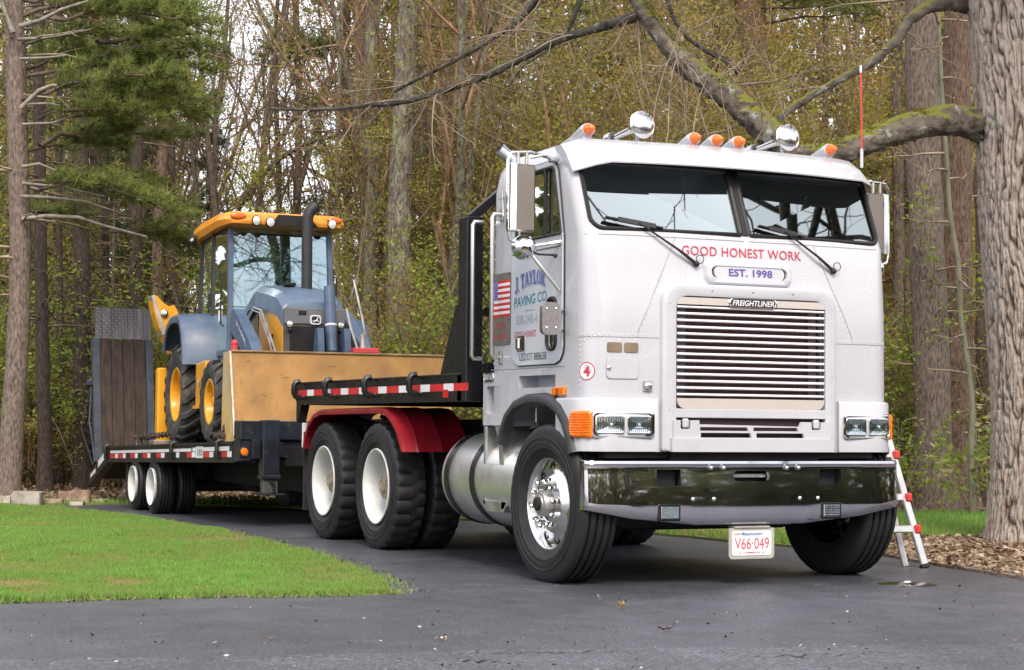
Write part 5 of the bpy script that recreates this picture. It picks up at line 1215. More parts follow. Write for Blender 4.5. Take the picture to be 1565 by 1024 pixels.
# ================================================================== BACKHOE LOADER on the trailer
# local frame: y back from the front axle, z up from the deck, x to the driver's left; turned a little on the deck
m_yel = mat('machine_yellow', (.80, .37, .02), .38, var=.08, vs_=4, coat=.15, c2=(.55, .25, .05), c2scale=4, c2lo=.55, c2hi=.8)
m_yelo = mat('roof_orange_yellow', (.85, .33, .03), .38, var=.06, vs_=3, coat=.2)
m_blu = mat('machine_grey_blue', (.075, .12, .20), .42, var=.1, vs_=5, rvar=.08, c2=(.15, .18, .22), c2scale=3, c2lo=.5, c2hi=.8)
m_hood = mat('hood_grey_blue', (.12, .175, .265), .34, var=.1, vs_=4, coat=.2)
m_dust = mat('machine_dark_grey', (.055, .05, .052), .7, var=.3, vs_=9, c2=(.11, .095, .085), c2scale=5)
m_bucket = mat('worn_bucket_steel', (.34, .18, .05), .5, .15, var=.16, vs_=3.5, c2=(.20, .11, .045), c2scale=7, c2lo=.58, c2hi=.74, rvar=.12, bump=.3, bs=9)
m_bedge = mat('bucket_bare_steel', (.55, .50, .44), .4, .7, var=.15, vs_=8)
m_mt = mat('machine_tyre', (.035, .036, .037), .8, var=.35, vs_=10, bump=.15, bs=60, c2=(.13, .12, .105), c2scale=6, c2lo=.48, c2hi=.7)
m_pipe = mat('exhaust_black', (.025, .025, .03), .5, var=.2)
g_mach = glass('machine_glass', (.34, .52, .58), .34, (.68, .88, .97)); g_machs = glass('machine_side_glass', (.55, .66, .60), .12)
Yax = 9.42
bh = empty('backhoe_loader', (0, Yax, dz_(Yax)+.004), 'yellow and grey-blue backhoe loader with enclosed cab riding on the trailer', 'backhoe', rot=(R(-1.33), 0, R(-2.2)))
def ag_tyre(Rr, w, rb, n_lug, name):
    h = w/2; pf = [(rb, h*.75), (rb+.02, h*.86), (rb+(Rr-rb)*.45, h), (rb+(Rr-rb)*.75, h*.97), (Rr-.05, h*.86), (Rr-.035, h*.6), (Rr-.03, 0)]
    pf = pf+[(a, -b) for a, b in pf[-2::-1]]; mb = MB(); mb.lathe(pf, (0, 0, 0), 'x', 56)
    for i in range(n_lug):
        for sg in (-1, 1):
            a0 = 2*math.pi*(i+(.5 if sg > 0 else 0))/n_lug; st = 2*math.pi/n_lug
            V = []
            for k in range(5):
                t = k/4; xx_ = sg*h*(1.0-.93*t); a_ = a0+st*.95*t; wd = st*.22
                ro = Rr-.0*t if t > .15 else Rr-.05
                for da, rr_ in ((-wd, -.05), (-wd*.75, 0), (wd*.75, 0), (wd, -.05)):
                    q = (ro if rr_ == 0 else Rr-.065)
                    V.append((xx_, q*math.cos(a_+da), q*math.sin(a_+da)))
            F = []
            for k in range(4):
                for j in range(3): F.append((k*4+j, k*4+j+1, (k+1)*4+j+1, (k+1)*4+j))
            F += [(0, 1, 2, 3), (16, 17, 18, 19)]
            mb.add(V, F)
    return mb.mesh(name, m_mt, 35, fix=False)
def ag_wheel(Rr, w, rb, n_lug, depth):
    mb = MB(); f = rb
    mb.lathe([(f-.01, w*.30), (f+.012, w*.40), (f+.02, w*.43), (f+.01, w*.445), (f-.015, w*.42), (f-.03, w*.30), (f-.035, w*.42-depth*.6), (f-.08, w*.42-depth), (f*.42, w*.42-depth*.9), (f*.38, w*.42-depth*.7), (0, w*.42-depth*.7)], (0, 0, 0), 'x', 44)
    o = link('wheel', mb.mesh('wheel', m_yel, 30, fix=False)); link('tyre', ag_tyre(Rr, w, rb, n_lug, 'tyre'), o)
    h = MB(); h.lathe([(f*.36, 0), (f*.34, .05), (f*.2, .08), (0, .085)], (w*.42-depth*.7, 0, 0), 'x', 20); h.build('hub', m_yel, o)
    nm = MB(); nm.lathe([(.018, 0), (.018, .03), (0, .03)], (0, 0, 0), 'x', 6); nmm = nm.mesh('lug_nut', m_dust, 30)
    for k in range(8): a = R(45*k); link('lug_nut', nmm, o, (w*.42-depth*.9, f*.55*math.cos(a), f*.55*math.sin(a)))
    return o
fw = ag_wheel(.462, .33, .235, 16, .16); rw = ag_wheel(.60, .50, .305, 19, .26)
for src, xx_, yy_, rr_ in ((fw, .91, 0.0, .462), (rw, .86, 1.72, .60)):
    src.parent = bh; src.location = (-xx_, yy_, rr_-.006); src.rotation_euler = (R(17), 0, math.pi)
    c_ = copy_tree(src, bh); c_.location = (xx_, yy_, rr_-.006); c_.rotation_euler = (R(61), 0, 0)
# chassis and axles
mb = MB(); mb.box(-.36, .36, -.5, 2.6, .42, .95, .04); mb.box(-.8, .8, -.08, .08, .36, .54, .04); mb.box(-.7, .7, 1.55, 1.9, .45, .75, .05); mb.build('chassis', m_dust, bh)
mb = MB(); mb.box(-1.0, -.55, .36, .98, .42, .93, .02); ft = mb.build('fuel_tank', m_yel, bh)
mb = MB(); mb.box(-1.02, -.99, .36, .62, .50, .93, .01); mb.box(-1.03, -.99, .36, .98, .40, .44, .005); mb.build('tank_step', m_yel, ft)
mb = MB(); mb.box(-1.035, -1.015, .70, .76, .66, .72, .004); mb.build('sight_plate', m_bedge, ft)
mb = MB(); mb.box(.55, 1.0, .36, .98, .42, .93, .02); mb.build('battery_box', m_yel, bh)
# hood, grille, side panels
hw0, hw1 = .345, .39
mb = MB()
prof = lambda w, z: [(-w, z-.24), (-w, z-.05), (-w*.80, z+.02), (0, z+.035), (w*.80, z+.02), (w, z-.05), (w, z-.24)]
rings = [[(x, y, z) for x, z in prof(w, zz)] for y, w, zz in ((-.44, .345, 1.50), (-.43, .35, 1.53), (-.20, .36, 1.66), (.10, .375, 1.72), (.62, .39, 1.80), (.66, .39, 1.79))]
mb.loft(rings); mb.build('hood', m_hood, bh, smooth=20)
for sg in (-1, 1):
    mb = MB(); a, b = sorted((sg*.31, sg*.352)); mb.prism([(-.44, .72), (.62, .80), (.62, 1.56), (.10, 1.475), (-.20, 1.415), (-.44, 1.27)], 'x', a, b); sp = mb.build('side_panel', m_yel, bh, smooth=0)
    mb = MB(); mb.box(sg*.356-.006, sg*.356+.006, -.05, .02, 1.05, 1.22, .004); mb.build('latch_slot', m_blackm, sp)
mb = MB(); mb.box(-.345, .345, -.49, -.43, .70, 1.49, .02); gl = mb.build('grille', m_dust, bh)
mb = MB(); mb.box(-.345, .345, -.505, -.48, 1.30, 1.485, .02); mb.build('grille_header', mat('grille_grey', (.14, .145, .16), .5, var=.1), gl)
mb = MB()
for i in range(24): mb.box(-.285, .285, -.499, -.488, .76+i*.022, .772+i*.022)
tag(mb.build('grille_bars', m_blackm, gl), kind='stuff')
for sg in (-1, 1):
    mb = MB(); mb.lathe([(.032, 0), (.032, .015), (0, .025)], (sg*.29, -.505, 1.30), (0, -1, 0), 14); mb.build('headlamp', m_lens, gl)
    mb = MB(); mb.sphere((sg*.285, -.51, 1.235), .026, 10, 8); mb.build('hinge_boss', m_blackm, gl)
mb = MB(); mb.box(-.19, -.10, -.512, -.5, 1.40, 1.45, .004); mb.build('latch', m_blackm, gl)
# front emblem: oval ring with a leaping animal outline
mb = MB(); pl = rrect(-.062, .062, 1.30, 1.405, .03, 5); mb.prism(pl, 'y', -.522, -.505); em = mb.build('emblem', mat('emblem_silver', (.75, .76, .78), .3, .3), gl, smooth=0)
mb = MB(); mb.prism(rrect(-.046, .046, 1.315, 1.390, .022, 5), 'y', -.5245, -.5215); mb.build('emblem_ground', m_blackm, em, smooth=0)
mb = MB()
deer = [(-.040, .034), (-.020, .030), (-.006, .036), (.010, .050), (.016, .066), (.012, .073), (.022, .068), (.034, .063), (.032, .057), (.022, .054), (.018, .040), (.030, .026), (.040, .020), (.036, .015), (.022, .023), (.008, .024), (-.012, .018), (-.026, .008), (-.032, .012), (-.020, .022), (-.034, .024)]
mb.prism([(x, 1.313+z) for x, z in deer], 'y', -.528, -.524); mb.build('emblem_figure', MATS['emblem_silver'], em, smooth=0)
mb = MB(); mb.box(-.13, .0, .30, .42, 1.80, 1.84, .01); mb.build('hood_cap', m_blackm, bh)
# exhaust stack
mb = MB(); ex = (.10, .22)
mb.tube([(ex[0], ex[1], 1.70), (ex[0], ex[1], 2.52), (ex[0]+.01, ex[1], 2.60), (ex[0]+.04, ex[1], 2.67), (ex[0]+.10, ex[1]-.0, 2.72)], [.062, .062, .064, .066, .07], 16); mb.build('exhaust_stack', m_pipe, bh)
# loader arms, bucket cylinder, linkage
for sg in (-1, 1):
    mb = MB(); a, b = sorted((sg*.57, sg*.69))
    arm = [(.50, 1.42), (.40, 1.60), (.30, 1.56), (.02, 1.20), (-.40, .72), (-.85, .45), (-.95, .55), (-.78, .70), (-.52, .98), (-.22, 1.28), (.05, 1.42)]
    arm = [(.62, 1.36), (.56, 1.50), (.44, 1.53), (-.30, 1.12), (-.52, .92), (-.92, .42), (-.86, .28), (-.70, .30), (-.36, .72), (-.12, .94), (.56, 1.28)]
    mb.prism(arm, 'x', a, b); la = mb.build('loader_arm', m_blu, bh, smooth=0)
    mb = MB(); mb.tube([(sg*.40, .52, .62), (sg*.42, -.1, .78)], .05, 10); cy = mb.build('lift_cylinder', m_blu, bh)
    mb = MB(); mb.tube([(sg*.42, -.1, .78), (sg*.50, -.4, .86)], .028, 8); mb.build('rod', m_chrome, cy)
    mb = MB(); mb.tube([(sg*.43, .55, 1.56), (sg*.43, .2, 1.50), (sg*.43, -.25, 1.16), (sg*.43, -.50, .95), (sg*.43, -.60, .70)], .013, 6); mb.tube([(sg*.45, .55, 1.53), (sg*.45, .2, 1.47), (sg*.45, -.25, 1.13), (sg*.45, -.48, .9)], .010, 6); mb.build('hydraulic_line', m_alud, la)
    if sg < 0:
        lettering('310SL', lambda u, v: (-.6915, .30-u*.50+v*.04, 1.34-u*.285+v*.07), m_ltape_w, la, shear=.2, bold=.02)
for x in (.0, .30):
    mb = MB(); mb.prism([(-.70, .60), (-.58, .60), (-.56, 1.06), (-.62, 1.25), (-.72, 1.25), (-.76, 1.02)], 'x', x-.035, x+.035); mb.build('bell_crank', m_blu, bh, smooth=25)
mb = MB(); mb.tube([(.15, -.66, .95), (.15, -.52, 1.72)], .062, 16); cy = mb.build('bucket_cylinder', m_blu, bh)
mb = MB(); mb.tube([(.15, -.72, .62), (.15, -.66, .96)], .038, 12); mb.build('rod', m_chrome, cy)
mb = MB(); mb.lathe([(.064, -.012), (.068, 0), (.064, .012)], (.15, -.598, 1.29), (0, .18, .98), 16); mb.build('white_tie', m_ltape_w, cy)
mb = MB(); mb.lathe([(.066, -.03), (.072, -.02), (.072, .02), (.066, .03)], (.15, -.657, .97), (0, .18, .98), 16); mb.build('gland', m_blackm, cy)
mb = MB(); mb.box(.31, .60, -.95, -.80, .97, 1.03, .01); rb_ = mb.build('coupler_block', mat('coupler_red', (.55, .05, .06), .45, var=.1), bh)
mb = MB(); mb.tube([(.44, -.85, 1.03), (.44, -.84, 1.16), (.46, -.80, 1.17)], .035, 8); mb.build('coupler_hook', m_alud, rb_)
mb = MB(); mb.tube([(.46, -.62, 1.0), (.40, -.5, 1.3), (.37, -.46, 1.49)], .016, 6); mb.build('hose', m_alud, bh)
mb = MB(); mb.tube([(-.98, -.86, .97), (-.98, -.86, 1.05)], .035, 8); mb.sphere((-.98, -.86, 1.05), .04, 8, 6); mb.build('red_pin', MATS['coupler_red'], bh)
mb = MB(); mb.box(-.93, -.70, -.6, -.45, .93, .98, .01); mb.build('green_latch', mat('latch_green', (.03, .25, .10), .5), bh)
# bucket, tipped so that its worn floor faces forward
bz = .938; bl = MB()
out = [(-1.26, bz), (-1.46, .22), (-1.52, .02), (-1.46, .015), (-.95, .03), (-.86, .25), (-.90, bz-.02), (-.93, bz-.02), (-.90, .26), (-.98, .07), (-1.42, .06), (-1.235, bz)]
poly = [(-1.24, bz), (-1.475, .12), (-1.50, .02), (-.95, .02), (-.86, .25), (-.95, bz)]
bl.prism([(-1.24, bz), (-1.47, .10), (-1.50, .02), (-1.44, .02), (-1.42, .10), (-1.205, bz)], 'x', -1.11, 1.25); bk = bl.build('bucket', m_bucket, bh, smooth=0)
mb = MB(); mb.prism([(-1.50, .02), (-.95, .02), (-.93, .05), (-1.46, .05)], 'x', -1.11, 1.25); mb.prism([(-.97, .03), (-.93, .03), (-.93, .45), (-.97, .45)], 'x', -1.09, 1.12); mb.prism([(-1.235, bz-.02), (-.97, bz-.02), (-.97, bz), (-1.235, bz)], 'x', -1.11, 1.25); tag(mb.build('bucket_shell', m_bucket, bk, smooth=0), kind='stuff')
for x in (-1.122, 1.25):
    mb = MB(); mb.prism([(-1.25, bz+.003), (-1.50, .0), (-.90, .01), (-.93, .45), (-.965, bz+.003)], 'x', x, x+.012); mb.build('bucket_side', mat('bucket_side_yellow', (.66, .45, .17), .5, .1, var=.12, vs_=5, c2=(.5, .48, .43), c2scale=4, c2lo=.5, c2hi=.7), bk, smooth=0)
mb = MB(); mb.bar((-1.118, -1.252, bz), (-1.118, -1.485, .06), .02, .02); mb.build('bucket_edge', m_bedge, bk)
# cab: posts, glass, roof
X1, X2 = .70, .78; yF, yM, yB = .62, 1.28, 2.10; zb, zt = 1.02, 2.48
def post(name, p, q, w=.06, d=.07, mt=m_blu, par=None):
    mb = MB(); mb.bar(p, q, w, d, up=(0, 1, 0) if abs(q[2]-p[2]) > .3 else (0, 0, 1), bev=.008); return mb.build(name, mt, par or bh)
cabb = MB(); cabb.box(-.74, .74, yF-.02, yB, .92, zb+.03, .02); mcab = cabb.build('cab_floor', m_blu, bh)
for sg in (-1, 1):
    post('front_post', (sg*.70, yF, zb), (sg*.68, yF+.10, zt), .07, .08, par=mcab); post('door_post', (sg*.77, yM, zb), (sg*.74, yM+.08, zt), .05, .06, m_pipe, mcab); post('rear_post', (sg*.74, yB, zb+.45), (sg*.70, yB-.02, zt), .06, .06, m_pipe, mcab)
    post('sill', (sg*.72, yF, zb+.03), (sg*.77, yM, zb+.03), .05, .07, par=mcab); post('header', (sg*.69, yF+.09, zt-.02), (sg*.72, yB, zt-.02), .05, .05, m_pipe, mcab)
    g = MB(); g.add([(sg*.712, yF+.02, zb+.05), (sg*.772, yM, zb+.05), (sg*.742, yM+.08, zt-.03), (sg*.692, yF+.11, zt-.03)], [(0, 1, 2, 3)]); dp_ = g.build('door_pane', g_machs, mcab, fix=False, smooth=0)
    g = MB(); g.add([(sg*.772, yM+.03, zb+.35), (sg*.742, yB-.03, zb+.45), (sg*.712, yB-.04, zt-.03), (sg*.742, yM+.1, zt-.03)], [(0, 1, 2, 3)]); g.build('rear_side_pane', g_machs, mcab, fix=False, smooth=0)
    h = MB(); h.tube([(sg*.76, yF+.10, 1.35), (sg*.80, yF+.10, 1.37), (sg*.80, yF+.12, 1.95), (sg*.75, yF+.12, 1.97)], .012, 6); h.build('door_grip', m_pipe, mcab)
    h = MB(); h.box(sg*.79-.015, sg*.79+.015, yM+.05, yM+.12, 1.62, 1.78, .006); h.tube([(sg*.80, yM+.1, 2.05), (sg*.88, yM+.12, 2.06), (sg*.88, yM+.12, 1.96)], .01, 6); h.tube([(sg*.80, yM+.1, 1.45), (sg*.86, yM+.1, 1.44)], .012, 6); tag(h.build('door_hinge', m_pipe, mcab), kind='stuff')
    h = MB(); h.box(sg*.745-.008, sg*.745+.008, .98, 1.04, 1.42, 1.55, .004); h.build('door_latch', m_ltape_w, mcab)
post('front_sill', (-.70, yF, zb+.03), (.70, yF, zb+.03), .06, .09, par=mcab)
fg = MB(); fg.add([(-.67, yF-.005, zb+.09), (.67, yF-.005, zb+.09), (.655, yF+.095, zt), (-.655, yF+.095, zt)], [(0, 1, 2, 3)]); fg.build('front_pane', g_mach, mcab, fix=False, smooth=0)
fg = MB(); fg.bar((-.655, yF+.03, 1.57), (-.36, yF+.03, 1.57), .01, .015); fg.build('pane_joint', m_blu, mcab)
fg = MB(); fg.add([(-.70, yB, zb+.5), (.70, yB, zb+.5), (.68, yB-.02, zt), (-.68, yB-.02, zt)], [(0, 1, 2, 3)]); fg.build('rear_pane', g_machs, mcab, fix=False, smooth=0)
mb = MB(); mb.box(-.72, .72, yB-.03, yB+.02, .95, zb+.5); mb.build('rear_panel', m_pipe, mcab)
st_ = MB(); st_.box(-.25, .25, 1.25, 1.6, 1.25, 1.42, .05); st_.box(-.24, .24, 1.55, 1.68, 1.4, 2.02, .05); st_.build('operator_seat', m_dark, mcab)
st_ = MB(); cw = Vector((0, .98, 1.62)); st_.tube([cw+Vector((.19*math.cos(t), .10*math.sin(t), .16*math.sin(t))) for t in th[::2]], .014, 6, closed=True); st_.tube([(0, .98, 1.62), (0, .82, 1.1)], .035, 8); st_.build('steering_wheel', m_pipe, mcab)
st_ = MB(); st_.box(-.35, .35, .70, .86, 1.05, 1.5, .04); st_.build('console', m_dark, mcab)
rf = MB(); rr2 = []
for y, w, z0, z1 in ((.42, .60, 2.535, 2.58), (.44, .76, 2.51, 2.625), (.52, .83, 2.50, 2.655), (.8, .86, 2.50, 2.675), (1.7, .87, 2.48, 2.675), (2.15, .85, 2.47, 2.65), (2.28, .78, 2.49, 2.60)):
    rr2.append([(-w, y, (z0+z1)/2-.02), (-w+.03, y, z0), (w-.03, y, z0), (w, y, (z0+z1)/2-.02), (w-.03, y, z1-.03), (w-.14, y, z1), (-w+.14, y, z1), (-w+.03, y, z1-.03)])
rf.loft(rr2); roof = rf.build('roof', m_yelo, bh, smooth=40)
mb = MB(); mb.prism([(-.22, 2.50), (.42, 2.50), (.30, 2.625), (-.12, 2.625)], 'y', .405, .45); mb.build('roof_recess', m_blackm, roof, smooth=0)
def lampr(x, y, z, r_=.062, nm='work_lamp'):
    mb = MB(); mb.lathe([(r_*.5, .07), (r_*.95, .045), (r_, 0), (r_*.9, -.012)], (x, y, z), 'y', 20); o = mb.build(nm, m_blackm, roof)
    mb = MB(); mb.lathe([(r_*.88, -.004), (r_*.5, -.02), (0, -.025)], (x, y, z), 'y', 20); mb.build('lens', mat('work_lamp_lens', (.78, .77, .74), .2, .1, var=.1), o)
lampr(-.42, .40, 2.545); lampr(-.23, .40, 2.535); lampr(.62, .40, 2.545)
for sg in (-1, 1):
    mb = MB(); mb.sphere((sg*.66, .425, 2.592), .11, 16, 8, (1.05, .25, .38)); mb.build('turn_lamp', m_amberd, roof)
mb = MB(); mb.lathe([(.03, .05), (.06, .03), (.065, 0), (.055, -.01), (0, -.015)], (-.90, 1.9, 2.48), (-.6, -.8, 0), 16); mb.build('side_lamp', m_blackm, roof)
mb = MB(); mb.lathe([(.052, 0), (0, .012)], (-.911, 1.885, 2.48), (-.6, -.8, 0), 16); mb.build('side_lens', MATS['work_lamp_lens'], roof)
# rear fenders
for sg in (-1, 1):
    c_ = [(1.02, .92), (1.04, 1.12), (1.12, 1.33), (1.24, 1.47), (1.40, 1.53), (1.80, 1.54), (2.05, 1.46), (2.22, 1.28), (2.28, 1.16)]
    rings = []
    for i, (y, z) in enumerate(c_):
        a, b = c_[max(i-1, 0)], c_[min(i+1, len(c_)-1)]; t = Vector((b[0]-a[0], b[1]-a[1])).normalized(); nv = Vector((-t.y, t.x))
        rings.append([(sg*x, y+nv.x*d, z+nv.y*d) for x, d in ((.70, .0), (.72, .02), (1.10, .0), (1.14, -.03), (1.14, -.10), (1.12, -.10), (1.10, -.035), (.72, -.03))])
    mb = MB(); mb.loft(rings); mb.build('rear_fender', m_blu, bh, smooth=35)
mb = MB(); mb.tube([(.60, 1.0, 1.5), (.78, .7, 1.75), (.82, .68, 1.95), (.74, .66, 2.0)], .012, 6); mb.tube([(.80, .7, 1.95), (.86, .55, 1.5), (.90, .5, 1.2)], .014, 6); mb.build('mirror_arm', m_alud, bh)
# backhoe behind: folded boom, swing frame, stabilizer
mb = MB(); mb.prism([(2.55, .5), (2.9, .5), (3.05, 1.4), (2.95, 2.1), (2.75, 2.15), (2.65, 1.4)], 'x', -.18, .18); mb.build('boom', m_yel, bh, smooth=0)
pA = [(-.1, 1.30), (-.1, 1.62), (-.16, 1.78), (-.20, 1.92), (-.06, 1.98), (.02, 1.86), (.30, 1.60), (.42, 1.62), (.52, 1.50), (.55, 1.25), (.62, .95), (.45, .80)]
mb = MB(); bx = -1.32
bp_ = [(255, 523), (243, 500), (236, 478), (233, 458), (235, 451), (240, 452), (250, 463), (258, 468), (266, 466), (271, 474), (276, 492), (276, 512), (272, 535), (262, 540)]
inv = (Matrix.Translation(bh.location) @ bh.rotation_euler.to_matrix().to_4x4()).inverted()
Yd = Yax+2.55
P3 = [inv @ Vector(ony(a, b, Yd)) for a, b in bp_]
mb.add([tuple(p+Vector((0, -.0, 0))) for p in P3]+[tuple(p+Vector((0, .28, 0))) for p in P3], [tuple(range(len(P3))), tuple(range(len(P3), 2*len(P3)))[::-1]]+[(i, (i+1) % len(P3), len(P3)+(i+1) % len(P3), len(P3)+i) for i in range(len(P3))]); dip = mb.build('dipper_arm', m_yel, bh, smooth=0)
ce = inv @ Vector(ony(251, 479, Yd-.012)); mb = MB(); mb.lathe([(.045, 0), (.045, -.02), (.03, -.03), (0, -.03)], ce, 'y', 16); mb.build('pivot_pin', m_chrome, dip)
pl_ = [inv @ Vector(ony(a, b, Yd-.015)) for a, b in ((232, 453), (236, 450), (254, 510), (248, 512))]; mb = MB(); mb.add([tuple(p) for p in pl_]+[tuple(p+Vector((0, .3, 0))) for p in pl_], [(0, 1, 2, 3), (7, 6, 5, 4), (0, 1, 5, 4), (1, 2, 6, 5), (2, 3, 7, 6), (3, 0, 4, 7)]); mb.build('wear_plate', m_bedge, dip, smooth=0)
mb = MB(); mb.box(-1.15, -.95, 2.45, 2.62, -.0, .95, .02); sb_ = mb.build('stabilizer', m_yel, bh); mb = MB(); mb.box(-1.2, -.9, 2.38, 2.68, -.0, .06, .01); mb.build('stabilizer_pad', m_bedge, sb_)
mb = MB(); mb.box(.95, 1.15, 2.45, 2.62, -.0, .95, .02); sb_ = mb.build('stabilizer', m_yel, bh); mb = MB(); mb.box(-.95, .95, 2.42, 2.62, .35, .75, .02); mb.build('rear_frame', m_yel, bh)

for o_, dx in ((mcab, -.085), (roof, -.085)): o_.scale = (.86, 1, 1); o_.location = (dx, 0, 0)
mb = MB(); mb.box(-1.11, 1.25, -1.262, -1.20, bz-.006, bz+.016, .005); mb.build('bucket_lip', mat('lip_steel', (.30, .20, .10), .45, .4, var=.25, vs_=6), bk)
sc_ = MB()
for i in range(26):
    x = random.uniform(-1.05, 1.2); z = random.uniform(.30, .90); L_ = random.uniform(.015, .07); t = (bz-z)/(bz-.10); y = -1.24-.23*t-.012; a_ = random.uniform(-.5, .5)
    dxx, dz2 = L_*math.cos(a_)/2, L_*math.sin(a_)/2; w2 = random.uniform(.001, .0028)
    sc_.add([(x-dxx, y, z-dz2-w2), (x+dxx, y, z+dz2-w2), (x+dxx, y, z+dz2+w2), (x-dxx, y, z-dz2+w2)], [(0, 1, 2, 3)], i % 2)
tag(sc_.build('scratches', [m_bedge, m_dust], bk, fix=False, smooth=0), kind='stuff')
# ================================================================== STEPLADDER beside the truck
m_lad = mat('ladder_aluminium', (.60, .60, .61), .38, .7, var=.08, vs_=12); m_ladr = mat('ladder_red_plastic', (.62, .05, .05), .45, var=.1)
fB = Vector(ong(1414, 868)); fA = Vector(ong(1323, 870)); fC = Vector(ong(1384, 866)); 
tB = Vector(ony(1364, 695, fB.y+.22))
lad = empty('step_ladder', fB, 'silver aluminium stepladder with red joint caps standing behind the chrome bumper', 'ladder')
def ll(p): return Vector(p)-fB
dB = (tB-fB); top = fB+dB*1.75; dA = dB.copy(); topA = fA+dB*1.75+Vector((.08, 0, 0))
up = (0, -1, .2)
for a, b in ((fB, top), (fA, topA)):
    mb = MB(); mb.bar(ll(a+(b-a)*.015), ll(b), .058, .03, up=up, bev=.006); rl = mb.build('rail', m_lad, lad)
    mb = MB(); mb.bar(ll(a), ll(a+(b-a)*.02), .07, .045, up=up, bev=.006); mb.build('foot', m_gasket, rl)
for t in (.34, .62, 1.0, 1.3, 1.6):
    p, q = fB+dB*t, fA+dB*t+Vector((.08*t/1.75, 0, 0))
    mb = MB(); mb.bar(ll(p+Vector((.015, 0, 0))), ll(q), .05, .032, up=up, bev=.006); rg = mb.build('rung', m_lad, lad)
    mb = MB(); mb.obox(ll(p+Vector((.02, -.012, 0))), (.055, .05, .065), Matrix.Identity(3), .012); mb.build('cap', m_ladr, rg)
tb_ = top+Vector((-.03, .06, -.05))
for a, b in ((fC, tb_), (fC+(fA-fB), tb_+(topA-top))):
    mb = MB(); mb.bar(ll(a), ll(b), .05, .028, up=up, bev=.005); mb.build('rear_leg', m_lad, lad)
mb = MB(); mb.bar(ll(fC.lerp(tb_, .3)), ll((fC+(fA-fB)).lerp(tb_+(topA-top), .3)), .03, .03, up=up); mb.build('rear_brace', m_lad, lad)
# ================================================================== WOODS
rng = np.random.default_rng(21); prng = random.Random(5)
def unit(v): return v/(np.linalg.norm(v)+1e-9)
def grow(lines, tips, p, d, L_, r_, lev, maxlev, cfg):
    """one branch as a wandering polyline, then its side branches"""
    k = cfg['seg'][lev]; pts = [p]; rad = [r_]; dd = unit(d); wand = cfg['wand'][lev]; up = cfg['up'][lev]
    for i in range(k):
        dd = unit(dd+rng.normal(size=3)*wand+np.array([0, 0, up])); pts.append(pts[-1]+dd*L_/k); rad.append(r_*(1-(1-cfg['taper'][lev])*(i+1)/k))
    pts = np.array(pts); rad = np.array(rad); lines.append((pts, rad, cfg['sides'][lev]))
    if lev == maxlev: tips.append(pts); return
    n = cfg['n'][lev]
    for j in range(n):
        t = cfg['t0'][lev]+(1-cfg['t0'][lev])*(j+rng.random())/n; f = t*k; i = min(int(f), k-1); q = pts[i]+(pts[i+1]-pts[i])*(f-i)
        ax = unit(pts[i+1]-pts[i]); s_ = rng.normal(size=3); s_ = unit(s_-ax*s_.dot(ax)); a = cfg['ang'][lev]*(.7+.6*rng.random())
        nd = ax*math.cos(a)+s_*math.sin(a)
        grow(lines, tips, q, nd, L_*cfg['len'][lev]*(1.15-.6*t)*(.6+.7*rng.random()), rad[i]*cfg['rr'][lev], lev+1, maxlev, cfg)
m_bark = mat('pine_bark', (.20, .155, .13), .9, var=.42, vs_=16, stretch=(3, 3, .8), bump=1.0, bs=40, c2=(.22, .19, .17), c2scale=5, c2lo=.55, c2hi=.75)
m_barkk = mat('blackish_bark', (.062, .047, .039), .95, var=.4, vs_=16, stretch=(3, 3, .7), bump=1.0, bs=40)
m_barkd = mat('dark_bark', (.125, .097, .078), .95, var=.42, vs_=16, stretch=(3, 3, .7), bump=1.0, bs=40)
m_barkr = mat('red_brown_bark', (.185, .12, .09), .9, var=.42, vs_=16, stretch=(3, 3, .7), bump=1.0, bs=40, c2=(.24, .21, .18), c2scale=6, c2lo=.55, c2hi=.72)
m_barkl = mat('lichen_bark', (.19, .165, .14), .9, var=.42, vs_=16, stretch=(2, 2, .7), bump=1.0, bs=40, c2=(.33, .36, .25), c2scale=6, c2lo=.50, c2hi=.60)
m_twig = mat('grey_twigs', (.31, .245, .175), .9, var=.3, vs_=5); m_twigd = mat('dark_twigs', (.125, .092, .068), .9, var=.3, vs_=5); m_twigr = mat('reddish_twigs', (.30, .18, .115), .9, var=.3, vs_=5)
m_oak = mat('furrowed_bark', (.33, .275, .235), .95, var=.3, vs_=10, stretch=(2, 2, .5), bump=.6, bs=60, c2=(.30, .31, .27), c2scale=3.5, c2lo=.58, c2hi=.68)
l_spring = leafmat('spring_leaves', [(0, (.34, .26, .08)), (.35, (.40, .36, .08)), (.7, (.42, .46, .09)), (1, (.56, .58, .14))], .5)
l_olive = leafmat('olive_leaves', [(0, (.16, .13, .05)), (.4, (.29, .26, .08)), (.75, (.34, .34, .09)), (1, (.44, .44, .12))], .5)
l_rust = leafmat('rust_buds', [(0, (.26, .16, .07)), (.5, (.37, .26, .10)), (1, (.46, .38, .13))], .4)
l_gold = leafmat('gold_leaves', [(0, (.36, .22, .07)), (.5, (.48, .34, .08)), (1, (.55, .45, .12))], .45)
l_pine = leafmat('pine_needles', [(0, (.09, .115, .045)), (.5, (.20, .255, .075)), (1, (.38, .42, .13))], .45)
l_pined = leafmat('dark_needles', [(0, (.045, .066, .04)), (.5, (.09, .13, .066)), (1, (.17, .22, .10))], .4)
l_fern = leafmat('fresh_green', [(0, (.17, .21, .05)), (.5, (.27, .36, .07)), (1, (.42, .50, .11))], .45)

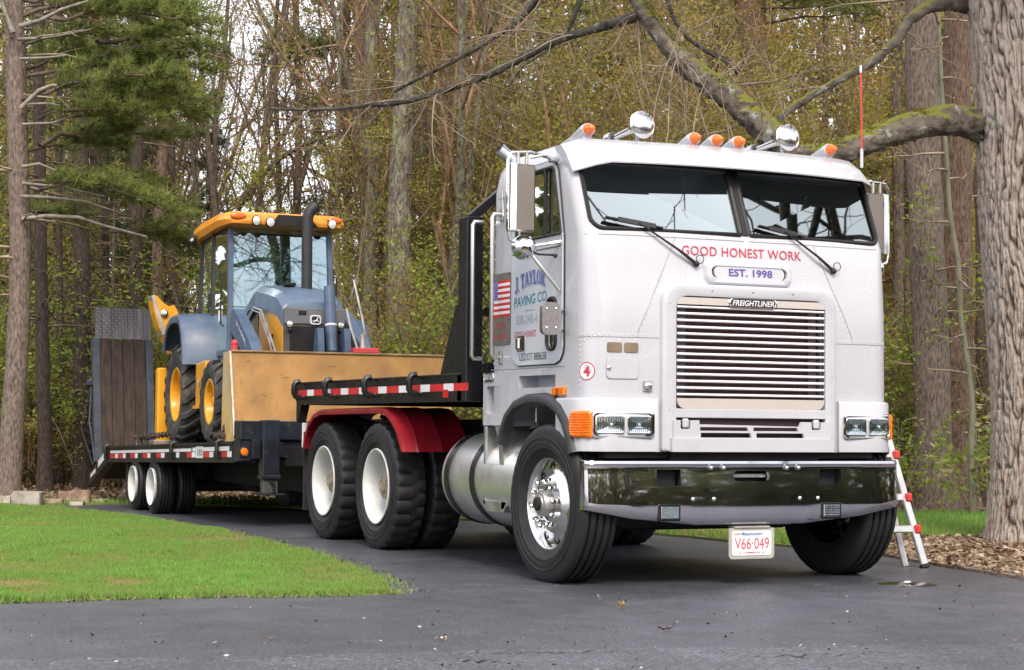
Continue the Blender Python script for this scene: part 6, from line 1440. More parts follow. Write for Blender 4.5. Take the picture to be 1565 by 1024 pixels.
def leaves_on(tips, n, size, spread, mt, name, parent, flat=.3, origin=None, lo=0.1):
    """n leaves along the last twigs"""
    wt = rng.random(len(tips))**2.5; idx = rng.choice(len(tips), n, p=wt/wt.sum()); t = lo+(1-lo)*rng.random(n); C = np.empty((n, 3))
    for k, ti in enumerate(idx):
        P = tips[ti]; f = t[k]*(len(P)-1); i = min(int(f), len(P)-2); C[k] = P[i]+(P[i+1]-P[i])*(f-i)
    C += rng.normal(size=(n, 3))*spread
    V, F = leaf_quads(C, size*(.5+rng.random(n)), rng, flat); tone = np.clip(.5+.28*rng.normal(size=n), 0, 1)
    return link(name, np_mesh(name, V, F, mt, np.repeat(tone, 4)), parent)
def tuft_mesh(C, D, ln, name, mt, per=12, w=.010, cone=.55, parent=None):
    """needle tufts: C centres, D shoot directions"""
    n = len(C); C = np.repeat(C, per, 0); D = np.repeat(D, per, 0); d = D+rng.normal(size=D.shape)*cone; d /= np.linalg.norm(d, axis=1)[:, None]
    L_ = ln*(.6+.6*rng.random(len(C)))[:, None]; s_ = np.cross(d, rng.normal(size=d.shape)); s_ /= np.linalg.norm(s_, axis=1)[:, None]
    V = np.stack([C-s_*w/2, C+s_*w/2, C+d*L_], 1).reshape(-1, 3)
    tone = np.clip(np.repeat(.5+.22*rng.normal(size=n), per)+.12*rng.normal(size=n*per)+.18*d[:, 2], 0, 1)  # needles pointing up toned lighter: light from above put into the colour
    return link(name, np_mesh(name, V, np.arange(3*len(C)).reshape(-1, 3), mt, np.repeat(tone, 3)), parent)
def bough_parts(lines, C, D, p0, p1, wid, dens, droop=.12):
    """flat spray of pine shoots about the line p0-p1"""
    p0, p1 = np.array(p0), np.array(p1); ax = p1-p0; L_ = np.linalg.norm(ax); a = ax/L_; k = 8
    side = unit(np.cross(a, [0, 0, 1])); P = np.array([p0+ax*t+np.array([0, 0, droop*L_*(math.sin(math.pi*t*.9)*.5-t*t*.35)])+rng.normal(size=3)*.015*L_ for t in np.linspace(0, 1, k)])
    lines.append((P, np.linspace(.012+.008*L_, .004, k), 5))
    n = int(dens*L_)
    for j in range(n):
        t = .18+.82*rng.random(); f = t*(k-1); i = min(int(f), k-2); q = P[i]+(P[i+1]-P[i])*(f-i); sg = 1 if rng.random() < .5 else -1
        d = unit(a*(.55+.5*rng.random())+side*sg*(.3+.9*rng.random())+np.array([0, 0, .10+.22*rng.normal()]))
        l2 = wid*(1.1-.75*t)*(.5+.7*rng.random()); m = 4; Q = np.array([q+d*l2*s_+np.array([0, 0, .10*l2*s_*s_]) for s_ in np.linspace(0, 1, m)])
        lines.append((Q, np.linspace(.006, .0025, m), 3))
        for s_ in np.linspace(.25, 1, max(2, int(l2/.07))):
            C.append(q+d*l2*s_+np.array([0, 0, .10*l2*s_*s_])+rng.normal(size=3)*.025); D.append(unit(d+np.array([0, 0, .25])+rng.normal(size=3)*.25))
def trunk_lines(P, r0, r1, sides=12, k=26, rough=.03):
    P = np.array(P, float); s_ = np.concatenate([[0], np.cumsum(np.linalg.norm(np.diff(P, axis=0), axis=1))]); u = np.linspace(0, s_[-1], k)
    Q = np.stack([np.interp(u, s_, P[:, i]) for i in range(3)], 1); h = u
    rr = (r0+(r1-r0)*u/s_[-1])*(1+.5*np.exp(-h/.35))*(1+rough*rng.normal(size=k))
    Q[1:-1, :2] += rng.normal(size=(k-2, 2))*r0*.05
    return (Q, rr, sides)
def dead_limbs(lines, Q, rr, n, z0, z1, Lm, droop=-.1, side=None):
    for j in range(n):
        z = z0+(z1-z0)*rng.random(); i = int(np.clip(np.searchsorted(Q[:, 2], z), 1, len(Q)-1)); q = Q[i-1]+(Q[i]-Q[i-1])*((z-Q[i-1][2])/(Q[i][2]-Q[i-1][2]+1e-6))
        az = rng.random()*2*math.pi if side is None else side+rng.normal()*.6; L_ = Lm*(.3+.8*rng.random()); d = np.array([math.cos(az), math.sin(az), .12*rng.normal()]); k = 6
        P = np.array([q+d*L_*t+np.array([0, 0, droop*L_*t*t])+rng.normal(size=3)*.025*L_*t for t in np.linspace(0, 1, k)]); lines.append((P, np.linspace(.016+.004*L_, .004, k), 4))
        for m in range(prng.randint(1, 5)):
            t = .3+.7*rng.random(); f = t*(k-1); ii = min(int(f), k-2); b0 = P[ii]+(P[ii+1]-P[ii])*(f-ii); d2 = unit(d+rng.normal(size=3)*.7); l2 = L_*.35*rng.random()+.1
            lines.append((np.array([b0, b0+d2*l2*.5+rng.normal(size=3)*.02, b0+d2*l2]), [.006, .005, .002], 3))

# ------------------------------------------------------------ prototypes that repeat through the woods
def proto_pine(kind):
    o = empty('pine_tree'); H = 17+3*prng.random(); r0 = .13+.07*prng.random(); lean = rng.normal(size=2)*.35
    P = [(0, 0, -.3), (lean[0]*.3, lean[1]*.3, H*.35), (lean[0], lean[1], H)]; tl = trunk_lines(P, r0, .03, 10, 24); link('trunk', tubes_np([tl], 'trunk', [m_bark, m_barkd, m_barkr][kind % 3]), o)
    L_ = []; dead_limbs(L_, tl[0], tl[1], 40, .8, 9, 1.7); C, D = [], []
    for z in np.arange(4.2+1.5*prng.random(), H-.4, .62):
        for b in range(3):
            az = rng.random()*2*math.pi; rl = (2.6*(1-z/H)+.6)*(.6+.6*rng.random()); q = np.array([np.interp(z, tl[0][:, 2], tl[0][:, 0]), np.interp(z, tl[0][:, 2], tl[0][:, 1]), z])
            bough_parts(L_, C, D, q, q+np.array([math.cos(az)*rl, math.sin(az)*rl, rl*.16]), .75, 9)
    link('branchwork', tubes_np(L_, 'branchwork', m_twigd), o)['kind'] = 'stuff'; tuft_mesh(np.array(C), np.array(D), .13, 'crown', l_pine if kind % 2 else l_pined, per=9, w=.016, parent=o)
    return o
def proto_hemlock(kind):
    o = empty('hemlock_tree'); H = 6+2.5*prng.random(); tl = trunk_lines([(0, 0, -.2), (.05, .03, H*.5), (.1, 0, H)], .07, .012, 7, 14); link('trunk', tubes_np([tl], 'trunk', m_barkd), o)
    L_, C, D = [], [], []
    for z in np.arange(.5, H-.15, .27):
        for b in range(2):
            az = rng.random()*2*math.pi; rl = (1.9*(1-z/H)+.25)*(.55+.6*rng.random()); q = np.array([.05, .02, z]); bough_parts(L_, C, D, q, q+np.array([math.cos(az)*rl, math.sin(az)*rl, -rl*.12]), .5, 10, droop=.05)
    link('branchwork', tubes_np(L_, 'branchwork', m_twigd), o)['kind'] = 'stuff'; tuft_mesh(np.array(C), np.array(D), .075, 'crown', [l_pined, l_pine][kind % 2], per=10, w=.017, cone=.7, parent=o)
    return o
CF = dict(seg=(10, 7, 5, 4), wand=(.06, .13, .17, .2), up=(.05, .07, .04, .02), taper=(.25, .25, .3, .4), sides=(8, 5, 4, 3), n=(11, 7, 5), t0=(.22, .2, .15), ang=(.6, .7, .8), len=(.42, .45, .5), rr=(.5, .5, .5))
def proto_decid(kind):
    o = empty('young_tree'); lines, tips = [], []
    H = 8.5+3*prng.random(); stems = (1, 1, 2, 3)[kind % 4]
    for s_ in range(stems):
        d = np.array([.25*rng.normal()*(stems > 1)+.05*rng.normal(), .25*rng.normal()*(stems > 1)+.05*rng.normal(), 1.0]); grow(lines, tips, np.array([.1*s_, .05*s_, -.2]), d, H*(.8+.3*rng.random()), .055+.03*rng.random(), 0, 3, CF)
    link('trunk', tubes_np([l for l in lines if l[2] == 8], 'trunk', [m_twig, m_barkd, m_barkl][kind % 3]), o); link('branchwork', tubes_np([l for l in lines if l[2] < 8], 'branchwork', [m_twig, m_twigd, m_twigr][kind % 3]), o)['kind'] = 'stuff'
    if kind < 6: leaves_on(tips, [12000, 9000, 13000, 12000, 13000, 9000][kind], [.05, .042, .046, .05, .046, .042][kind], .09, [l_spring, l_rust, l_olive, l_gold, l_olive, l_rust][kind], 'crown', o)
    return o
CS = dict(seg=(6, 5, 4), wand=(.12, .18, .2), up=(.05, .04, .02), taper=(.35, .3, .4), sides=(5, 4, 3), n=(7, 6), t0=(.15, .15), ang=(.65, .8), len=(.5, .5), rr=(.55, .55))
def proto_shrub(kind):
    o = empty('shrub'); lines, tips = [], []
    for s_ in range(7): grow(lines, tips, rng.normal(size=3)*np.array([.15, .15, 0])-np.array([0, 0, .1]), np.array([.45*rng.normal(), .45*rng.normal(), 1]), 1.5+1.1*rng.random(), .014, 0, 2, CS)
    link('stems', tubes_np(lines, 'stems', [m_twig, m_twigr, m_twigd][kind % 3]), o)['kind'] = 'stuff'
    leaves_on(tips, [4200, 4000, 4200, 3600, 4000][kind % 5], [.044, .038, .046, .04, .042][kind % 5], .06, [l_spring, l_olive, l_fern, l_rust, l_olive][kind % 5], 'foliage', o, flat=.5)
    return o
CU = dict(seg=(8, 6, 5), wand=(.09, .16, .2), up=(.05, .05, .02), taper=(.35, .3, .4), sides=(6, 4, 3), n=(13, 8), t0=(.1, .12), ang=(.7, .8), len=(.42, .5), rr=(.5, .5))
def proto_under(kind):
    o = empty('understory_tree'); lines, tips = [], []
    for s_ in range(4): grow(lines, tips, rng.normal(size=3)*np.array([.2, .2, 0])-np.array([0, 0, .1]), np.array([.28*rng.normal(), .28*rng.normal(), 1]), 4.2+2.2*rng.random(), .03, 0, 2, CU)
    link('stems', tubes_np(lines, 'stems', [m_twig, m_twigr, m_twig][kind % 3]), o)['kind'] = 'stuff'
    leaves_on(tips, 12000, [.046, .046, .042, .05][kind], .10, [l_spring, l_olive, l_rust, l_gold][kind], 'crown', o, flat=.35)
    return o
UND = [proto_under(k) for k in range(4)]
PINE = [proto_pine(k) for k in range(3)]; HEM = [proto_hemlock(k) for k in range(3)]; DEC = [proto_decid(k) for k in range(8)]; SHR = [proto_shrub(k) for k in range(5)]
used = set()
def put(proto, px, dep, sc=1.0, rot=None, label=None, cat='tree', group=None):
    p = atd(px, 650, dep); z = ground_z(p[0], p[1]); return put_xy(proto, p[0], p[1], z, sc, rot, label, cat, group)
def put_xy(proto, x, y, z, sc, rot, label, cat, group):
    o = proto if proto.name not in used else copy_tree(proto); used.add(proto.name)
    o.location = (x, y, z-.05); o.rotation_euler = (0, 0, prng.random()*6.28 if rot is None else rot); o.scale = (sc, sc, sc*(.92+.16*prng.random())); return tag(o, label, cat, group)
def region(px, dep):
    w = 'close behind' if dep < 30 else 'well back behind'
    if px < 90: return w.replace(' behind', ' by') + ' the pale pine'
    if px < 250: return w+' the raised ramp'
    if px < 400: return w+' the machine cab'
    if px < 560: return w+' the loader bucket'
    if px < 700: return w+' the stout lichened trunk'
    if px < 860: return w+' the headache rack'
    if px < 1120: return w+' the left cab roof'
    if px < 1340: return w+' the right cab roof'
    if px < 1500: return w+' the twin trunks'
    return w+' the huge furrowed tree'
KS = ('yellow-green shrub', 'olive-brown shrub', 'fresh green shrub', 'rust-budded shrub', 'dull olive shrub'); KD = ('yellow-leaved young tree', 'rust-budded young tree', 'olive twin-stemmed young tree', 'golden-leaved young tree', 'olive young tree', 'thin rust-budded young tree', 'bare twin-stemmed young tree', 'bare young tree'); KU = ('yellow-green understory tree', 'olive understory tree', 'rust-budded understory tree', 'golden understory tree')
KP = ('grey-barked pine', 'dark-barked pine', 'red-barked pine'); KH = ('dark green young evergreen', 'mid-green young evergreen', 'dense young evergreen')
def gap(px): return 225 < px < 545
def mind(px): return 28.6 if -45 < px < 540 else (23.6 if px > 1330 else (27.0 if px < 0 else 22.6))
def plant(protos, names, k, px, dep, sc, cat, group): put(protos[k], px, dep, sc, None, names[k]+' '+region(px, dep), cat, group)
for i in range(92):     # shrubs along the edge
    px = -110+1790*(i+prng.random())/92; dep = mind(px)+6.5*prng.random()**1.5
    k = prng.choice((0, 1, 1, 2, 3, 4, 4)) if px > 300 else prng.choice((0, 0, 2, 2, 4, 1)); plant(SHR, KS, k, px, dep, .75+.75*prng.random(), 'shrub', 'shrubs along the edge of the woods')
for i in range(64):     # taller understory
    px = -130+1820*(i+prng.random())/64; dep = mind(px)+3+10*prng.random(); k = prng.choice((0, 0, 1, 2)) if px < 1150 else prng.choice((0, 1, 3, 3))
    if 560 < px < 980: k = prng.choice((0, 0, 1, 1, 2))
    plant(UND, KU, k, px, dep, (.8+.45*prng.random())*(.62 if gap(px) else 1), 'tree', 'understory trees in the woods')
for i in range(50):     # budding trees
    px = -120+1800*(i+prng.random())/50; dep = 27+15*prng.random(); k = prng.choice((0, 1, 2, 3, 4, 5))
    if gap(px):
        if i % 3: continue
        k = prng.choice((6, 7)); dep += 7
    if px > 1180 and prng.random() < .5: k = 3
    if 600 < px < 1000 and prng.random() < .5: k = prng.choice((0, 2, 4))
    plant(DEC, KD, k, px, dep, .75+.5*prng.random(), 'tree', 'budding young trees in the woods')
for px, dep in [(-60, 30), (60, 33), (118, 36), (172, 30), (225, 33), (655, 30), (690, 27.5), (735, 33), (850, 31), (905, 36), (1010, 34), (1120, 38), (1300, 33), (1440, 36), (1500, 31), (1630, 30)]:
    plant(HEM, KH, prng.randrange(3), px, dep, .7+.5*prng.random(), 'tree', 'young evergreens in the woods')
for px, dep in [(-90, 34), (-30, 40), (95, 44), (150, 37), (190, 46), (600, 46), (660, 40), (715, 48), (830, 38), (880, 50), (1000, 47), (1060, 40), (1190, 48), (1310, 44), (1370, 47), (1490, 45), (1600, 44), (1660, 38)]:
    plant(PINE, KP, prng.randrange(3), px, dep, .9+.3*prng.random(), 'tree', 'pines standing back in the woods')

# ------------------------------------------------------------ trees one can pick out
def tree_px(name, label, px_pts, dep, w0, w1, mt, dead=0, dz=(1, 8), Lm=1.2, sides=14, side=None, group=None, ext=9.0, twig=None, base_py=None):
    """trunk through pixels at one depth: its foot on the ground, its head carried on above the frame"""
    P = [atd(a, b, dep) for a, b in px_pts]; d = unit(P[-1]-P[-2]); P.append(P[-1]+d*ext); b = P[0].copy(); b[2] = ground_z(b[0], b[1])-.15
    if b[2] < P[0][2]-.05: P = [b]+P
    B = b.copy(); B[2] += .15; o = empty(name, B, label, 'tree', group); m = dep/FPX
    tl = trunk_lines([q-B for q in P], w0*m/2, w1*m/2*.8, sides, 40, .02); link('trunk', tubes_np([tl], 'trunk', mt), o)
    if dead:
        L_ = []; dead_limbs(L_, tl[0], tl[1], dead, dz[0], dz[1], Lm, side=side); link('branchwork', tubes_np(L_, 'branchwork', twig or m_twig), o)['kind'] = 'stuff'
    return o, B, tl
t1, B1, tl1 = tree_px('pine_tree', 'tall pale-barked pine with bare grey limbs and green boughs at the lawn edge', [(12, 757), (22, 600), (30, 480), (32, 380), (28, 250), (24, 120), (20, 0)], 23.2, 35, 27, m_bark, 26, (2.5, 9), 1.3)
t2, *_ = tree_px('lichen_tree', 'slim grey trunk blotched with pale lichen behind the loader arm', [(566, 770), (568, 540), (566, 420), (572, 250), (566, 120), (568, 0)], 27.5, 25, 18, m_barkl, 14, (3, 9), 1.5)
t3, *_ = tree_px('pine_tree', 'stout brown trunk with pale lichen patches beside the headache rack', [(606, 770), (608, 560), (610, 420), (612, 300), (616, 160), (622, 60), (626, 0)], 26.0, 42, 26, m_barkl, 16, (2.5, 8), 1.6, twig=m_twigd)
t4, *_ = tree_px('pine_tree', 'dark reddish-brown trunk half hidden beside the stout lichened trunk', [(574, 770), (576, 560), (572, 460), (568, 350), (560, 220), (556, 60)], 28.5, 42, 20, m_barkr, 12, (2, 8), 1.4, twig=m_twigd)
t5, *_ = tree_px('pine_tree', 'large straight reddish-brown pine trunk rising behind the cab roof', [(1166, 760), (1163, 300), (1160, 150), (1152, 60), (1146, 0)], 29.0, 52, 42, m_barkr, 16, (4, 11), 2.2, twig=m_twigd)
t6, *_ = tree_px('pine_tree', 'thick grey-brown trunk joined at the foot to its twin beside the truck', [(1432, 781), (1428, 700), (1424, 560), (1418, 400), (1412, 200), (1408, 0)], 22.6, 58, 46, m_bark, 16, (1.5, 8), 1.2)
t7, *_ = tree_px('pine_tree', 'reddish twin trunk leaning against the thick grey-brown one', [(1466, 781), (1464, 650), (1462, 480), (1460, 300), (1462, 100), (1466, 0)], 23.4, 56, 32, m_barkr, 14, (1.5, 8), 1.1)
t8, *_ = tree_px('pine_tree', 'brown pine trunk half hidden behind the big rough-barked tree', [(1519, 781), (1518, 620), (1514, 460), (1512, 250), (1508, 0)], 24.3, 50, 34, m_barkr, 10, (1.5, 8), 1.1)
t9, *_ = tree_px('sapling', 'thin greenish-grey crooked sapling in front of the reddish twin trunk', [(1486, 785), (1484, 700), (1487, 620), (1480, 560), (1468, 480), (1465, 400), (1452, 330), (1447, 240), (1440, 150), (1436, 60)], 21.2, 9, 6, mat('sapling_bark', (.22, .22, .15), .85, var=.2), 16, (.6, 6), .7, sides=8, ext=2)
t11, *_ = tree_px('pine_tree', 'thin reddish bare trunk standing against the bright sky', [(452, 760), (454, 330), (456, 240), (458, 160), (455, 90)], 33, 15, 11, m_barkr, 26, (3, 8.5), 1.5, sides=8, ext=5, twig=m_twigr)
for k, (pts, dep, w, mt, lab) in enumerate((
    ([(70, 770), (66, 560), (62, 380), (60, 200), (58, 0)], 27, 26, m_barkd, 'dark trunk right beside the tall pale-barked pine'),
    ([(93, 770), (92, 500), (90, 300), (92, 0)], 30, 13, m_barkd, 'very thin dark trunk between thicker ones behind the ramp'),
    ([(127, 770), (126, 560), (125, 400), (124, 250), (122, 0)], 28.5, 34, m_barkd, 'broad dark-brown trunk just left of the raised ramp'),
    ([(165, 770), (163, 480), (160, 300), (165, 0)], 31, 14, m_barkd, 'slim dark trunk directly above the raised ramp'),
    ([(207, 770), (207, 480), (208, 340), (212, 0)], 28.5, 26, m_barkd, 'dark trunk rising behind the right edge of the ramp'),
    ([(118, 770), (118, 500), (116, 330), (112, 0)], 33, 11, m_barkd, 'thin black trunk behind the broad dark-brown one'),
    ([(238, 770), (239, 480), (242, 350), (250, 200), (252, 0)], 30, 22, m_barkr, 'brown trunk between the ramp and the yellow dipper arm'))):
    tree_px('pine_tree', lab, pts, dep, w*.85, w*.6, m_barkk if mt is m_barkd else mt, 34, (1, 9), 1.1, sides=9, twig=m_twigd)
for px, dep, w in ((720, 31, 10), (745, 35, 12), (1262, 32, 12), (1300, 35, 14), (960, 36, 12), (880, 34, 10), (1385, 29, 12), (1395, 34, 22), (1545, 33, 20), (655, 32, 9), (512, 31, 8)):
    dx = prng.uniform(-14, 14); tree_px('young_tree', 'thin bare pole tree '+region(px, dep), [(px, 770), (px+dx*.4, 450), (px+dx*.3, 220), (px+dx, 0)], dep, w, w*.6, prng.choice((m_barkl, m_barkd, m_bark)), 16, (1.5, 9), 1.3, sides=7, group='thin poles in the woods', twig=m_twig)
# pine boughs of the pale-barked pine, reaching right across the woods
def boughs(name, parent, base, lst, dep, mt, wid=.8, dens=16, per=12, ln=.12):
    L_, C, D = [], [], []
    for (x0, y0, x1, y1, dd) in lst: bough_parts(L_, C, D, atd(x0, y0, dep)-base, atd(x1, y1, dep+dd)-base, wid, dens)
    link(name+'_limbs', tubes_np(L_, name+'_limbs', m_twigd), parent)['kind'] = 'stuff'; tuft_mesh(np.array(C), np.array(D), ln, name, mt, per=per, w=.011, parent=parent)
boughs('crown', t1, B1, [(30, 150, 300, 118, -1), (60, 165, 318, 168, .5), (40, 120, 250, 96, .8), (120, 150, 322, 152, -.4), (100, 130, 290, 140, 1), (60, 180, 240, 172, -.8), (110, 175, 316, 182, 1.2), (30, 285, 250, 300, -.8), (70, 275, 282, 318, .3), (60, 290, 230, 282, 1), (120, 290, 278, 326, -.3), (20, 20, 300, 15, .6), (60, 30, 340, 30, -.5), (100, 10, 330, 50, .8), (160, 355, 320, 370, .8), (200, 350, 300, 392, 1.4), (20, 70, 190, 62, 1.5), (30, 110, 170, 90, 2.2), (40, 230, 190, 225, 1.8), (60, 215, 300, 205, 2.4), (140, 90, 322, 108, 1.6), (20, 330, 130, 345, 2.0), (20, 0, 260, -20, .4), (150, 60, 330, 75, 2.6)], 23.2, l_pine, .65, 24, per=13, ln=.15)
L_ = []
for pts, w in (([(32, 165), (60, 138), (80, 130), (110, 133)], 8), ([(34, 160), (70, 158), (112, 163)], 5), ([(32, 300), (80, 302), (130, 308), (175, 322)], 6), ([(34, 335), (70, 330), (120, 332), (160, 345), (225, 362)], 8), ([(30, 40), (60, 32), (95, 14), (140, 0)], 8), ([(28, 60), (70, 58), (140, 45)], 6), ([(30, 90), (70, 88), (100, 85)], 5), ([(34, 190), (80, 188), (118, 175)], 5), ([(34, 255), (60, 250), (88, 262)], 6), ([(20, 50), (8, 20), (0, -5)], 9), ([(34, 280), (90, 285), (160, 300)], 5)):
    P = np.array([atd(a, b, 23.0)-B1 for a, b in pts]); m = 23/FPX; L_.append((P, np.linspace(w*m*.5, w*m*.25, len(P)), 6))
link('bare_limbs', tubes_np(L_, 'bare_limbs', mat('pale_limb_bark', (.23, .21, .18), .85, var=.25, vs_=12)), t1)['kind'] = 'stuff'
# boughs of the pines behind, where green shows in the picture
def bough_tree(label, px, dep, w, mt, lst, wid=.8, needle=l_pine):
    o, B, tl = tree_px('pine_tree', label, [(px, 770), (px+2, 400), (px-3, 0)], dep, w, w*.8, mt, 18, (2, 9), 1.3, sides=9, twig=m_twigd); boughs('crown', o, B, lst, dep, needle, wid, 24)
bough_tree('dark pine with blue-green sprays hanging in front of the bright sky', 530, 33, 16, m_barkd, [(530, 75, 400, 82, 0), (530, 60, 420, 95, 1), (530, 90, 470, 70, -1), (530, 110, 590, 90, 0), (530, 40, 610, 20, 0), (530, 190, 560, 240, 0), (520, 240, 600, 262, 1), (530, 20, 480, 5, 0), (530, 170, 480, 160, 0), (530, 270, 585, 300, 0), (530, 310, 480, 325, 1), (530, 130, 590, 140, 0), (530, 200, 610, 215, 0), (530, 340, 600, 350, 0), (530, 360, 480, 372, 0), (530, 225, 490, 232, 0), (530, 0, 600, -10, 0), (530, 385, 590, 395, 0), (530, 150, 600, 170, 1)], .9, l_pine)
bough_tree('pine with green sprays above the headache rack', 850, 31, 18, m_barkd, [(850, 25, 730, 40, 0), (850, 40, 740, 80, 1), (850, 60, 960, 70, 0), (850, 20, 960, 30, -1), (850, 75, 930, 95, 0), (850, 10, 700, 10, 0), (850, 0, 1000, 0, 0), (850, 85, 780, 100, 0), (850, 50, 690, 60, 0), (850, 110, 950, 120, 0), (850, 30, 640, 30, 1), (850, 5, 640, -5, 1), (850, 130, 780, 142, 0)])
bough_tree('pine with soft green sprays beside the tall red antenna', 1372, 27.5, 20, m_bark, [(1372, 30, 1290, 20, 0), (1372, 50, 1470, 60, 0), (1372, 95, 1480, 100, 0), (1372, 120, 1450, 130, 0), (1380, 270, 1480, 285, 0), (1372, 300, 1340, 310, 0), (1380, 320, 1470, 325, 0), (1372, 10, 1110, 25, 2), (1372, 0, 1080, 5, 2), (1380, 250, 1330, 262, 0)], .7)
bough_tree('small pine with green sprays low beside the headache rack', 700, 29, 12, m_barkd, [(700, 480, 640, 490, 0), (700, 500, 650, 515, 0), (700, 470, 760, 480, 0), (700, 440, 655, 455, 1), (700, 510, 640, 525, 0), (700, 520, 750, 520, 0)], .6)
bough_tree('pine with low green sprays behind the shrubs left of the machine', 262, 32, 14, m_barkd, [(262, 60, 180, 70, 0), (262, 80, 340, 95, 0), (262, 120, 190, 135, 0), (262, 140, 320, 150, 0), (262, 290, 200, 300, 0), (262, 310, 320, 322, 0), (262, 340, 190, 350, 0), (262, 395, 190, 400, 0), (262, 370, 330, 380, 0), (262, 405, 210, 420, 0), (262, 420, 320, 425, 0), (262, 230, 200, 245, 0), (262, 200, 330, 215, 0), (262, 245, 320, 255, 0), (262, 215, 180, 222, 0)], .9, l_pined)
# many-stemmed bare tree against the sky
mt_base = atd(352, 650, 31.0); mt_base[2] = ground_z(*mt_base[:2]); o = empty('multi_stem_tree', mt_base, 'bare many-stemmed tree fanning out against the bright sky behind the machine cab', 'tree')
lines, tips = [], []
CM = dict(CF); CM['n'] = (7, 6, 4); CM['len'] = (.34, .42, .5); CM['wand'] = (.035, .1, .15, .2); CM['up'] = (.02, .08, .04, .02)
for dx, r_ in ((-2.0, .055), (-1.1, .07), (-.55, .09), (0, .085), (.35, .08), (.8, .09), (1.4, .075), (2.3, .07), (3.2, .06)):
    d = np.array([_r0[0]*dx, _r0[1]*dx, 8.5])+np.array([0, rng.normal()*1.0, 0]); grow(lines, tips, np.array([_r0[0]*dx*.07, _r0[1]*dx*.07, -.2]), d, 11, r_, 0, 3, CM)
link('trunk', tubes_np([l for l in lines if l[2] == 8], 'trunk', m_barkd), o); link('branchwork', tubes_np([l for l in lines if l[2] < 8], 'branchwork', m_twigd), o)['kind'] = 'stuff'
leaves_on(tips, 1500, .04, .06, l_rust, 'crown', o)
lim = MB()
ln_ = [(np.array([atd(a, b, 30.6) for a, b in pts])-mt_base, np.linspace(w*30.6/FPX*.5, w*30.6/FPX*.22, len(pts)), 7) for pts, w in (([(362, 320), (392, 275), (430, 240), (470, 218), (520, 205)], 11), ([(380, 310), (398, 262), (420, 225), (450, 180), (470, 130)], 8))]
link('leaning_limb', tubes_np(ln_, 'leaning_limb', m_barkd), o)

# ------------------------------------------------------------ the big furrowed tree on the right
DO = 15.6; base = ong(1598, 838); OB = np.array([base[0], base[1], base[2]]); oak = empty('oak_tree', OB, 'huge rough-barked tree with a mossy low limb at the right of the driveway', 'tree')
cx = [(1602, 850), (1604, 800), (1603, 700), (1600, 600), (1588, 450), (1575, 300), (1571, 200), (1566, 100), (1556, 0), (1545, -120), (1530, -330)]
P = np.array([atd(a, b, DO) for a, b in cx])-OB; P[0][2] = -.25
na = 440; s_ = np.concatenate([[0], np.cumsum(np.linalg.norm(np.diff(P, axis=0), axis=1))]); u = np.concatenate([np.arange(0, 5.4, .021), np.linspace(5.45, s_[-1], 14)]); nz = len(u); Q = np.stack([np.interp(u, s_, P[:, i]) for i in range(3)], 1)
tt, aa = np.meshgrid(u, 2*np.pi*np.arange(na)/na, indexing='ij'); r0 = .475+.16*np.exp(-tt/.4)-.012*tt
ci, si = np.cos(aa), np.sin(aa)
warp = vnoise(20+aa*3, tt*2.0, 1.0, 35); w1 = vnoise(aa*11+warp*1.6, tt*4.2+warp, 1.0, 31); w2 = vnoise(aa*21+warp*2, tt*9.5, 1.0, 32); w3 = vnoise(aa*44, tt*30, 1.0, 33)
f1 = np.clip(np.abs(2*w1-1)/.30, 0, 1); f2 = np.clip(np.abs(2*w2-1)/.34, 0, 1); plate = f1**.7*.6+f2**.7*.4
disp = .062*(plate-.7)+.014*(w3-.5)*plate
rr = r0+disp
V = Q[:, None]+np.stack([ci*rr, si*rr, np.zeros_like(rr)], -1)
ii = (np.arange(nz-1)[:, None]*na); jj = np.arange(na)[None]; F = np.stack([ii+jj, ii+(jj+1) % na, ii+na+(jj+1) % na, ii+na+jj], -1).reshape(-1, 4)
m_oak2 = mat('plated_bark', (.3, .25, .2), .95, var=.2, bump=.5, bs=70, c2=(.40, .41, .36), c2scale=3.2, c2lo=.60, c2hi=.70)
def plated():
    nt = m_oak2.node_tree; N, L = nt.nodes, nt.links; at = N.new('ShaderNodeAttribute'); at.attribute_name = 'tone'; rp = ramp(nt, [(0, (.055, .038, .030)), (.35, (.13, .10, .080)), (.6, (.27, .22, .185)), (1, (.44, .385, .34))]); L.new(at.outputs['Fac'], rp.inputs[0])
    mx = [n for n in N if n.bl_idname == 'ShaderNodeMix'][0]; L.new(rp.outputs[0], mx.inputs[6])
plated()
link('trunk', np_mesh('trunk', V.reshape(-1, 3), F, m_oak2, np.clip(plate+.25*(w3-.5), 0, 1).ravel(), smooth=True), oak)
m_moss = mat('limb_bark', (.125, .105, .085), .95, var=.35, vs_=9, bump=.9, bs=30, c2=(.30, .33, .28), c2scale=7, c2lo=.56, c2hi=.64)
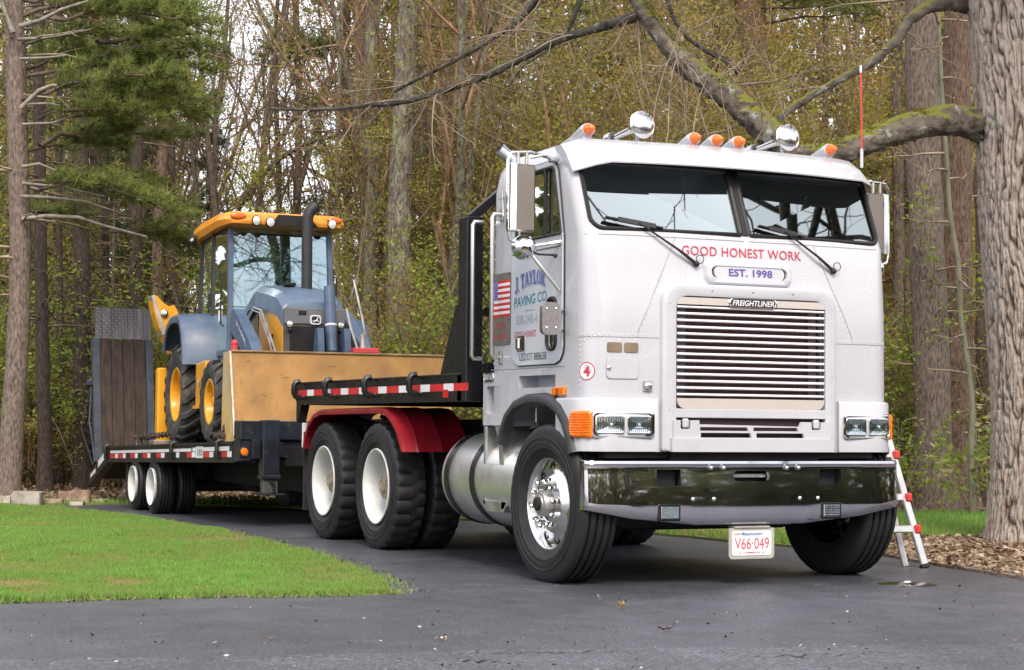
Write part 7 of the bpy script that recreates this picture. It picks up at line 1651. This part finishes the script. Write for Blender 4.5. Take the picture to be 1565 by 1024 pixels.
# moss sits on the upper side of the limb: choose it by the surface direction
def moss_up():
    nt = m_moss.node_tree; N, L = nt.nodes, nt.links; b = N['Principled BSDF']; src = b.inputs['Base Color'].links[0].from_socket
    ge = N.new('ShaderNodeNewGeometry'); sx = N.new('ShaderNodeSeparateXYZ'); L.new(ge.outputs['Normal'], sx.inputs[0]); no = N.new('ShaderNodeTexNoise'); no.inputs['Scale'].default_value = 5; no.inputs['Detail'].default_value = 6
    tc = N.new('ShaderNodeTexCoord'); L.new(tc.outputs['Object'], no.inputs['Vector']); ad = N.new('ShaderNodeMath'); ad.operation = 'ADD'; L.new(sx.outputs['Z'], ad.inputs[0]); L.new(no.outputs['Fac'], ad.inputs[1])
    rp = ramp(nt, [(.47, (0, 0, 0)), (.56, (1, 1, 1))]); h = N.new('ShaderNodeMath'); h.operation = 'MULTIPLY'; h.inputs[1].default_value = .5; L.new(ad.outputs[0], h.inputs[0]); L.new(h.outputs[0], rp.inputs[0])
    mx = N.new('ShaderNodeMix'); mx.data_type = 'RGBA'; L.new(rp.outputs[0], mx.inputs[0]); L.new(src, mx.inputs[6]); mx.inputs[7].default_value = (.17, .175, .028, 1); L.new(mx.outputs[2], b.inputs['Base Color'])
moss_up()
def limb(name, pts, mt, deps, k=70, sides=20, rough=.06, parent=oak):
    """pts = (px, py, width px); a rough limb at the depths given"""
    n = len(pts); dp = np.interp(np.linspace(0, 1, n), np.linspace(0, 1, len(deps)), deps)
    P = np.array([atd(a, b, d) for (a, b, w), d in zip(pts, dp)])-OB; rad = np.array([w*d/FPX/2 for (a, b, w), d in zip(pts, dp)])
    s_ = np.concatenate([[0], np.cumsum(np.linalg.norm(np.diff(P, axis=0), axis=1))]); u = np.linspace(0, s_[-1], k)
    # smooth through the points
    Q = np.stack([np.interp(u, s_, P[:, i]) for i in range(3)], 1); ker = np.array([1, 2, 3, 2, 1])/9
    for i in range(3): Q[:, i] = np.convolve(np.pad(Q[:, i], 2, mode='edge'), ker, 'valid')
    rr = np.interp(u, s_, rad)*(1+rough*rng.normal(size=k)); me = tubes_np([(Q, rr, sides)], name, mt)
    if sides >= 10:
        co = np.empty(len(me.vertices)*3, np.float32); me.vertices.foreach_get('co', co); co = co.reshape(-1, 3); c0 = np.repeat(Q, sides, 0); d_ = co-c0
        f_ = 1+.22*(vnoise(40+co[:, 0]*9+co[:, 2]*5, 40+co[:, 1]*9-co[:, 2]*11, 1.0, 41)-.5)+.28*(vnoise(40+co[:, 0]*6+co[:, 1]*30, 40+co[:, 2]*34, 1.0, 42)-.5)+.03*rng.normal(size=len(co)); me.vertices.foreach_set('co', (c0+d_*f_[:, None]).astype(np.float32).ravel()); me.update()
    return link(name, me, parent), Q
_, QA = limb('mossy_limb', [(1580, 225, 66), (1530, 203, 60), (1495, 190, 52), (1455, 182, 44), (1400, 190, 40), (1350, 207, 40), (1300, 228, 38), (1250, 245, 38), (1212, 238, 40), (1180, 208, 42), (1150, 180, 40), (1120, 152, 38), (1085, 125, 36), (1050, 100, 33), (1025, 72, 30), (1005, 45, 28), (985, 15, 26), (965, -15, 24), (930, -80, 20), (880, -190, 14)], m_moss, [16.0, 15.8, 15.6, 15.42, 15.3, 15.2, 15.1, 15.0, 15.0, 15.0, 15.1, 15.2, 15.3, 15.4, 15.5, 15.6, 15.7, 15.8, 15.9, 16.0], 330, 40, .02)
_, QB = limb('upper_limb', [(1560, 20, 44), (1500, 8, 34), (1450, 4, 24), (1415, 12, 20), (1390, 30, 17), (1372, 60, 15), (1340, 90, 14), (1290, 118, 13), (1240, 146, 12), (1200, 172, 11), (1176, 196, 10)], m_moss, [15.9, 15.55, 15.4, 15.3, 15.2], 160, 18, .03)
m_dlimb = mat('dark_limb_bark', (.075, .068, .058), .9, var=.4, vs_=12, bump=.6, bs=40, c2=(.22, .24, .19), c2scale=9, c2lo=.58, c2hi=.66)
_, QC = limb('long_branch', [(985, 18, 22), (966, 28, 17), (930, 38, 14), (895, 48, 13), (850, 62, 12), (810, 82, 12), (780, 98, 11), (755, 112, 10), (720, 124, 10), (680, 138, 10), (640, 150, 10), (600, 157, 11), (565, 160, 8), (520, 166, 6), (470, 168, 5), (410, 166, 4)], m_dlimb, [15.8, 16.5, 17.5], 90, 12, .05)
_, QD = limb('long_branch', [(850, -40, 13), (820, 0, 12), (800, 25, 10), (770, 48, 9), (735, 70, 8), (700, 90, 7), (665, 108, 6), (635, 122, 6), (600, 142, 4)], m_dlimb, [16.5, 17.5], 50, 8)
_, QE = limb('long_branch', [(1130, 112, 10), (1110, 92, 9), (1080, 78, 8), (1050, 58, 7), (1030, 30, 7), (1020, 0, 7), (1010, -40, 6)], m_dlimb, [17.5, 17.2], 40, 8)
_, QF = limb('long_branch', [(900, -30, 8), (880, 20, 7), (870, 45, 6), (840, 75, 5), (800, 100, 4), (775, 135, 3)], m_dlimb, [16.8, 17], 30, 6)
# moss cushions on top of the low limb
l_moss = leafmat('moss', [(0, (.09, .085, .02)), (.5, (.19, .19, .03)), (1, (.32, .30, .05))], .2)
k = 9000; q = QA[rng.integers(20, 300, k)]; ph = rng.normal(size=k)*.55; keep_ = vnoise(40+q[:, 0]*3.1, 40+q[:, 2]*3.1+ph, 1.0, 44) > .36; q = q[keep_]; ph = ph[keep_]
ax_ = np.gradient(QA, axis=0).mean(0); ax_ = unit(ax_*np.array([1, 1, 0])); sd_ = np.cross(ax_, [0, 0, 1]); rad_ = .105
q = q+np.outer(np.sin(ph), sd_)*rad_+np.outer(np.cos(ph), [0, 0, 1])*(rad_+.004)+rng.normal(size=q.shape)*.012
V_, F_ = leaf_quads(q, .014+.02*rng.random(len(q)), rng, .2); link('moss', np_mesh('moss', V_, F_, l_moss, np.repeat(np.clip(.5+.3*rng.normal(size=len(q)), 0, 1), 4)), oak)['kind'] = 'stuff'
# twigs hanging from the limbs
tl_ = []
CT = dict(seg=(7, 5, 4), wand=(.13, .18, .2), up=(-.02, .03, .02), taper=(.3, .3, .4), sides=(4, 3, 3), n=(6, 4), t0=(.2, .2), ang=(.6, .7), len=(.5, .5), rr=(.6, .6)); tips = []
for Qx, n, L0, r_ in ((QC, 26, .8, .009), (QD, 16, .7, .008), (QA[165:], 24, .8, .010), (QB, 10, .6, .008), (QE, 8, .6, .007), (QF, 10, .6, .006)):
    for j in range(n):
        q = Qx[rng.integers(2, len(Qx)-1)]; d = rng.normal(size=3); d[2] = d[2]*.7-.1; grow(tl_, tips, q, unit(d), L0*(.5+.9*rng.random()), r_, 0, 2, CT)
for j in range(11):   # thin shoots rising from the limb behind the cab roof
    q = atd(1000+22*j+prng.uniform(-8, 8), 232, 14.6)-OB; grow(tl_, tips, q, np.array([rng.normal()*.35-.2, rng.normal()*.3, 1.0]), .9+.7*prng.random(), .0065, 0, 1, dict(CT, up=(.0, .03, .02), n=(3, 3)))
link('twigs', tubes_np(tl_, 'twigs', m_twig), oak)['kind'] = 'stuff'
# the rest of the crown, above the frame and over the drive
rng = np.random.default_rng(77); lines, tips = [], []
CO = dict(seg=(9, 7, 6, 4), wand=(.12, .17, .2, .2), up=(.03, .03, .02, .01), taper=(.4, .35, .3, .4), sides=(10, 7, 5, 3), n=(8, 7, 5), t0=(.25, .2, .15), ang=(.75, .8, .8), len=(.55, .5, .5), rr=(.55, .5, .5))
for (z, az, L0, r_, el) in ((4.6, 200, 9, .16, .5), (5.2, 250, 10, .17, .45), (5.6, 300, 8.5, .15, .5), (6.0, 150, 9, .15, .6), (6.2, 20, 8, .15, .6), (6.6, 225, 9, .14, .8), (6.8, 90, 8, .14, .7), (7.0, 330, 8, .14, .9), (5.0, 266, 11, .18, .6), (5.7, 278, 11, .17, .7), (4.9, 288, 10, .16, .55), (5.4, 256, 11, .15, .75), (6.2, 242, 11, .13, .6)):
    q = np.array([np.interp(z, Q[:, 2], Q[:, i]) for i in range(3)]); d = np.array([math.cos(R(az)), math.sin(R(az)), el]); grow(lines, tips, q, d, L0, r_, 0, 3, CO)
link('crown', tubes_np(lines, 'crown', m_dlimb), oak)

# ------------------------------------------------------------ small woodland plants on the right
def sprig(px, py, dep, n, size, mt, label, name='seedling', h=.9):
    p = atd(px, py, dep); p[2] = ground_z(p[0], p[1]); o = empty(name, p, label, 'plant'); lines, tips = [], []
    for k in range(4): grow(lines, tips, np.array([0, 0, -.03]), np.array([.4*rng.normal(), .4*rng.normal(), 1]), h*(.7+.5*rng.random()), .007, 0, 2, CS)
    link('stems', tubes_np(lines, 'stems', m_twig), o)['kind'] = 'stuff'; leaves_on(tips, n, size, .04, mt, 'foliage', o, .6)
sprig(1490, 790, 20.4, 420, .075, l_fern, 'bright green leafy seedling at the foot of the crooked sapling', h=1.0)
sprig(1372, 790, 20.8, 420, .055, l_fern, 'bright green seedling beside the stepladder', h=1.1)
sprig(1505, 790, 21.6, 160, .09, leafmat('withered_leaves', [(0, (.42, .33, .18)), (1, (.60, .50, .32))], .4), 'pale withered leaf cluster hanging beside the crooked sapling', 'withered_plant', h=1.35)
sprig(1400, 790, 21.2, 260, .05, l_spring, 'yellow-green seedling at the foot of the thick grey-brown trunk', h=.7)
# logs and stones along the left edge of the woods
m_stone = mat('field_stone', (.34, .31, .27), .85, var=.25, vs_=6, bump=.6, bs=18, c2=(.44, .41, .36), c2scale=5); m_log = mat('cut_log', (.28, .19, .14), .85, var=.3, vs_=8, bump=.4, bs=20, c2=(.42, .33, .27), c2scale=6)
def stone(px, py, w, h, mt, label, name='stone', cat='stone'):
    p = ong(px, py); m = np.linalg.norm(p-CAMP)/FPX; W_, H_ = w*m, h*m; o = MB()
    o.box(-W_/2, W_/2, -W_*.3, W_*.3, -.05, H_, min(W_, H_)*.14, seg=2); o.v = [(x*(1+.10*rng.normal()*.4), y, z*(1+.05*rng.normal()*(z > 0))) for x, y, z in o.v]
    ob = o.build(name, mt, None, smooth=50, loc=tuple(p), rot=(0, 0, -YAW+rng.normal()*.15)); tag(ob, label, cat, 'stones and logs along the woods edge'); return ob
stone(42, 772, 42, 20, m_stone, 'large pale squared stone block at the left woods edge')
stone(8, 771, 20, 13, m_stone, 'small grey stone left of the squared block'); stone(103, 769, 26, 17, m_log, 'squat brown wood block among the stones', 'log', 'log')
stone(124, 770, 28, 21, m_log, 'tilted pinkish split log next to the wood block', 'log', 'log'); stone(78, 771, 34, 8, m_log, 'thin flat log lying beside the squared stone block', 'log', 'log')
stone(150, 769, 26, 6, m_stone, 'low flat stone nearest the trailer tail'); stone(118, 772, 20, 5, m_stone, 'small pale flat stone in front of the split log')

# ------------------------------------------------------------ the far wood, one mass
N1 = 95000; cl = []
for i in range(1500):
    px = prng.uniform(-260, 1830); dep = prng.uniform(44, 68); zmax = 2.6 if 225 < px < 545 else 17
    z = zmax*prng.random()**(1.25 if zmax > 5 else 1); p = atd(px, 650, dep); cl.append((p[0], p[1], z, .8+1.1*prng.random(), prng.random()))
cl = np.array(cl); idx = rng.integers(0, len(cl), N1); C_ = cl[idx, :3]+rng.normal(size=(N1, 3))*cl[idx, 3][:, None]*np.array([.8, .8, .55]); C_ = C_[C_[:, 2] > -.1]; idx = idx[:len(C_)]
V, F = leaf_quads(C_, .16+.16*rng.random(len(C_)), rng, .2); tone = np.clip(cl[idx, 4]+.15*rng.normal(size=len(C_)), 0, 1)
l_far = leafmat('far_foliage', [(0, (.07, .10, .05)), (.3, (.15, .165, .065)), (.55, (.25, .23, .085)), (.8, (.36, .28, .115)), (1, (.42, .41, .12))], .4)
tag(link('woodland', np_mesh('woodland', V, F, l_far, np.repeat(tone, 4))), 'far wood of mixed evergreen and budding trees closing the view behind the near trees', 'woods', kind='stuff')
lines = []
for i in range(120):
    px = prng.uniform(-260, 1830); dep = prng.uniform(42, 68); p = atd(px, 650, dep); H = prng.uniform(9, 17) if not 225 < px < 545 else prng.uniform(2.5, 5); w = prng.uniform(.05, .17)
    lines.append((np.array([[p[0], p[1], -.3], [p[0]+prng.uniform(-.3, .3), p[1], H*.5], [p[0]+prng.uniform(-.8, .8), p[1], H]]), [w, w*.8, w*.3], 5))
tag(link('woodland_trunks', tubes_np(lines, 'woodland_trunks', m_barkd)), 'dark far trunks of the wood standing close behind one another', 'woods', kind='stuff')
# dead leaves and low growth on the forest floor
N2 = 26000; px = rng.uniform(-150, 1750, N2); dep = 21.5+16*rng.random(N2)**1.6; G = np.array([atd(a, 650, d)[:2] for a, d in zip(px, dep)]); G = G[~inside(G, np.array(drive))]; G = G[~inside(G, np.array([tuple(p) for p in lawn2]))]
V, F = leaf_quads(np.stack([G[:, 0], G[:, 1], gz_np(G[:, 0], G[:, 1])-.01+.06*rng.random(len(G))], 1), .06+.06*rng.random(len(G)), rng, .6)
tag(link('leaf_litter', np_mesh('leaf_litter', V, F, m_chip, np.repeat(rng.random(len(G))*.8, 4))), 'brown dead leaves covering the floor of the woods', 'leaf litter', kind='stuff')
# across the road, behind the viewer
for i in range(60):
    x, y = prng.uniform(1.5, 18), prng.uniform(-17.5, -14.2); put_xy(prng.choice((HEM[0], HEM[2])), x, y, -.25, .5+.2*prng.random(), None, 'unseen evergreen added across the road for the dark bumper reflection', 'tree', 'unseen evergreens added for the bumper reflection')  # out of view, added so the bumper reflects something dark
for i in range(9):
    a = R(202+prng.uniform(0, 38)); d = prng.uniform(15, 30); x, y = CAMP[0]+math.sin(a)*d, CAMP[1]+math.cos(a)*d
    put_xy(prng.choice(PINE+HEM[:1]), x, y, 0, .9+.3*prng.random(), None, 'tall pine across the road facing the truck', 'tree', 'pines across the road')
N3 = 11000; a = R(90)+rng.random(N3)*R(150); d = rng.uniform(26, 36, N3); C_ = np.stack([CAMP[0]+np.sin(a)*d, CAMP[1]+np.cos(a)*d, 5*rng.random(N3)**1.2], 1); V, F = leaf_quads(C_, .7+.5*rng.random(N3), rng, .2)
tag(link('woodland', np_mesh('woodland', V, F, l_far, np.repeat(rng.random(N3)*.7, 4))), 'dark wood closing the view on the far side of the road', 'woods', kind='stuff')

N4 = 30000; a = np.where(rng.random(N4) < .6, R(-62)+rng.random(N4)*R(62), R(52)+rng.random(N4)*R(40)); d = rng.uniform(34, 50, N4); C_ = np.stack([CAMP[0]+np.sin(a)*d, CAMP[1]+np.cos(a)*d, 11*rng.random(N4)], 1); V, F = leaf_quads(C_, .5+.5*rng.random(N4), rng, .2)
tag(link('woodland', np_mesh('woodland', V, F, l_far, np.repeat(rng.random(N4), 4))), 'wood running on to both sides beyond the driveway', 'woods', kind='stuff')

bough_tree('pine with wide soft sprays between the stout trunk and the cab roof', 700, 34, 14, m_barkk, [(700, 100, 640, 110, 0), (700, 80, 770, 90, 0), (700, 150, 650, 165, 0), (700, 180, 760, 190, 0), (700, 230, 640, 240, 0), (700, 250, 745, 262, 0), (700, 300, 650, 310, 0), (700, 60, 630, 55, 0), (700, 20, 780, 20, 0)], .9)
bough_tree('pine with green sprays showing past the big red-brown trunk', 1095, 33, 14, m_barkk, [(1095, 20, 1030, 30, 0), (1095, 40, 1150, 50, 0), (1095, 70, 1040, 85, 0), (1095, 5, 1010, 0, 0), (1095, 110, 1040, 120, 0), (1095, 130, 1140, 140, 0)], .8)
